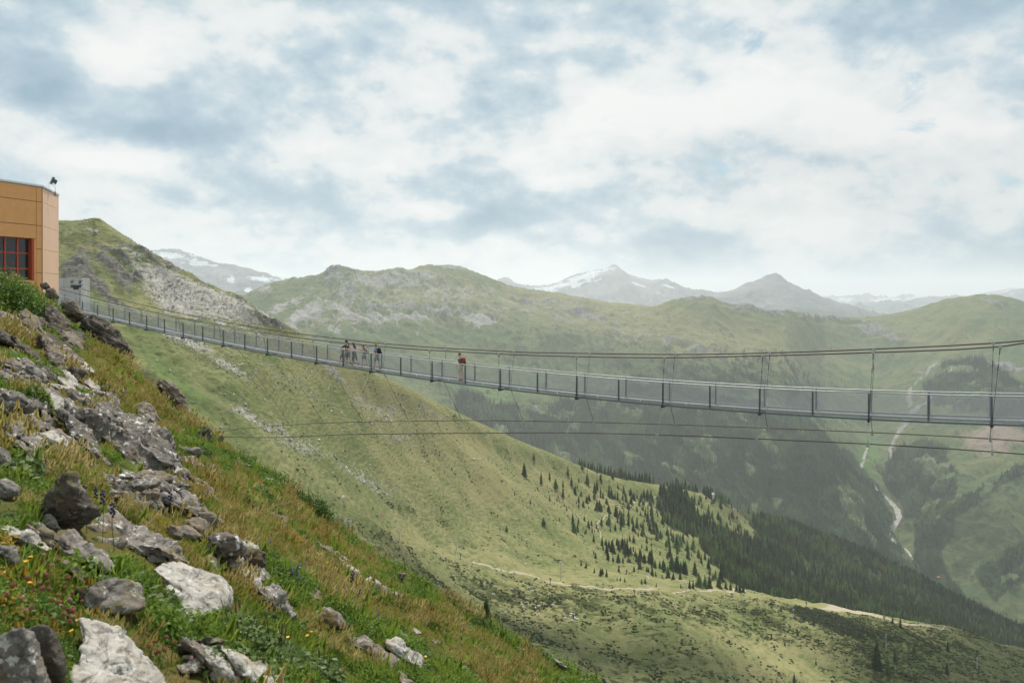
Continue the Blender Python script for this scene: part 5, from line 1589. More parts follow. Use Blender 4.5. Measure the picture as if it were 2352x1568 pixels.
PX4 = np.array([330.5, 390.4, 453, 518, 586, 657.7, 732, 811.7, 893.4, 980.5, 1071, 1167, 1267, 1371.5, 1485, 1602.8, 1726.6, 1860.6, 2000, 2151, 2308, 2477, 2653.5, 2841.4, 3039, 3249, 3474, 3709, 3971]) * W_ / 4096
TOP4 = np.array([1203.4, 1216.4, 1230.5, 1245.9, 1258.9, 1272.3, 1286.7, 1301, 1316, 1332.6, 1348, 1364, 1380.6, 1398, 1413, 1427, 1443.6, 1459, 1474, 1488.5, 1501, 1513.3, 1526.9, 1540.6, 1551, 1561, 1570, 1578, 1586]) * W_ / 4096
_i = np.arange(29)
_Yb = 69.908 - 1.3334 * _i
pxf = np.polyfit(_i, (PX4 - W_ / 2) / FL * _Yb, 5)
pzf = np.polyfit(_i, (HZ - TOP4) / FL * _Yb, 3)
BW = 1.10
POST_H = 1.28


def bridge_pt(i, side=0.0, up=0.0):
    """point of the bridge at post number i; side 0 near rail, 1 far rail; height measured from the rail"""
    ic = min(max(i, -1.0), 29.0)
    y_ = 69.908 - 1.3334 * i
    x_ = np.polyval(pxf, ic) + (i - ic) * 2.25
    z_ = np.polyval(pzf, ic) + (i - ic) * (np.polyval(pzf, ic) - np.polyval(pzf, ic - .1)) * 10 * (1 if i > ic else 1)
    return Vector((x_, y_, z_ + up)) + NFAR * (side * BW)


BD = Vector((np.polyval(pxf, 26) - np.polyval(pxf, 2), -1.3334 * 24, 0)).normalized()
NFAR = Vector((-BD.y, BD.x, 0))       # horizontal, away from the viewer
BZ = math.atan2(BD.y, BD.x)
I0, I1 = -2, 33
bridge = empty('suspension_footbridge', bridge_pt(14, .5, -POST_H), 0)
tag(bridge, 'long grey suspension footbridge with wire mesh sides hanging over the slope', 'bridge')
bpy.context.view_layer.update()
BO_ = bridge.location.copy()


def bpart(name, me, M=None, parent=None):
    o = link(name, me, parent or bridge)
    if M is not None:
        o.matrix_local = M
    return o


def frame(p, x_axis, up=Vector((0, 0, 1))):
    x_ = x_axis.normalized()
    y_ = up.cross(x_).normalized()
    z_ = x_.cross(y_)
    M = Matrix((x_, y_, z_)).transposed().to_4x4()
    M.translation = p - BO_
    return M


# posts: flat bar with flanges and a slanted head
mb = MB()
mb.box((0, 0, -POST_H / 2 - .02), (.075, .012, POST_H - .06))
mb.box((-.036, 0, -POST_H / 2 - .05), (.010, .07, POST_H - .12))
mb.box((.036, 0, -POST_H / 2 - .05), (.010, .07, POST_H - .12))
mb.box((0, 0, -.035), (.05, .05, .05))
post_me = mb.mesh('post', M_post)
for i in range(I0, I1 + 1):
    for sd in (0, 1):
        p = bridge_pt(i, sd)
        bpart('post', post_me, frame(p, BD))
# cross beams below every other post
mb = MB()
mb.box((0, BW / 2, 0), (.07, BW + .36, .10))
mb.box((0, -.12, .03), (.16, .05, .05)); mb.box((0, BW + .12, .03), (.16, .05, .05))
beam_me = mb.mesh('cross_beam', M_dark)
for i in range(I0, I1 + 1, 2):
    bpart('cross_beam', beam_me, frame(bridge_pt(i, 0, -POST_H - .06), BD))


def tube_along(name, pts, r, m, n=6, parent=None):
    mb = MB()
    mb.tube([Vector(p) - BO_ for p in pts], r, n)
    return bpart(name, mb.mesh(name, m, True), None, parent)


ii = np.arange(I0, I1 + .01, .5)
for sd in (0, 1):
    tube_along('handrail', [bridge_pt(i, sd) for i in ii], .027, M_rail, 8)
    tube_along('top_wire', [bridge_pt(i, sd, -.12) for i in ii], .005, M_net, 4)
    tube_along('bottom_wire', [bridge_pt(i, sd, -POST_H + .22) for i in ii], .005, M_net, 4)
    mb = MB()
    for a, b_ in zip(ii[:-1], ii[1:]):
        p, q = bridge_pt(a, sd, -POST_H + .02) - BO_, bridge_pt(b_, sd, -POST_H + .02) - BO_
        w_ = NFAR * .03
        h_ = Vector((0, 0, .045))
        mb.hexa([p - w_ - h_, q - w_ - h_, q + w_ - h_, p + w_ - h_, p - w_ + h_, q - w_ + h_, q + w_ + h_, p + w_ + h_])
    bpart('side_beam', mb.mesh('side_beam', M_post))
# deck panels: bar gratings
L2 = 2.594 / 2
mb = MB()
for k in range(17):
    mb.box((-L2 / 2 + .04 + k * (L2 - .08) / 16, 0, 0), (.052, BW - .12, .025))
for s in (-1, 0, 1):
    mb.box((0, s * (BW / 2 - .09), -.008), (L2 - .02, .03, .04))
mb.box((0, -(BW / 2 - .03), .055), (L2 - .03, .008, .10)); mb.box((0, BW / 2 - .03, .055), (L2 - .03, .008, .10))
deck_me = mb.mesh('deck_panel', M_galv)
for a in np.arange(I0, I1 - .01, .5):
    p, q = bridge_pt(a, .5, -POST_H + .12), bridge_pt(a + .5, .5, -POST_H + .12)
    bpart('deck_panel', deck_me, frame((p + q) / 2, q - p))
# wire mesh: diamond lattice, one panel per bay and side
NH = POST_H - .36
NL = 2.594 - .08
mb = MB()
stp = .062
asp = 0.55


def wire(a, b_):
    d = (b_ - a).normalized()
    n_ = Vector((0, 1, 0)); s_ = d.cross(n_).normalized()
    r_ = .0025
    mb.add([a + s_ * r_, a - s_ * .5 * r_ + n_ * r_, a - s_ * .5 * r_ - n_ * r_, b_ + s_ * r_, b_ - s_ * .5 * r_ + n_ * r_, b_ - s_ * .5 * r_ - n_ * r_], [(0, 1, 4, 3), (1, 2, 5, 4), (2, 0, 3, 5)])


run = NH / asp
k = -run
while k < NL:
    for sg in (1, -1):
        x0, z0, x1, z1 = k, 0.0, k + run, NH
        if x0 < 0: z0 = -x0 * asp; x0 = 0
        if x1 > NL: z1 = NH - (x1 - NL) * asp; x1 = NL
        if x1 > x0:
            if sg > 0: wire(Vector((x0 - NL / 2, 0, z0)), Vector((x1 - NL / 2, 0, z1)))
            else: wire(Vector((x0 - NL / 2, 0, NH - z0)), Vector((x1 - NL / 2, 0, NH - z1)))
    k += stp
net_me = mb.mesh('mesh_panel', M_net)
for i in range(I0, I1):
    for sd in (0, 1):
        p, q = bridge_pt(i, sd, -POST_H + .23), bridge_pt(i + 1, sd, -POST_H + .23)
        bpart('mesh_panel', net_me, frame((p + q) / 2 + NFAR * (.02 if sd == 0 else -.02), q - p))


def unproj(px, py, side):
    """pixel onto the vertical plane of the near (0) or far (1) rail"""
    d = Vector(((px - W_ / 2) / FL, 1.0, (HZ - py) / FL))
    lo, hi = -6.0, 40.0
    def f(i):
        p = bridge_pt(i, side)
        return (p.x / p.y) - d.x
    for _ in range(50):
        m_ = (lo + hi) / 2
        if f(m_) < 0: lo = m_
        else: hi = m_
    p = bridge_pt((lo + hi) / 2, side)
    return Vector((d.x * p.y, p.y, d.z * p.y)), (lo + hi) / 2


def c6(p): return [((200 + .236 * x_) * .5742, (1050 + .236 * y_) * .5742) for x_, y_ in p]
def c8(p): return [((400 + .5102 * x_) * .5742, (1200 + .5102 * y_) * .5742) for x_, y_ in p]
def c2(p): return [((900 + .6803 * x_) * .5742, (1000 + .6803 * y_) * .5742) for x_, y_ in p]
def c3(p): return [((2300 + .7636 * x_) * .5742, (1000 + .7636 * y_) * .5742) for x_, y_ in p]
def c5(p): return [(689 + .2014 * x_, 717.75 + .2014 * y_) for x_, y_ in p]
def cc6(p): return [(1722.6 + .2676 * x_, 746.5 + .2676 * y_) for x_, y_ in p]


near_c = c6([(150, 445), (420, 515), (965, 660), (1542, 795)]) + c8([(612, 138), (933, 197), (1282, 258), (1668, 310)]) + c2([(840, 560), (1203, 588), (1610, 610), (2068, 626)]) + c3([(468, 563), (984, 553), (1563, 536), (2228, 505)]) + [(2352, 787.5), (2600, 765)]
far_c = c6([(545, 445), (850, 540), (1362, 665), (1920, 800)]) + c8([(778, 132), (1089, 190), (1433, 247), (1815, 295)]) + c2([(943, 550), (1300, 577), (1700, 598), (2145, 607)]) + c3([(523, 546), (1020, 538), (1568, 518), (2192, 487)]) + [(2352, 782), (2600, 756)]
M_clampm = M_galv
mb = MB()
mb.box((0, 0, 0), (.16, .07, .07)); mb.box((0, 0, -.09), (.10, .03, .14)); mb.box((-.04, 0, .05), (.03, .05, .05)); mb.box((.04, 0, .05), (.03, .05, .05))
clamp_me = mb.mesh('clamp', M_clampm)


def smooth_path(pts, n=3):
    P = np.array([list(p) for p in pts])
    L = np.concatenate([[0], np.cumsum(np.linalg.norm(np.diff(P, axis=0), axis=1))])
    q = np.concatenate([np.linspace(L[k], L[k + 1], n, endpoint=False) for k in range(len(L) - 1)] + [[L[-1]]])
    return [Vector(r_) for r_ in pchip(L, P, q)]


for sd, line in ((0, near_c), (1, far_c)):
    P3 = [unproj(x_, y_, sd) for x_, y_ in line]
    tube_along('main_cable', smooth_path([p for p, _ in P3]), .034, M_cable, 8)
    clamps = P3[1:-2]
    first_even = [2 * round((i_) / 2) for _, i_ in clamps]
    for p, i_ in clamps:
        ev = 2 * round(i_ / 2)
        # hangers lean along the bridge: lower end at the cross beam
        e = bridge_pt(ev, sd, -POST_H - .05) + NFAR * (-.15 if sd == 0 else .15)
        mb = MB()
        a = p - BO_; b_ = e - BO_
        d = b_ - a
        mb.tube([a + d * .02, a + d * .10], .016, 6); mb.tube([a + d * .10, a + d * .9], .009, 5); mb.tube([a + d * .22, a + d * .30], .017, 6); mb.tube([a + d * .9, b_], .02, 6)
        h = bpart('hanger', mb.mesh('hanger', M_dark, True))
        o = link('clamp', clamp_me, h)
        o.matrix_local = frame(p, BD)

# wind cables below the deck and their tie rods
nearw = [(530, 1003.5)] + c8([(1305, 1077), (1815, 1060)]) + c5([(360, 1395), (1158, 1380), (2028, 1373)]) + [(1290, 993.5), (1500, 998)] + cc6([(45, 975), (1020, 1020), (2140, 1090), (2352, 1105)]) + [(2600, 1062)]
farw = [(500, 989)] + c5([(255, 1258), (710, 1245), (1270, 1237), (1873, 1230), (2281, 1233)]) + c2([(1770, 1004), (2187, 1012)]) + c3([(115, 905), (535, 914)]) + cc6([(155, 883), (1035, 920), (2040, 973), (2352, 992)]) + [(2600, 1030)]


def wind_off(i):
    return 0.55 + .0146 * (27 - i) ** 2 if i < 27 else .55 + .0146 * (i - 27) ** 2


def wind_pt(i, near, line):
    """wind cable point opposite post i"""
    w_ = wind_off(i)
    base = bridge_pt(i, 0 if near else 1, -POST_H - .1) + NFAR * (-w_ if near else w_)
    px = base.x / base.y * FL + W_ / 2
    py = float(pchip(np.array([q[0] for q in line]), np.array([q[1] for q in line]), np.array([px]))[0])
    return Vector((base.x, base.y, (HZ - py) / FL * base.y))


for near, line in ((True, nearw), (False, farw)):
    idx = [q for q in range(4, 33, 2)]
    pts = [wind_pt(q, near, line) for q in idx]
    d0 = (pts[0] - pts[1])
    pts = [pts[0] + d0 * 3.5 + Vector((0, 0, -1.2)), pts[0] + d0 * 1.6 + Vector((0, 0, -.4))] + pts
    tube_along('wind_cable', smooth_path(pts), .026, M_cable, 6)
    for q, p in zip(idx, pts[2:]):
        if q < 8:
            continue
        e = bridge_pt(q, 0 if near else 1, -POST_H - .12) + NFAR * (-.12 if near else .12)
        a, b_ = e - BO_, p - BO_
        d = b_ - a
        mb = MB()
        mb.tube([a, b_], .012 if not near else .011, 5)
        for t in ((.02, .08), (.10, .14), (.84, .89), (.92, .98)):
            mb.tube([a + d * t[0], a + d * t[1]], .018, 6)
        h = bpart('tie_rod', mb.mesh('tie_rod', M_tie if near else M_cable, True))
        o = link('clamp', clamp_me, h)
        o.matrix_local = frame(p, BD)

# ================================================================== BRIDGE PORTAL (concrete)
M_conc, n, b = newmat('concrete', (0.45, 0.43, 0.40), 0.9, spec=.1)
pos = n.node('ShaderNodeTexCoord').outputs['Object']
c = n.ramp(n.noise(n.vmath('MULTIPLY', pos, (1, 1, .25)), 2.2, 6, .65), [(.3, (.40, .385, .355)), (.55, (.54, .52, .48)), (.75, (.62, .60, .56))])
n.put(b.inputs['Base Color'], c)
n.put(b.inputs['Normal'], n.bump(n.noise(pos, 18, 5, .6), .25, .02))


def at(px, py, Y):
    return Vector(((px - W_ / 2) / FL * Y, Y, (HZ - py) / FL * Y))


portal = empty('bridge_portal', at(160, 716, 73.5))
tag(portal, 'pale concrete anchor block with cable sockets at the bridge end', 'anchor block')
po = portal.location
yP = 73.5
# front face corner pixels, block turned like the bridge axis
A = at(128, 637, yP + .6); B = at(168, 638, yP); Cc = at(186, 640, yP - .2 + .9)
mb = MB()


def slab_between(p, q, z0, z1, th, dirv):
    d = dirv.normalized() * th
    return [Vector((p.x, p.y, z0)), Vector((q.x, q.y, z0)), Vector((q.x + d.x, q.y + d.y, z0)), Vector((p.x + d.x, p.y + d.y, z0)),
            Vector((p.x, p.y, z1)), Vector((q.x, q.y, z1)), Vector((q.x + d.x, q.y + d.y, z1)), Vector((p.x + d.x, p.y + d.y, z1))]


z1 = B.z; z0 = at(168, 740, yP).z
mb.hexa([v - po for v in slab_between(A, Cc, z0, z1, 1.9, Vector((-.1, 1, 0)))])
mb.build('wall', M_conc, portal)
mb = MB()
for zz_ in (659, 690):
    a = at(128, zz_, yP + .6); c_ = at(186, zz_ + 1, yP + .7)
    mb.tube([a - po + Vector((0, -.004, 0)), c_ - po + Vector((0, -.004, 0))], .012, 4)
mb.build('formwork_joint', M_dark, portal)
sock = MB(); sock.box((0, 0, 0), (.32, .26, .06)); sock.tube([(.02, -.02, -.14), (.02, -.26, -.18)], .085, 10); sock.tube([(.02, -.26, -.18), (.02, -.32, -.19)], .05, 8); sock.m = sock.m
sock_me = sock.mesh('cable_socket', M_dark)
for (sx_, sy_) in ((166.5, 644), (185, 645), (167, 653.5), (185.5, 654)):
    o = link('cable_socket', sock_me, portal)
    o.location = at(sx_, sy_, yP - .15) - po
mb = MB(); mb.box((0, -.2, 0), (.5, .4, .26)); mb.box((.06, -.18, -.2), (.36, .32, .22)); mb.box((.27, -.24, .08), (.3, .3, .1), Matrix.Rotation(.5, 3, 'Y'))
o = mb.build('cable_saddle', M_dark, portal); o.location = at(175.5, 658, yP - .1) - po

# ================================================================== ORANGE BUILDING
M_or = simple('cladding_orange', (0.74, 0.35, 0.12), 0.42, var=.05, scale=2.5, spec=.4)
M_or_lit = simple('cladding_orange_lit', (0.70, 0.43, 0.26), 0.42, var=.04, scale=2.5, spec=.4)  # paler copy for chamfer and side: their brighter light put into the colour
M_jt = simple('cladding_backing', (0.11, 0.06, 0.035), 0.8)
M_red = simple('frame_red', (0.40, 0.06, 0.018), 0.45, spec=.4)
M_trim = simple('roof_trim', (0.62, 0.65, 0.68), 0.4, .4)
M_gl, n, b = newmat('window_glass', (0.02, 0.023, 0.026), 0.06, spec=.5)
YC = 50.0
corner = at(96.5, 665, YC); corner.z = 0
left = at(-60, 665, YC / 1.1); left.z = 0          # wall runs towards the viewer on the left
left = corner + (left - corner).normalized() * 9.0
chamf = at(101, 665, YC + .55); chamf.z = 0
right = at(133, 665, 54.4); right.z = 0


def zat(py, Y): return (HZ - py) / FL * Y


ztop = zat(405 + 23.5, YC)
bld = empty('orange_building', (corner.x, corner.y, -1.5))
tag(bld, 'orange panel-clad mountain station building with red-framed window at left edge', 'building')
bo = bld.location.copy()
zj = [zat(428.5, YC) - .1, zat(493.5, YC), zat(574, YC), zat(655, YC), zat(736, YC), zat(815, YC)]
zj = [ztop - .06, zat((680 + 390 / 3.017) * .5742, YC), zat((680 + 675 / 3.017) * .5742, YC), zat((680 + 957 / 3.017) * .5742, YC), zat((680 + 1240 / 3.017) * .5742, YC), zat((680 + 1530 / 3.017) * .5742, YC)]


def wall_panel(p, q, z0, z1, m, name='cladding_panel', gap=.018, th=.05, out=None):
    d = (q - p).normalized()
    nrm = Vector((d.y, -d.x, 0)) if out is None else out
    a, b_ = p + d * gap, q - d * gap
    v = [Vector((a.x, a.y, z0 + gap)), Vector((b_.x, b_.y, z0 + gap)), None, None, Vector((a.x, a.y, z1 - gap)), Vector((b_.x, b_.y, z1 - gap)), None, None]
    v[2] = v[1] + nrm * th; v[3] = v[0] + nrm * th; v[6] = v[5] + nrm * th; v[7] = v[4] + nrm * th
    mb = MB()
    mb.hexa([x_ - bo for x_ in v])
    o = mb.build(name, m, bld)
    return o


d1 = (left - corner).normalized()
n1_ = Vector((-d1.y, d1.x, 0))
if n1_.x < 0: n1_ = -n1_
d2 = (right - chamf).normalized()
n2_ = Vector((d2.y, -d2.x, 0))
if n2_.x < 0: n2_ = -n2_
dc = (chamf - corner).normalized(); nc_ = Vector((dc.y, -dc.x, 0))
if nc_.x < 0: nc_ = -nc_


def wpos(pxc):
    """crop column -> distance along the front wall"""
    u_ = ((pxc / 3.017) * .5742 - W_ / 2) / FL
    # corner + d1*s : solve x = u y
    return (u_ * corner.y - corner.x) / (d1.x - u_ * d1.y)


s_j = wpos(430); s_w = wpos(405)
# window opening from z of sill to head
zh = zat((680 + 830 / 3.017) * .5742, corner.y + d1.y * s_w)
zs = zh - 2.75
s_far = wpos(-130)
for k in range(5):
    wall_panel(corner + d1 * .05, corner + d1 * s_j, zj[k + 1], zj[k], M_or, out=n1_)
s_mid = wpos(-40)
for k in range(2):
    wall_panel(corner + d1 * s_j, corner + d1 * 9, zj[k + 1], zj[k], M_or, out=n1_)
wall_panel(corner + d1 * s_j, corner + d1 * 9, zh, zj[2], M_or, out=n1_)
wall_panel(corner + d1 * s_j, corner + d1 * s_w, zj[4], zh, M_or, out=n1_, gap=.006)
wall_panel(corner + d1 * s_j, corner + d1 * 9, zj[5], zs, M_or, out=n1_)
wall_panel(corner + d1 * s_j, corner + d1 * s_w, zs, zj[4], M_or, out=n1_, gap=.006)
for k in range(5):
    wall_panel(corner, chamf, zj[k + 1], zj[k], M_or_lit, out=nc_, gap=.004)
    e1 = chamf + d2 * .9; e2 = chamf + d2 * 3.7
    wall_panel(chamf + d2 * .02, e1, zj[k + 1], zj[k], M_or_lit, out=n2_, gap=.01)
    wall_panel(e1, e2, zj[k + 1], zj[k], M_or_lit, out=n2_, gap=.01)
    wall_panel(e2, right, zj[k + 1], zj[k], M_or_lit, out=n2_, gap=.01)
# core walls behind the cladding
mb = MB()
zb = zj[5] - 1.5
back = Vector((-.35, .6, 0)) * 10


def core(p, q, z0, z1, nrm, th=.3):
    v = [Vector((p.x, p.y, z0)), Vector((q.x, q.y, z0)), Vector((q.x, q.y, z0)) - nrm * th, Vector((p.x, p.y, z0)) - nrm * th]
    v += [Vector((x_.x, x_.y, z1)) for x_ in v]
    mb.hexa([x_ - bo for x_ in v])


core(corner, corner + d1 * s_w, zb, ztop - .1, n1_)
core(corner + d1 * s_w, corner + d1 * 9, zh + .01, ztop - .1, n1_)
core(corner + d1 * s_w, corner + d1 * 9, zb, zs - .01, n1_)
core(corner, chamf, zb, ztop - .1, nc_, .2)
core(chamf, right, zb, ztop - .1, n2_)
core(right, right + Vector((-9, 2, 0)), zb, ztop - .1, Vector((0, 1, 0)))
mb.build('wall', M_jt, bld)
# roof with trim
mb = MB()
pts = [corner + d1 * 9 + n1_ * .1, corner + n1_ * .1 + nc_ * .04, chamf + n2_ * .1 + nc_ * .04, right + n2_ * .1, right + Vector((-9, 2, 0))]
lo_ = [Vector((p.x, p.y, ztop - .05)) - bo for p in pts]; hi_ = [Vector((p.x, p.y, ztop + .07)) - bo for p in pts]
mb.add(lo_ + hi_, [tuple(range(5))[::-1], tuple(range(5, 10))] + [(k, (k + 1) % 5, 5 + (k + 1) % 5, 5 + k) for k in range(5)])
mb.build('roof', M_trim, bld)
# window: frame, mullions, panes
win = empty('window'); win.parent = bld
def wbox(sa, sb, za, zb_, dep0, dep1, name, m, par):
    a = corner + d1 * sa; b_ = corner + d1 * sb
    v = []
    for z_ in (za, zb_):
        for (p, dd) in ((a, dep0), (b_, dep0), (b_, dep1), (a, dep1)):
            q = p + n1_ * dd
            v.append(Vector((q.x, q.y, z_)) - bo)
    mb = MB(); mb.hexa(v)
    return mb.build(name, m, par)
mull = [wpos(c_) for c_ in (375, 237, 86, -66, -218)]
zr = zat((680 + 1000 / 3.017) * .5742, corner.y + d1.y * wpos(237))
rows = [zh - .05, zr, zr - 1.02, zs + .05]
wbox(s_w + .003, mull[0], zs + .003, zh - .003, -.34, .06, 'frame', M_red, win)
for c_ in mull[1:]:
    wbox(c_ - .055, c_ + .055, zs + .003, zh - .003, -.28, -.16, 'mullion', M_red, win)
wbox(mull[0], mull[-1], zh - .05, zh - .004, -.27, -.17, 'mullion', M_red, win)
for r_ in rows[1:3]:
    wbox(mull[0] + .001, mull[-1], r_ - .045, r_ + .045, -.275, -.165, 'mullion', M_red, win)
for a, b_ in zip(mull[:-1], mull[1:]):
    for r0, r1 in zip(rows[:-1], rows[1:]):
        wbox(a + .01, b_ - .01, r1 + .01, r0 - .01, -.25, -.22, 'pane', M_gl, win)

# floodlight on the roof corner
M_lamp = simple('lamp_housing', (0.10, 0.105, 0.11), 0.45, .2)
M_lg, n, b = newmat('lamp_glass', (0.42, 0.46, 0.48), 0.12, spec=.6)
fp = at(118, 433, YC + 2.0)
fl = empty('floodlight', (fp.x, fp.y, ztop + .07))
tag(fl, 'square floodlight on a bracket at the roof corner of the orange building', 'floodlight')
flz = zat(414.5, YC + 2) - fl.location.z
Mr = Matrix.Rotation(R(-52), 3, 'Z') @ Matrix.Rotation(R(-20), 3, 'X')
def bx2(mb, c_, s_): mb.box(Mr @ Vector(c_) + Vector((0, 0, flz)), s_, Mr)
mb = MB(); bx2(mb, (0, .06, 0), (.46, .14, .48)); bx2(mb, (0, .2, .02), (.26, .16, .26)); bx2(mb, (-.05, .3, .0), (.1, .1, .3)); mb.build('housing', M_lamp, fl)
mb = MB(); bx2(mb, (0, -.03, 0), (.42, .04, .44)); mb.build('lens', M_lg, fl)
mb = MB(); mb.tube([(-.2, -.02, -.45), (-.2, -.02, 0), (-.2, .0, flz - .1), (.05, .05, flz - .28)], .018, 6); mb.tube([(.28, .0, -.3), (.28, 0, .1), (.1, .05, flz - .25)], .018, 6); mb.build('bracket', M_trim, fl)
mb = MB()
for dx_ in (-.2, .28):
    mb.box((dx_, -.02, -.32), (.05, .05, .34)); mb.box((dx_ - .05, -.02, -.36), (.12, .04, .03))
mb.build('bracket_foot', M_red, fl)

# ================================================================== PEOPLE
def skinned(name, V, E, rad, mat, parent=None, sub=1):
    me = bpy.data.meshes.new(name)
    me.from_pydata([tuple(v) for v in V], E, [])
    me.materials.append(mat)
    o = link(name, me, parent)
    md = o.modifiers.new('skin', 'SKIN')
    md.use_smooth_shade = True
    md.branch_smoothing = .3
    sv = me.skin_vertices[0].data
    for k, r_ in enumerate(rad):
        sv[k].radius = r_ if isinstance(r_, tuple) else (r_, r_)
        sv[k].use_root = (k == 0)
    if sub:
        s_ = o.modifiers.new('subsurf', 'SUBSURF')
        s_.levels = sub; s_.render_levels = sub
    return o


def cloth(name, c, var=.18):
    return simple(name, c, .85, var=var, scale=9)


M_skin = simple('skin', (0.56, 0.34, 0.25), 0.55, var=.06)
M_skin2 = simple('skin_tanned', (0.47, 0.27, 0.19), 0.55, var=.06)
M_eye = simple('eye_dark', (0.02, 0.02, 0.02), 0.3)


def person(px, lat, h, label, pose, colors, turn=0.0, ifix=None):
    """standing or walking figure on the bridge deck; pose: legs (thigh, knee) and arms (shoulder, out, elbow) in degrees"""
    lo, hi = -3.0, 33.0
    for _ in range(50):
        m_ = (lo + hi) / 2
        p = bridge_pt(m_, lat)
        if p.x / p.y * FL + W_ / 2 < px: lo = m_
        else: hi = m_
    i_ = (lo + hi) / 2
    g = bridge_pt(i_, lat, -POST_H + .14)
    fwd = -BD
    root = empty('person', g, math.atan2(fwd.y, fwd.x) - math.pi / 2 + turn)
    tag(root, label, 'person')
    s = h / 1.75
    fem = pose.get('slim', 1.0)
    sn = lambda a: math.sin(R(a)); cs = lambda a: math.cos(R(a))
    lean = pose.get('lean', 3)
    hip = {}
    J = {'pel': Vector((0, 0, .95))}
    def up(z_): return Vector((0, (z_ - .95) * math.tan(R(lean)), z_))
    J['waist'] = up(1.10); J['chest'] = up(1.30); J['neck0'] = up(1.44); 
    hp = pose.get('head', 8)
    J['neck1'] = J['neck0'] + Vector((0, .02 + .05 * sn(hp), .08))
    J['head0'] = J['neck1'] + Vector((0, .02 + .04 * sn(hp), .06)); J['head1'] = J['head0'] + Vector((0, .05 * sn(hp), .105))
    J['nose'] = J['head0'] + Vector((0, .10 * cs(hp), .02 - .10 * sn(hp)))
    for sd, key in ((-1, 'L'), (1, 'R')):
        th, kn = pose['leg' + key]
        J['hip' + key] = Vector((sd * .09, 0, .92))
        J['kne' + key] = J['hip' + key] + Vector((sd * .01, .43 * sn(th), -.43 * cs(th)))
        J['ank' + key] = J['kne' + key] + Vector((0, .41 * sn(th - kn), -.41 * cs(th - kn)))
        f_ = (th - kn) * .5
        J['heel' + key] = J['ank' + key] + Vector((0, -.05 * cs(f_), -.045 - .05 * sn(f_)))
        J['toe' + key] = J['ank' + key] + Vector((sd * .02, .16 * cs(f_), -.05 + .16 * sn(f_)))
        a, out, el = pose['arm' + key]
        J['sho' + key] = up(1.40) + Vector((sd * .175 * fem, 0, 0))
        J['elb' + key] = J['sho' + key] + Vector((sd * .28 * sn(out), .28 * sn(a) * cs(out), -.28 * cs(a) * cs(out)))
        J['wri' + key] = J['elb' + key] + Vector((sd * .10 * sn(out), .25 * sn(a + el), -.25 * cs(a + el)))
        dv = (J['wri' + key] - J['elb' + key]).normalized()
        J['hand' + key] = J['wri' + key] + dv * .07
        side = dv.cross(Vector((1, 0, 0))).normalized()
        for q in range(4):
            b0 = J['hand' + key] + side * (q - 1.5) * .02
            ln = (.075, .085, .08, .062)[q]
            J['f%d%s1' % (q, key)] = b0 + dv * ln * .55 + Vector((-sd * .01, 0, 0))
            J['f%d%s2' % (q, key)] = b0 + dv * ln + Vector((-sd * .03, 0, -.012))
        J['th%s' % key] = J['wri' + key] + dv * .06 + side * .055 + Vector((-sd * .02, 0, 0))
    dz = min(J['heelL'].z, J['toeL'].z, J['heelR'].z, J['toeR'].z) - .022
    for k_ in J: J[k_] = (J[k_] - Vector((0, 0, dz))) * s
    names = list(J.keys()); ix = {k_: q for q, k_ in enumerate(names)}
    E = [('pel', 'waist'), ('waist', 'chest'), ('chest', 'neck0'), ('neck0', 'neck1'), ('neck1', 'head0'), ('head0', 'head1'), ('head0', 'nose')]
    for key in 'LR':
        E += [('pel', 'hip' + key), ('hip' + key, 'kne' + key), ('kne' + key, 'ank' + key), ('ank' + key, 'heel' + key), ('ank' + key, 'toe' + key), ('chest', 'sho' + key), ('sho' + key, 'elb' + key), ('elb' + key, 'wri' + key), ('wri' + key, 'hand' + key), ('wri' + key, 'th' + key)]
        for q in range(4):
            E += [('hand' + key, 'f%d%s1' % (q, key)), ('f%d%s1' % (q, key), 'f%d%s2' % (q, key))]
    rad = {'pel': (.15, .10), 'waist': (.135 * fem, .09), 'chest': (.155 * fem, .105), 'neck0': .07, 'neck1': .05, 'head0': (.075, .088), 'head1': (.07, .085), 'nose': .016}
    for key in 'LR':
        rad.update({'hip' + key: .095, 'kne' + key: .058, 'ank' + key: .037, 'heel' + key: .034, 'toe' + key: .028, 'sho' + key: .062, 'elb' + key: .042, 'wri' + key: .029, 'hand' + key: (.036, .02), 'th' + key: .010})
        for q in range(4):
            rad['f%d%s1' % (q, key)] = .009; rad['f%d%s2' % (q, key)] = .007
    def sub_skin(name, ns, es, mat, add=.012, over=None):
        sel = {k_: q for q, k_ in enumerate(ns)}
        rr_ = []
        for k_ in ns:
            r0 = (over or {}).get(k_, rad[k_])
            r0 = r0 if isinstance(r0, tuple) else (r0, r0)
            rr_.append(((r0[0] + add) * s, (r0[1] + add) * s))
        return skinned(name, [J[k_] for k_ in ns], [(sel[a], sel[b_]) for a, b_ in es], rr_, mat, root)
    sk = colors.get('skin', M_skin)
    sub_skin('body', names, E, sk, 0)
    # eyes
    mb = MB()
    for sd in (-1, 1):
        mb.ell(J['head0'] + Vector((sd * .03, .083, .045)) * s, (.011 * s, .008 * s, .009 * s), 6, 4)
    mb.ell(J['head0'] + Vector((0, .078, -.035)) * s, (.022 * s, .008 * s, .005 * s), 6, 4)
    mb.build('face', M_eye, root)
    # shirt: trunk and upper arms
    K = dict(J)
    ns = ['chest', 'waist', 'pel', 'neck0']; es = [('chest', 'waist'), ('waist', 'pel'), ('chest', 'neck0')]
    frac = pose.get('sleeve', .75)
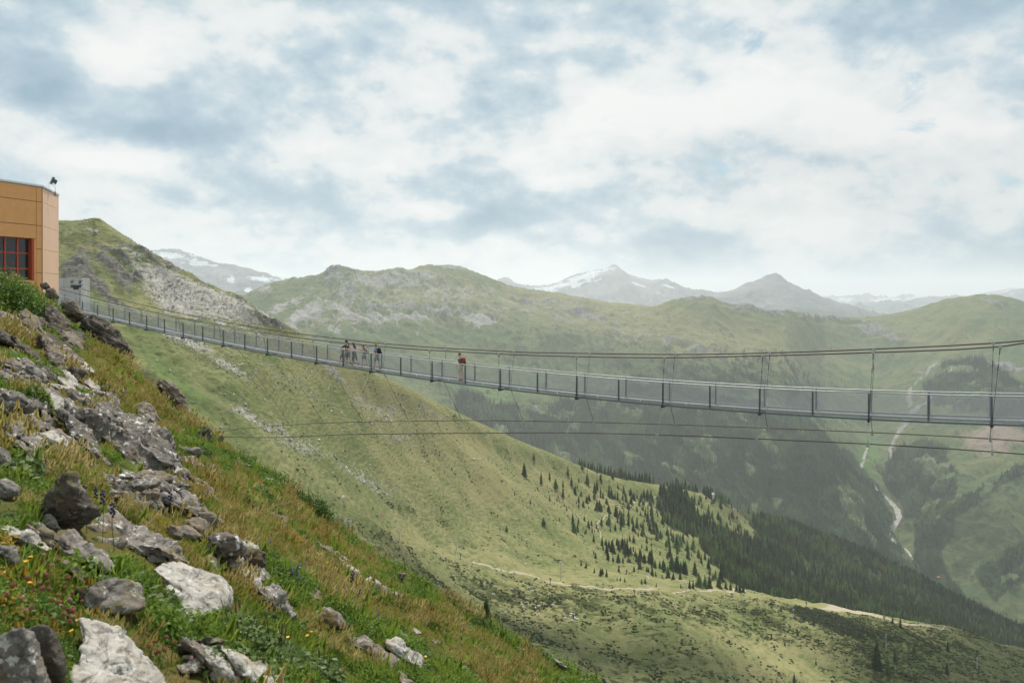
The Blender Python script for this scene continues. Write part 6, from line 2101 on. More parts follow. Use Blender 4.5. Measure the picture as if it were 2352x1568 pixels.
    for key in 'LR':
        J['slv' + key] = J['sho' + key] + (J['elb' + key] - J['sho' + key]) * max(frac, .15)
        rad['slv' + key] = .06 if frac > .2 else .05
        ns += ['sho' + key]; es += [('chest', 'sho' + key)]
        if frac > .2:
            ns += ['slv' + key]; es += [('sho' + key, 'slv' + key)]
    sub_skin('shirt', ns, es, colors['shirt'], .014, {'pel': (.155, .115)})
    # trousers or shorts
    fr = pose.get('hem', .85)
    ns = ['pel', 'waist']; es = [('pel', 'waist')]
    J['waist2'] = J['pel'] + (J['waist'] - J['pel']) * .5; rad['waist2'] = (.14, .095)
    ns = ['pel', 'waist2']; es = [('pel', 'waist2')]
    for key in 'LR':
        if fr <= 1:
            J['hem' + key] = J['hip' + key] + (J['kne' + key] - J['hip' + key]) * fr; rad['hem' + key] = .082 if not pose.get('tight') else .06
            ns += ['hip' + key, 'hem' + key]; es += [('pel', 'hip' + key), ('hip' + key, 'hem' + key)]
        else:
            J['hem' + key] = J['kne' + key] + (J['ank' + key] - J['kne' + key]) * (fr - 1); rad['hem' + key] = .05
            ns += ['hip' + key, 'kne' + key, 'hem' + key]; es += [('pel', 'hip' + key), ('hip' + key, 'kne' + key), ('kne' + key, 'hem' + key)]
    sub_skin('shorts' if fr <= 1 else 'leggings', ns, es, colors['shorts'], .014 if not pose.get('tight') else .006)
    for key in 'LR':
        sub_skin('shoe', ['ank' + key, 'heel' + key, 'toe' + key], [('ank' + key, 'heel' + key), ('heel' + key, 'toe' + key)], colors['shoe'], .012)
        if pose.get('sock'):
            pass
    hd = J['head1']
    mb = MB()
    hair = pose.get('hair', 'short')
    mb.ell(hd + Vector((0, -.012, .022)) * s, (.092 * s, .108 * s, .085 * s), 12, 8)
    if hair == 'long':
        pts = [J['head0'] + Vector((0, -.06, .06)) * s, J['neck1'] + Vector((0, -.085, 0)) * s, J['neck0'] + Vector((.01, -.135, -.05)) * s, J['chest'] + Vector((.02, -.155, .0)) * s]
        mb.tube(pts, [.085 * s, .085 * s, .075 * s, .03 * s], 8)
    if hair == 'cap':
        o = mb.build('cap', colors['hair'], root, True)
        mb = MB(); mb.box(hd + Vector((0, .13, .015)) * s, (.15 * s, .11 * s, .012 * s)); 
        mb.build('cap_peak', colors['hair'], o)
    else:
        mb.build('hair', colors['hair'], root, True)
    return root, J, s


def backpack(root, J, s, m, m2, label, size=1.0, name='backpack'):
    mw = root.matrix_basis
    c_ = J['chest'] + Vector((0, -.20, -.06)) * s
    o = empty(name, mw @ c_, root.rotation_euler.z)
    tag(o, label, 'backpack')
    z_ = size * s
    mb = MB()
    prof = [(-.24, .11, .07), (-.22, .14, .10), (-.05, .15, .11), (.12, .14, .095), (.20, .11, .07), (.235, .06, .04)]
    V, F = [], []
    nn_ = 12
    for (zz_, rx, ry) in prof:
        for k in range(nn_):
            a = k / nn_ * 2 * math.pi
            ca, sa = math.cos(a), math.sin(a)
            V.append((rx * math.copysign(abs(ca) ** .6, ca) * z_, ry * math.copysign(abs(sa) ** .6, sa) * z_, zz_ * z_))
    for j in range(len(prof) - 1):
        for k in range(nn_):
            k2 = (k + 1) % nn_
            F.append((j * nn_ + k, j * nn_ + k2, (j + 1) * nn_ + k2, (j + 1) * nn_ + k))
    F += [tuple(range(nn_))[::-1], tuple((len(prof) - 1) * nn_ + k for k in range(nn_))]
    mb.add(V, F)
    mb.build('bag', m, o, True)
    mb = MB(); mb.box((0, -.115 * z_, -.09 * z_), (.19 * z_, .05 * z_, .17 * z_)); mb.build('pocket', m2, o)
    for sd in (-1, 1):
        mb = MB(); mb.tube([(sd * .09 * z_, .09 * z_, .17 * z_), (sd * .12 * z_, .20 * s, .22 * s), (sd * .13 * z_, .315 * s, .10 * s), (sd * .14 * z_, .24 * s, -.10 * s), (sd * .12 * z_, .08 * z_, -.18 * z_)], .018 * s, 5)
        mb.build('strap', m2, o)
    return o


C_blk = cloth('cloth_black', (0.012, 0.012, 0.013)); C_den = cloth('denim', (0.10, 0.14, 0.19)); C_den2 = cloth('denim_pale', (0.15, 0.21, 0.26)); C_wht = cloth('cloth_white', (0.62, 0.60, 0.60)); C_brn = cloth('cloth_dark_brown', (0.035, 0.028, 0.026))
C_blu = cloth('cloth_blue', (0.25, 0.35, 0.48)); C_tur = cloth('cloth_turquoise', (0.22, 0.50, 0.60)); C_tan = cloth('cloth_beige', (0.48, 0.40, 0.31)); C_org = cloth('pack_orange', (0.25, 0.055, 0.025)); C_pnk = cloth('cloth_pink', (0.62, 0.26, 0.22))
C_taupe = cloth('cloth_taupe', (0.10, 0.08, 0.07)); H_red = simple('hair_dark_red', (0.13, 0.012, 0.018), .5); H_bld = simple('hair_ginger', (0.42, 0.21, 0.075), .5); H_brn = simple('hair_brown', (0.16, 0.075, 0.03), .5); H_bl2 = simple('hair_fair', (0.36, 0.20, 0.10), .5)
S_dk = cloth('shoe_dark', (0.05, 0.045, 0.045)); S_pk = cloth('shoe_pale', (0.62, 0.52, 0.50)); S_yl = cloth('shoe_yellow', (0.16, 0.15, 0.03)); C_lav = cloth('pack_dark', (0.03, 0.022, 0.03)); C_gry = cloth('pack_grey', (0.22, 0.22, 0.23))
# striped shirt
M_str, n, b = newmat('cloth_striped', rough=.85)
sp_ = n.node('ShaderNodeSeparateXYZ'); n.put(sp_.inputs[0], n.node('ShaderNodeTexCoord').outputs['Object'])
wv_ = n.math('FRACT', n.math('MULTIPLY', sp_.outputs[2], 6.0))
n.put(b.inputs['Base Color'], n.ramp(wv_, [(0.0, (.035, .045, .05)), (.42, (.05, .06, .065)), (.48, (.36, .44, .48)), (.72, (.36, .44, .48)), (.78, (.04, .05, .055))], 'LINEAR'))

person(785, .62, 1.18, 'child in a turquoise shirt at the front of the group, half hidden by a post', dict(legL=(10, 5), legR=(-8, 8), armL=(95, 25, 20), armR=(20, 10, 20), lean=2, sleeve=.5, hem=1.2, hair='short', slim=.8), dict(shirt=C_tur, shorts=C_brn, shoe=S_dk, hair=H_brn))
person(800, .75, 1.55, 'person in a pink top mostly hidden behind the man in black', dict(legL=(6, 4), legR=(-6, 6), armL=(20, 8, 30), armR=(10, 8, 20), sleeve=.3, hem=1.5, hair='short', slim=.88), dict(shirt=C_pnk, shorts=C_brn, shoe=S_dk, hair=H_brn))
person(797.5, .42, 1.74, 'man in black T-shirt, black cap and denim shorts walking in the group', dict(legL=(20, 8), legR=(-16, 12), armL=(55, 20, 25), armR=(30, 12, 30), lean=4, sleeve=.95, hem=.95, hair='cap', slim=1.1), dict(shirt=C_blk, shorts=C_den, shoe=S_dk, hair=C_blk, skin=M_skin2))
r_, J_, s_ = person(813.5, .40, 1.63, 'woman with long dark red hair, white top and jacket tied round her waist', dict(legL=(6, 2), legR=(-20, 14), armL=(62, 8, 40), armR=(50, 8, 40), lean=5, sleeve=.5, hem=1.35, tight=True, hair='long', slim=.92), dict(shirt=C_wht, shorts=C_brn, shoe=S_dk, hair=H_red))
# jacket tied at the waist
V, F = [], []
for j, (z_, rx, ry, bk) in enumerate([(1.08, .15, .11, 0), (.98, .175, .14, .01), (.84, .185, .15, .05), (.70, .18, .13, .10)]):
    for k in range(14):
        a = k / 14 * 6.283
        wob = 1 + .06 * math.sin(k * 2.7 + j)
        back = max(0, -math.sin(a))
        V.append((rx * math.cos(a) * wob * s_, (ry * math.sin(a) * wob - bk * back) * s_, (z_ + (.03 * math.sin(k * 1.9) if j == 3 else 0) + (0.14 * max(0, math.sin(a)) if j > 1 else 0)) * s_))
for j in range(3):
    for k in range(14):
        F.append((j * 14 + k, j * 14 + (k + 1) % 14, (j + 1) * 14 + (k + 1) % 14, (j + 1) * 14 + k))
jk = MB(); jk.add(V, F); jk.build('jacket', C_taupe, r_, True)
r_, J_, s_ = person(836, .42, 1.62, 'girl with long ginger hair, white vest top and denim shorts', dict(legL=(8, 2), legR=(-18, 8), armL=(66, 10, 34), armR=(40, 8, 40), lean=4, sleeve=.1, hem=.8, hair='long', slim=.86), dict(shirt=C_wht, shorts=C_den2, shoe=S_pk, hair=H_bld))
backpack(r_, J_, s_, C_gry, C_lav, 'grey and black backpack on the ginger-haired girl', .85)
r_, J_, s_ = person(866, .44, 1.78, 'man in blue T-shirt and denim shorts at the rear of the group', dict(legL=(13, 4), legR=(-10, 8), armL=(8, 10, 60), armR=(8, 10, 40), lean=3, head=16, sleeve=.6, hem=.95, hair='short'), dict(shirt=C_blu, shorts=C_den2, shoe=S_yl, hair=H_bl2, skin=M_skin2))
backpack(r_, J_, s_, C_lav, C_blk, 'dark backpack worn by the man in blue', 1.0)
r_, J_, s_ = person(1059, .5, 1.77, 'man walking alone in striped shirt and beige shorts with sunglasses', dict(legL=(10, 20), legR=(-2, 2), armL=(14, 8, 12), armR=(-5, 8, 15), lean=2, head=24, sleeve=.75, hem=.98, hair='short'), dict(shirt=M_str, shorts=C_tan, shoe=S_dk, hair=H_brn))
mb = MB(); mb.box(J_['head0'] + Vector((0, .075, .045)), (.14, .03, .035)); mb.build('sunglasses', M_eye, r_)
backpack(r_, J_, s_, C_org, cloth('pack_dark_orange', (0.16, 0.04, 0.022)), 'orange backpack worn by the man walking alone', 1.05)

# ================================================================== LIFT MASTS, SNOW LANCES, CATTLE, HUTS
M_mast = simple('mast_steel', (0.42, 0.45, 0.47), .5, .3)
M_white = simple('white_paint', (0.75, 0.75, 0.73), .6)


def mid_scale(px, py):
    return mid.hit(px, py)


def mast(name, h, seed):
    root = empty(name)
    mb = MB(); mb.tube([(0, 0, -.6), (0, 0, h)], [.32, .2], 8); mb.build('column', M_mast, root)
    mb = MB(); mb.box((0, 0, h - .15), (2.6, .22, .22)); mb.box((0, 0, h - .9), (1.5, .16, .16)); mb.tube([(-.75, 0, h - .9), (-1.2, 0, h - .15)], .06, 5); mb.tube([(.75, 0, h - .9), (1.2, 0, h - .15)], .06, 5); mb.build('crossarm', M_mast, root)
    for sd in (-1, 1):
        mb = MB(); mb.box((sd * 1.25, 0, h + .05), (.14, 1.5, .14))
        for k in (-.55, 0, .55): mb.tube([(sd * 1.25 - .06, k, h + .22), (sd * 1.25 + .06, k, h + .22)], .19, 10)
        mb.build('roller_set', M_dark, root)
    mb = MB(); mb.box((0, 0, -.25), (1.1, 1.1, .7)); mb.build('footing', M_conc, root)
    return root


MASTS = [  # base x, base y, pixel height, label
    (804, 1214, 18, 'lift mast just above the brow, right of a close pair'), (795, 1213, 18, 'lift mast half sunk behind the brow, left of the pair'), (770, 1197, 12, 'highest lift mast, only its top above the brow'),
    (917, 1244, 27, 'slim grey lift mast standing alone on the upper ski run'), (1048, 1266, 27, 'lift mast on the ski run above the first snow lance'), (1288, 1329, 42, 'tallest lift mast on the ski run, left of the forest'),
    (1576, 1368, 28, 'lift mast on the ski run below the larch group'), (1704, 1391, 25, 'lift mast at the path edge among dark bushes'), (1822, 1424, 26, 'lift mast beside the grey-green bush patch'),
    (2035, 1487, 32, 'pale lift mast in the shaded slope at lower right'), (2244, 1534, 26, 'lift mast in deep shade near the right corner')]
for k, (x_, y_, hp, lb) in enumerate(MASTS):
    p = mid.hit(x_, y_)
    if p is None: continue
    h = hp / FL * p.y
    o = mast('lift_mast', h, k)
    o.location = p
    o.rotation_euler = (0, 0, R(25))
    tag(o, lb, 'lift mast', 'masts of the ski lift')
M_gun = simple('snow_gun_dark', (0.035, 0.035, 0.04), .5)
for k, (x_, y_, lb) in enumerate([(1058, 1283, 'dark snow gun at the start of the footpath'), (1264, 1339, 'dark snow gun left of the tallest mast'), (1457, 1366, 'dark snow gun by the path, centre of the ski run'), (1681, 1373, 'dark snow gun right of the larch group'),
                                  (1852, 1392, 'dark snow gun above the grey-green bushes'), (2031, 1425, 'dark snow gun by the two little spruces'), (2187, 1454, 'dark snow gun at the end of the path loop')]):
    p = mid.hit(x_, y_)
    if p is None: continue
    root = empty('snow_gun', p, .4)
    tag(root, lb, 'snow gun', 'snow guns along the ski run')
    mb = MB(); mb.tube([(0, 0, -.4), (0, 0, 2.9)], [.28, .22], 8); mb.build('stand', M_gun, root)
    mb = MB(); mb.tube([(-.1, .9, 3.35), (.05, -.2, 3.3), (.1, -.75, 3.25)], [.42, .55, .48], 12); mb.box((0, .2, 2.85), (.7, .7, .35)); mb.build('barrel', M_gun, root)
    mb = MB(); mb.box((.25, 0, .1), (.9, .8, .6)); mb.build('footing', M_conc, root)

C_cow = {'white': simple('cow_white', (0.70, 0.66, 0.60), .8, var=.1), 'black': simple('cow_black', (0.03, 0.028, 0.027), .8), 'brown': simple('cow_brown', (0.30, 0.13, 0.055), .8)}
M_pied, n, b = newmat('cow_pied', rough=.8)
n.put(b.inputs['Base Color'], n.ramp(n.noise(n.vmath('ADD', n.node('ShaderNodeTexCoord').outputs['Object'], n.vmath('SCALE', (9., 5., 3.), None, n.node('ShaderNodeObjectInfo').outputs['Random'])), 1.3, 2, .5), [(.46, (.70, .66, .60)), (.5, (.035, .03, .028))], 'CONSTANT'))


def cow_mesh(name, grazing, mats):
    """one continuous body: trunk rings with legs, neck and head welded on"""
    bm = bmesh.new()
    def loft(rings):
        vs = [[bm.verts.new(p) for p in ring] for ring in rings]
        n_ = len(vs[0])
        for a, b_ in zip(vs[:-1], vs[1:]):
            for k in range(n_):
                bm.faces.new((a[k], a[(k + 1) % n_], b_[(k + 1) % n_], b_[k]))
        bm.faces.new(vs[0][::-1]); bm.faces.new(vs[-1])
    def ring(c_, ry, rz, tilt=0, n_=10):
        return [Vector((c_[0] + math.sin(2 * math.pi * k / n_) * rz * math.sin(tilt), c_[1] + math.cos(2 * math.pi * k / n_) * ry, c_[2] + math.sin(2 * math.pi * k / n_) * rz * math.cos(tilt))) for k in range(n_)]
    loft([ring((-1.0, 0, 1.08), .12, .14), ring((-.92, 0, 1.05), .27, .28), ring((-.6, 0, 1.0), .33, .36), ring((0, 0, .93), .36, .40), ring((.5, 0, .95), .31, .38), ring((.8, 0, 1.05), .21, .30), ring((.95, 0, 1.12), .13, .2)])
    if grazing:
        loft([ring((.82, 0, 1.08), .15, .22, .8), ring((1.12, 0, .78), .11, .15, .8), ring((1.3, 0, .48), .11, .12, .9), ring((1.36, 0, .30), .09, .1, 1.0), ring((1.42, 0, .12), .07, .06, 1.0)])
    else:
        loft([ring((.82, 0, 1.12), .15, .22, -.5), ring((1.1, 0, 1.33), .11, .15, -.4), ring((1.28, 0, 1.42), .12, .13, .2), ring((1.48, 0, 1.33), .09, .1, .2), ring((1.66, 0, 1.24), .07, .065, .2)])
    for (lx, ly, kn) in ((.62, .17, .02), (.62, -.17, -.02), (-.72, .18, -.08), (-.72, -.18, -.08)):
        def lr(c_, r_): return [Vector((c_[0] + r_ * math.cos(2 * math.pi * k / 6), c_[1] + r_ * math.sin(2 * math.pi * k / 6), c_[2])) for k in range(6)]
        loft([lr((lx, ly, .85), .14), lr((lx + kn * .5, ly, .62), .10), lr((lx + kn, ly, .40), .06), lr((lx, ly, .12), .05), lr((lx + .02, ly, 0), .065)])
    hx, hz_ = (1.24, .55) if grazing else (1.26, 1.5)
    for sd in (-1, 1):
        loft([[Vector((hx + .03 * math.cos(a), sd * .1, hz_ + .03 * math.sin(a))) for a in (0, 2, 4)], [Vector((hx + .04 * math.cos(a), sd * .24, hz_ + .05 * math.sin(a) - .02)) for a in (0, 2, 4)]])
    loft([[Vector((-1.0 + .03 * math.cos(a), .03 * math.sin(a), 1.12)) for a in (0, 1.6, 3.1, 4.7)], [Vector((-1.08 + .02 * math.cos(a), .02 * math.sin(a), .7)) for a in (0, 1.6, 3.1, 4.7)], [Vector((-1.07 + .04 * math.cos(a), .04 * math.sin(a), .4)) for a in (0, 1.6, 3.1, 4.7)]])
    bmesh.ops.recalc_face_normals(bm, faces=bm.faces)
    me = bpy.data.meshes.new(name)
    bm.to_mesh(me); bm.free()
    me.polygons.foreach_set('use_smooth', np.ones(len(me.polygons), bool))
    for m_ in mats: me.materials.append(m_)
    return me


cows = {(c_, g_): cow_mesh('cow', g_, [m_]) for c_, m_ in (('white', C_cow['white']), ('pied', M_pied), ('brown', C_cow['brown'])) for g_ in (0, 1)}
e7 = cE
COWS = [(39, 945, 'brown'), (78, 935, 'white'), (152, 985, 'brown'), (183, 1003, 'pied'), (220, 950, 'white'), (37, 1095, 'white'), (55, 1070, 'pied'), (127, 1100, 'brown'), (160, 1060, 'white'), (240, 1065, 'pied'), (263, 1050, 'white'),
        (272, 1074, 'brown'), (254, 1116, 'pied'), (355, 1045, 'pied'), (448, 1008, 'pied'), (425, 1108, 'pied'), (440, 1130, 'white'), (460, 1116, 'pied'), (475, 1120, 'white'), (482, 1104, 'white'), (495, 1108, 'pied'), (504, 1130, 'white'), (512, 1138, 'pied'), (522, 1140, 'white'), (487, 1150, 'white'),
        (617, 937, 'white'), (643, 937, 'pied'), (655, 933, 'white'), (744, 947, 'white'), (100, 1006, 'brown')]
GL = {'white': 'white cow grazing on the pasture below the footpath', 'pied': 'black and white cow grazing on the pasture below the footpath', 'brown': 'brown cow grazing on the pasture below the footpath'}
for k, (x_, y_, c_) in enumerate(COWS):
    q = cE([(x_, y_ + 6)])[0]
    p = mid.hit(*q)
    if p is None: continue
    o = link('cow', cows[(c_, int(random.random() < .7))])
    o.location = p
    o.rotation_euler = (0, 0, random.choice([0.2, 3.3, 2.9, -0.4, 1.2]) + random.uniform(-.3, .3))
    tag(o, GL[c_], 'cow', GL[c_].split(' grazing')[0] + 's on the pasture')

M_hw = simple('hut_timber', (0.16, 0.10, 0.06), .8)
M_hr = simple('hut_roof_red', (0.38, 0.13, 0.075), .7)
M_hg = simple('hut_roof_grey', (0.34, 0.34, 0.35), .6)


def hut(p, w_, d_, h_, rz, mw, mr, label):
    root = empty('hut', p, rz)
    tag(root, label, 'hut')
    mb = MB(); mb.box((0, 0, h_ / 2 - 1), (w_, d_, h_ + 2)); mb.build('wall', mw, root)
    mb = MB()
    e = .6
    mb.add([(-w_ / 2 - e, -d_ / 2 - e, h_ - .1), (w_ / 2 + e, -d_ / 2 - e, h_ - .1), (w_ / 2 + e, 0, h_ + d_ * .32), (-w_ / 2 - e, 0, h_ + d_ * .32), (-w_ / 2 - e, d_ / 2 + e, h_ - .1), (w_ / 2 + e, d_ / 2 + e, h_ - .1),
            (-w_ / 2 - e, -d_ / 2 - e, h_ + .2), (w_ / 2 + e, -d_ / 2 - e, h_ + .2), (w_ / 2 + e, 0, h_ + d_ * .32 + .3), (-w_ / 2 - e, 0, h_ + d_ * .32 + .3), (-w_ / 2 - e, d_ / 2 + e, h_ + .2), (w_ / 2 + e, d_ / 2 + e, h_ + .2)],
           [(6, 7, 8, 9), (9, 8, 11, 10), (0, 3, 2, 1), (3, 4, 5, 2), (0, 1, 7, 6), (4, 10, 11, 5), (0, 6, 9, 3), (3, 9, 10, 4), (1, 2, 8, 7), (2, 5, 11, 8)])
    rf = mb.build('roof', mr, root)
    mb = MB(); mb.box((w_ * .2, d_ * .1, h_ + d_ * .34), (.7, .7, 1.6)); mb.build('chimney', M_conc, rf)
    mb = MB(); mb.box((0, -d_ / 2 - .02, 1.0), (1.2, .1, 2.1)); mb.build('door', M_dark, root)
    for k in (-1, 1):
        mb = MB(); mb.box((k * w_ * .3, -d_ / 2 - .02, h_ * .6), (1.2, .1, 1.1)); mb.build('window', M_gl, root)
    return root


p = far.hit(2154, 1327)
if p is not None: hut(p, 17, 11, 4.5, .3, M_hw, M_hr, 'small farm hut with a reddish roof deep in the valley')
p = mid.hit(1631, 1142)
if p is not None: hut(p, 12, 8, 5, .5, M_conc, M_hg, 'grey lift station hut on the spur crest above the forest')

# ================================================================== TREES
def treemat(name, stops):
    m, n, b = newmat(name, rough=.9, spec=.05)
    geo = n.node('ShaderNodeNewGeometry')
    f = n.math('ADD', n.math('MULTIPLY', n.node('ShaderNodeObjectInfo').outputs['Random'], .6), n.math('MULTIPLY', geo.outputs['Random Per Island'], .4))
    n.put(b.inputs['Base Color'], n.ramp(f, stops))
    return m


M_spr = treemat('spruce_needles', [(.1, (0.02, 0.034, 0.015)), (.5, (0.04, 0.06, 0.025)), (.85, (0.085, 0.105, 0.04)), (.97, (0.14, 0.12, 0.07))])
M_lar = treemat('larch_needles', [(.1, (0.055, 0.10, 0.035)), (.5, (0.08, 0.13, 0.042)), (.9, (0.11, 0.16, 0.05))])
M_bark = simple('bark', (0.10, 0.075, 0.055), .9)


def conifer(seed, levels, nb, rad, drop, droop, gap=.06, ragged=.3):
    """unit-height crown of drooping branch sprays, and a trunk"""
    r_ = np.random.default_rng(seed)
    V, F = [], []
    for L in range(levels):
        t = L / (levels - 1)
        z = gap + (1 - gap) * (t ** .92) * .97
        rr_ = rad * (1 - t) ** .85 * (1 + r_.normal(0, .06)) + .012
        k0 = r_.uniform(0, 6.28)
        for k in range(nb if t < .8 else max(4, nb - 3)):
            a = k0 + k / nb * 6.283 + r_.normal(0, .18)
            ln = rr_ * (1 + r_.uniform(-ragged, ragged * .6))
            c_, s_ = math.cos(a), math.sin(a)
            w2 = ln * .34 + .008
            dz = -ln * droop * r_.uniform(.7, 1.3)
            o = len(V)
            zt = z + .03 + .3 * ln
            V += [(0, 0, zt), (c_ * ln * .55 - s_ * w2, s_ * ln * .55 + c_ * w2, z + dz * .5 - .3 * w2), (c_ * ln, s_ * ln, z + dz), (c_ * ln * .55 + s_ * w2, s_ * ln * .55 - c_ * w2, z + dz * .5 - .3 * w2), (c_ * ln * .5, s_ * ln * .5, z + dz * .25 + .02)]
            F += [(o, o + 1, o + 4), (o + 1, o + 2, o + 4), (o + 2, o + 3, o + 4), (o + 3, o, o + 4)]
    return np.array(V), np.array(F)


def trunk_geo():
    V, F = [], []
    for (z, r_) in ((-.06, .022), (.3, .015), (.97, .002)):
        V += [(r_ * math.cos(k * 1.047), r_ * math.sin(k * 1.047), z) for k in range(6)]
    for j in range(2):
        for k in range(6):
            k2 = (k + 1) % 6
            F += [(j * 6 + k, j * 6 + k2, (j + 1) * 6 + k2), (j * 6 + k, (j + 1) * 6 + k2, (j + 1) * 6 + k)]
    return np.array(V), np.array(F)


TV, TF = trunk_geo()
trunk_me = mesh_np('trunk', TV, TF, [M_bark], True)
KINDS = {}
SRC = []
for kind, args_ in (('spruce', [(1, 15, 9, .19, 0, .42), (2, 16, 8, .16, 0, .5), (3, 13, 9, .22, 0, .38), (4, 15, 8, .145, 0, .55)]), ('larch', [(5, 13, 8, .24, 0, .22, .12, .45), (6, 12, 8, .21, 0, .25, .12, .5)])):
    KINDS[kind] = []
    for a_ in args_:
        V, F = conifer(*a_)
        m_ = M_spr if kind == 'spruce' else M_lar
        KINDS[kind].append(mesh_np('crown', V, F, [m_], False))
        Vt = np.concatenate([V, TV]); Ft = np.concatenate([F, TF + len(V)])
        SRC.append(source('tree_pattern', mesh_np('tree_pattern', Vt, Ft, [m_, M_bark], False, None, np.concatenate([np.zeros(len(F), np.int32), np.ones(len(TF), np.int32)]))))
SRCL = []
for sd, (m_, rad_) in enumerate([(M_spr, .17), (M_spr, .2), (M_lar, .24)]):
    V, F = conifer(30 + sd, 7, 6, rad_, 0, .4)
    SRCL.append(source('far_tree_pattern', mesh_np('far_tree_pattern', V, F, [m_], False)))


def tree(kind, p, h, label, group, wide=1.0, name=None):
    root = empty(name or (kind + '_tree'), p, random.uniform(0, 6.28))
    tag(root, label, 'tree', group)
    root.scale = (h * wide, h * wide, h)
    link('crown', random.choice(KINDS[kind]), root)
    link('trunk', trunk_me, root)
    return root


random.seed(5)
# single trees picked out by the photograph
p, nn = ground_hit(1117, 1432)
if p is None: p, nn = ground_hit(1117, 1440)
tree('spruce', p, 64 / FL * p.y, 'young spruce standing alone on the brow of the foreground slope', None, 1.35)


def fT(x_, y_): return 1320.7 + .26855 * x_, 1091 + .26855 * y_


SINGLE = [  # crop column, base row, height in crop pixels, kind, width, label
    (350, 355, 108, 'spruce', 1.35, 'broad dark spruce, the stoutest on the open pasture, by the zigzag path'),
    (1700, 0, 0, None, 0, ''),
    (-585, 480, 62, 'larch', 1.1, 'lone larch out on the pasture far left of the other trees'),
    (1165, 755, 95, 'larch', 1.1, 'larch at the lower corner of the forest edge beside a clearing'),
    (1060, 962, 140, 'larch', 1.5, 'broad light green larch at the bottom of the forest by the ski run'),
    (1683, 1116, 48, 'spruce', 1.2, 'little brownish spruce alone on the path bank right of a snow gun'),
]
for (a_, b_, h_, kd, wd_, lb) in SINGLE:
    if kd is None: continue
    q = mid.hit(*fT(a_, b_))
    if q is not None: tree(kd, q, h_ * .26855 / FL * q.y, lb, None, wd_)
for (px_, py_, hp, lb) in [(1794, 1404, 16, 'small spruce beside a lift mast at the path edge'), (2050, 1431, 18, 'small spruce left of a pair at the path loop'), (2068, 1442, 26, 'dark spruce on the right of the pair at the path loop'), (2177, 1496, 26, 'dark spruce alone in the shaded meadow at lower right'),
                           (2014, 1535, 66, 'biggest dark spruce in the shaded meadow at lower right'), (2056, 1520, 34, 'spruce just right of the biggest one in shade'), (2040, 1552, 40, 'spruce below the biggest one in shade'), (2100, 1500, 26, 'thin spruce uphill in the shaded meadow'), (2175, 1548, 30, 'spruce near the bottom of the shaded meadow'),
                           (1824, 1568, 26, 'spruce at the bottom edge below the grey-green bushes'), (1832, 1460, 14, 'tiny brown spruce left in the sunny lower meadow'), (1772, 1466, 14, 'tiny brown spruce on the sunny slope, leftmost'), (1803, 1482, 12, 'tiny brown spruce on the sunny slope, lower one'), (1874, 1525, 12, 'tiny brown spruce near the shade edge')]:
    q = mid.hit(px_, py_)
    if q is not None: tree('spruce', q, hp / FL * q.y, lb, None, 1.25)



def grp(kind, q, h):
    px, py = q.x / q.y * FL + W_ / 2, HZ - q.z / q.y * FL
    size = 'tall' if h > 9 else 'small' if h < 4.5 else 'medium'
    zx = 'at the forest edge' if px > 1565 else 'in the loose middle stand' if px > 1460 else 'far out on the open pasture' if px < 1370 else 'on the open pasture'
    zy = 'near the crest' if py < 1165 else 'just above the ski run' if py > 1290 else 'halfway up'
    lb = '%s %s %s, %s' % (size, 'dark green spruce' if kind == 'spruce' else 'light green larch', zx, zy)
    return lb, lb.replace('spruce', 'spruces').replace('larch', 'larches')


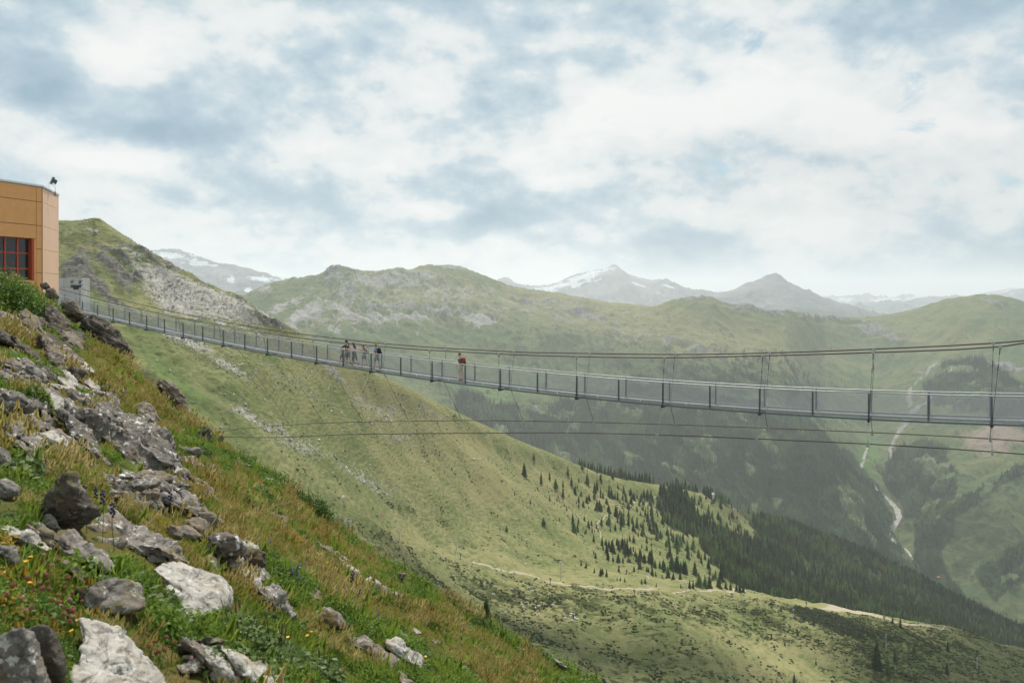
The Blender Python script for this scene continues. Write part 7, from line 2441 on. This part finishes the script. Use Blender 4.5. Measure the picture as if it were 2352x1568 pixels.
HAND = [(288, 320, 60, 's'), (270, 245, 50, 's'), (70, 270, 50, 's'), (100, 235, 60, 's'), (120, 210, 50, 's'), (165, 200, 60, 'l'), (330, 205, 45, 's'), (408, 205, 45, 's'), (20, 110, 35, 's'), (590, 190, 70, 's'), (620, 200, 80, 's'), (650, 205, 70, 's'), (480, 240, 60, 's'), (735, 170, 90, 's'), (760, 170, 100, 's'), (840, 190, 110, 's'),
        (800, 150, 60, 's'), (880, 190, 90, 's'), (950, 260, 60, 's'), (1010, 330, 100, 's'), (730, 540, 70, 'l'), (870, 620, 110, 'l'), (900, 600, 80, 'l'), (960, 660, 100, 'l'), (1010, 640, 90, 'l'), (875, 670, 45, 's'), (828, 810, 130, 's'), (870, 820, 120, 's'), (755, 800, 70, 's'), (790, 850, 60, 's'), (797, 880, 80, 's'), (840, 890, 50, 's'),
        (905, 820, 80, 's'), (930, 840, 110, 's'), (945, 850, 100, 's'), (900, 890, 60, 's'), (685, 790, 60, 's'), (725, 790, 55, 's'), (640, 750, 100, 's'), (655, 760, 120, 's'), (590, 740, 70, 's'), (600, 745, 60, 's'), (560, 710, 80, 's'), (530, 740, 70, 's'), (515, 690, 50, 's'), (430, 670, 90, 's'), (445, 670, 80, 's'), (475, 665, 50, 's'),
        (360, 600, 60, 's'), (405, 625, 80, 's'), (375, 605, 50, 's'), (318, 660, 90, 's'), (290, 615, 50, 's'), (232, 600, 70, 's'), (260, 600, 50, 's'), (240, 640, 40, 's'), (160, 570, 60, 's'), (160, 670, 30, 's'), (175, 710, 50, 's'), (325, 735, 40, 's'), (370, 735, 60, 's'), (410, 745, 50, 's'), (455, 750, 50, 's'), (470, 750, 40, 's'),
        (505, 825, 50, 's'), (555, 805, 70, 's'), (660, 855, 65, 's'), (615, 825, 50, 's'), (630, 830, 40, 's'), (690, 860, 40, 's'), (270, 865, 50, 's'), (220, 850, 50, 's'), (235, 840, 40, 's'), (165, 830, 35, 's'), (425, 910, 30, 's'), (388, 900, 30, 's'), (360, 895, 25, 's'), (600, 930, 50, 's'), (570, 930, 35, 's'), (695, 945, 25, 's'),
        (1025, 850, 100, 's'), (980, 960, 60, 's'), (1010, 960, 60, 's'), (1110, 960, 100, 'l'), (1150, 960, 90, 's'), (1230, 960, 90, 's'), (1250, 900, 100, 's'), (1380, 990, 50, 's'), (1410, 1000, 80, 's'), (1440, 1000, 60, 's'), (1480, 970, 100, 's'), (905, 960, 30, 's'), (95, 790, 45, 's'), (95, 490, 30, 's'), (185, 455, 40, 's'), (30, 410, 45, 's'),
        (80, 390, 40, 's'), (115, 440, 50, 's'), (140, 430, 40, 's'), (225, 425, 45, 's'), (290, 420, 70, 'l'), (390, 460, 50, 's'), (400, 385, 70, 's'), (490, 410, 60, 's'), (460, 290, 60, 's'), (565, 445, 50, 's'), (520, 500, 40, 's'), (560, 340, 30, 's'), (1300, 460, 60, 's'), (700, 560, 60, 'l'), (680, 500, 60, 'l'), (640, 470, 70, 's'), (660, 400, 70, 's'), (800, 600, 70, 'l'), (780, 610, 50, 'l'), (830, 560, 60, 's'), (1050, 700, 60, 's'), (1180, 900, 60, 'l'), (1200, 880, 60, 's'), (550, 260, 60, 's'), (530, 200, 40, 's'), (1190, 240, 45, 's'), (1120, 205, 45, 's'), (1085, 270, 30, 's'), (1350, 370, 60, 's'), (440, 840, 30, 's'), (745, 880, 30, 's'), (1290, 970, 60, 's'), (1330, 980, 60, 's'), (1330, 900, 80, 's'), (1150, 850, 50, 'l')]
cnt = 0
for (a_, b_, h_, kd) in HAND:
    q = mid.hit(*fT(a_, b_))
    if q is None: continue
    k_ = 'spruce' if kd == 's' else 'larch'
    hh = h_ * .26855 / FL * q.y * random.uniform(1.1, 1.3)
    tree(k_, q, hh, *grp(k_, q, hh), random.uniform(1.15, 1.5))
    cnt += 1
# more, scattered over the pasture where the photograph shows them thin
Pm = mid.V.reshape(*mid.y.shape, 3)
den = 0.9 * blob(mid.x, mid.y, 1470, 1215, 130, 60, 20) + .7 * blob(mid.x, mid.y, 1560, 1190, 60, 40) + .45 * blob(mid.x, mid.y, 1400, 1150, 120, 40, 15) + .35 * blob(mid.x, mid.y, 1560, 1280, 100, 40) + .2 * blob(mid.x, mid.y, 1250, 1200, 130, 60) + .5 * blob(mid.x, mid.y, 1700, 1190, 60, 30) + .25 * blob(mid.x, mid.y, 1450, 1290, 130, 20)
den = den * (mid.t > 2.7) * (mid.t < 6.95) * (mid_attr['forest'] < .5) * (mid.Y ** 2)
den[:, mid.x[0] < 1000] = 0
pd = (den / den.sum()).ravel()
pick = np.random.default_rng(4).choice(len(pd), 320, replace=False, p=pd)
MV = mid.V
small = []
for q_ in pick:
    p = Vector(MV[q_])
    hh = random.choice([2.5, 3, 4, 5, 7, 9, 12, 14]) * random.uniform(.8, 1.2)
    if cnt < 262:
        k_ = 'larch' if random.random() < .14 else 'spruce'
        tree(k_, p, hh, *grp(k_, p, hh), random.uniform(1.1, 1.6)); cnt += 1
    else:
        small.append((p, hh))

# closed spruce forest on the spur: far too many to count
rr_ = np.random.default_rng(6)
den = mid_attr['forest'].copy()
den *= np.where(fbm(mid.X / 60, mid.Y / 60, o=3, seed=95) > -.33, 1, .15)
clear = blob(mid.x, mid.y, 1840, 1298, 36, 8, 25) + blob(mid.x, mid.y, 1690, 1178, 45, 14, 20) + blob(mid.x, mid.y, 1710, 1185, 40, 8, 30)
den *= np.clip(1 - 1.5 * clear, 0, 1)
nt_, nx_ = mid.y.shape
dX = np.gradient(mid.X, axis=1); dY = np.gradient(mid.Y, axis=0)
area = np.abs(dX * dY)
den *= area * ((mid.t < 7.15))
# the strip of trees along the far side of the pasture crest
strip = ((mid.t > 6.98) & (mid.t < 7.25) & (mid.x > 1330) & (mid.x < 1500)) * .9 + ((mid.t > 6.95) & (mid.t < 7.2) & (mid.x > 1540) & (mid.x < 1600)) * .7
den += strip * area
nF = 14500
pd = (den / den.sum()).ravel()
pick = rr_.choice(len(pd), nF, replace=True, p=pd)
Pf = MV[pick] + np.stack([rr_.normal(0, 1.5, nF), rr_.normal(0, 1.5, nF), np.full(nF, -.3)], -1)
Xn, Yn = Pf[:, 0], Pf[:, 1]
hf = 14 * (1 + .35 * fbm(Xn / 70, Yn / 70, o=2, seed=97)) * rr_.uniform(.45, 1.25, nF)
lf = np.where((fbm(Xn / 110, Yn / 110, o=2, seed=98) > .16) & (rr_.random(nF) < .55), rr_.integers(4, 6, nF), rr_.integers(0, 4, nF))
Pf = np.concatenate([Pf, np.array([p for p, _ in small]).reshape(-1, 3)]); hf = np.concatenate([hf, [h for _, h in small]]); lf = np.concatenate([lf, rr_.integers(0, 4, len(small))])
rt = np.stack([np.zeros(len(Pf)), np.zeros(len(Pf)), rr_.uniform(0, 6.28, len(Pf))], -1)
scatter('spruce_forest', Pf, hf, rt, lf, SRC, 'dark closed spruce forest covering the spur behind the ski run')

# forests on the far valley walls
den = forest_n.copy()
dX = np.gradient(far.X, axis=1); dY = np.gradient(far.Y, axis=0)
den *= np.abs(dX * dY) * (far.t < 5.8) * (far.t > .6)
den *= np.clip(.55 + 2.2 * fbm(far.X / 70, far.Y / 110, o=4, seed=96), .08, 1.3)
nW = 46000
pd = (den / den.sum()).ravel()
pick = rr_.choice(len(pd), nW, replace=True, p=pd)
Pw = far.V[pick] + np.stack([rr_.normal(0, 5, nW), rr_.normal(0, 5, nW), np.full(nW, -1.)], -1)
hw = 24 * rr_.uniform(.55, 1.25, nW)
vw = np.where(fbm(Pw[:, 0] / 200, Pw[:, 1] / 200, o=2, seed=99) > .2, 2, rr_.integers(0, 2, nW))
rt = np.stack([np.zeros(nW), np.zeros(nW), rr_.uniform(0, 6.28, nW)], -1)
scatter('valley_forest', Pw, hw, rt, vw, SRCL, 'hazy conifer forest on the far valley walls')

# ================================================================== LOOSE STONE ON THE PASTURE
M_st, n, b = newmat('scree_stone', (0.42, 0.40, 0.37), .9, spec=.1)
n.put(b.inputs['Base Color'], n.ramp(n.node('ShaderNodeObjectInfo').outputs['Random'], [(.0, (.24, .225, .20)), (.6, (.44, .42, .385)), (1., (.56, .54, .50))]))
STN = []
for sd in range(4):
    r_ = np.random.default_rng(200 + sd)
    bm = bmesh.new()
    for k in range(12):
        v = r_.normal(size=3); v /= np.linalg.norm(v)
        bm.verts.new(v * np.array([.6, .5, .38]) * r_.uniform(.7, 1.1))
    bmesh.ops.convex_hull(bm, input=bm.verts)
    me = bpy.data.meshes.new('stone'); bm.to_mesh(me); bm.free(); me.materials.append(M_st)
    STN.append(source('stone_pattern', me))
den = np.clip(scree - .12, 0, 1) ** 1.0 if False else None
sc_ = mid_attr['scree'] * (1 + 1.2 * fbm(mid.X / 12, mid.Y / 12, o=3, seed=110)) + .05 * (mid.x < 1250) + .004
sc_ = np.clip(sc_, 0, 2) * np.where((mid.x < 640) & (mid.y < 780), .45, 1) * np.where(mid_attr['crag'] > .6, .3, 1)
dX = np.gradient(mid.X, axis=1); dY = np.gradient(mid.Y, axis=0)
dn = sc_ ** 1.6 * np.abs(dX * dY) * (mid.t > .3) * (mid.t < 7.0)
pd = (dn / dn.sum()).ravel()
nS = 14000
pick = rr_.choice(len(pd), nS, replace=True, p=pd)
Ps = MV[pick] + np.stack([rr_.normal(0, .5, nS), rr_.normal(0, .5, nS), np.zeros(nS)], -1)
ss = np.clip(rr_.lognormal(-.6, .6, nS), .2, 2.8)
scatter('scree', Ps, ss, rr_.uniform(-3, 3, (nS, 3)), rr_.integers(0, 4, nS), STN, 'pale loose stones strewn over the pasture and ridge')

# grey-green bushes on the bank by the path, dark low scrub clumps on the slope
bush = []
for k in range(2):
    V, F = leafy('', 300 + k, 160, .5, .16, None)
    m_ = leafmat('alder_leaf', [(.2, (.045, .06, .028)), (.5, (.075, .092, .045)), (.8, (.12, .135, .075))], .2) if k == 0 else leafmat('scrub_leaf', [(.2, (.03, .042, .014)), (.5, (.05, .066, .02)), (.8, (.085, .1, .03))], .2)
    bush.append(source('bush_pattern', mesh_np('bush_pattern', V, F, [m_], False)))
dA = (blob(mid.x, mid.y, 1885, 1424, 70, 14, 14) + .8 * blob(mid.x, mid.y, 1925, 1440, 50, 10, 20) + .35 * blob(mid.x, mid.y, 2030, 1470, 90, 12, 10)) * (mid.t < 1.97) * (mid.t > 1.2)
dA = np.clip(dA - .25, 0, 1) * np.abs(dX * dY)
pd = (dA / dA.sum()).ravel()
pick = rr_.choice(len(pd), 900, replace=True, p=pd)
P1 = MV[pick]; s1 = rr_.uniform(1.8, 4.2, 900)
dB = np.clip(mid_attr['shrub'] - .25 + .5 * fbm(mid.X / 16, mid.Y / 16, o=3, seed=120), 0, 1) ** 2 * np.abs(dX * dY) * (mid.t > .8) * (mid.t < 6.6) * (mid.x > 620) * (mid_attr['forest'] < .5) * (mid_attr['path'] < .2)
dB *= np.where(mid.t < 1.95, 1.0, .5) * (1 - .9 * np.exp(-((mid.t - 2.12) / .2) ** 2))
pd = (dB / dB.sum()).ravel()
pick = rr_.choice(len(pd), 12000, replace=True, p=pd)
P2 = MV[pick]; s2 = rr_.uniform(.5, 1.9, 12000)
Pb = np.concatenate([P1, P2]); sb = np.concatenate([s1, s2]); vb = np.concatenate([np.zeros(900, int), np.ones(12000, int)])
scatter('scrub', Pb, sb, np.stack([0 * sb, 0 * sb, rr_.uniform(0, 6, len(sb))], -1), vb, bush, 'low alder and juniper scrub on the pasture banks')
print('trees', cnt)
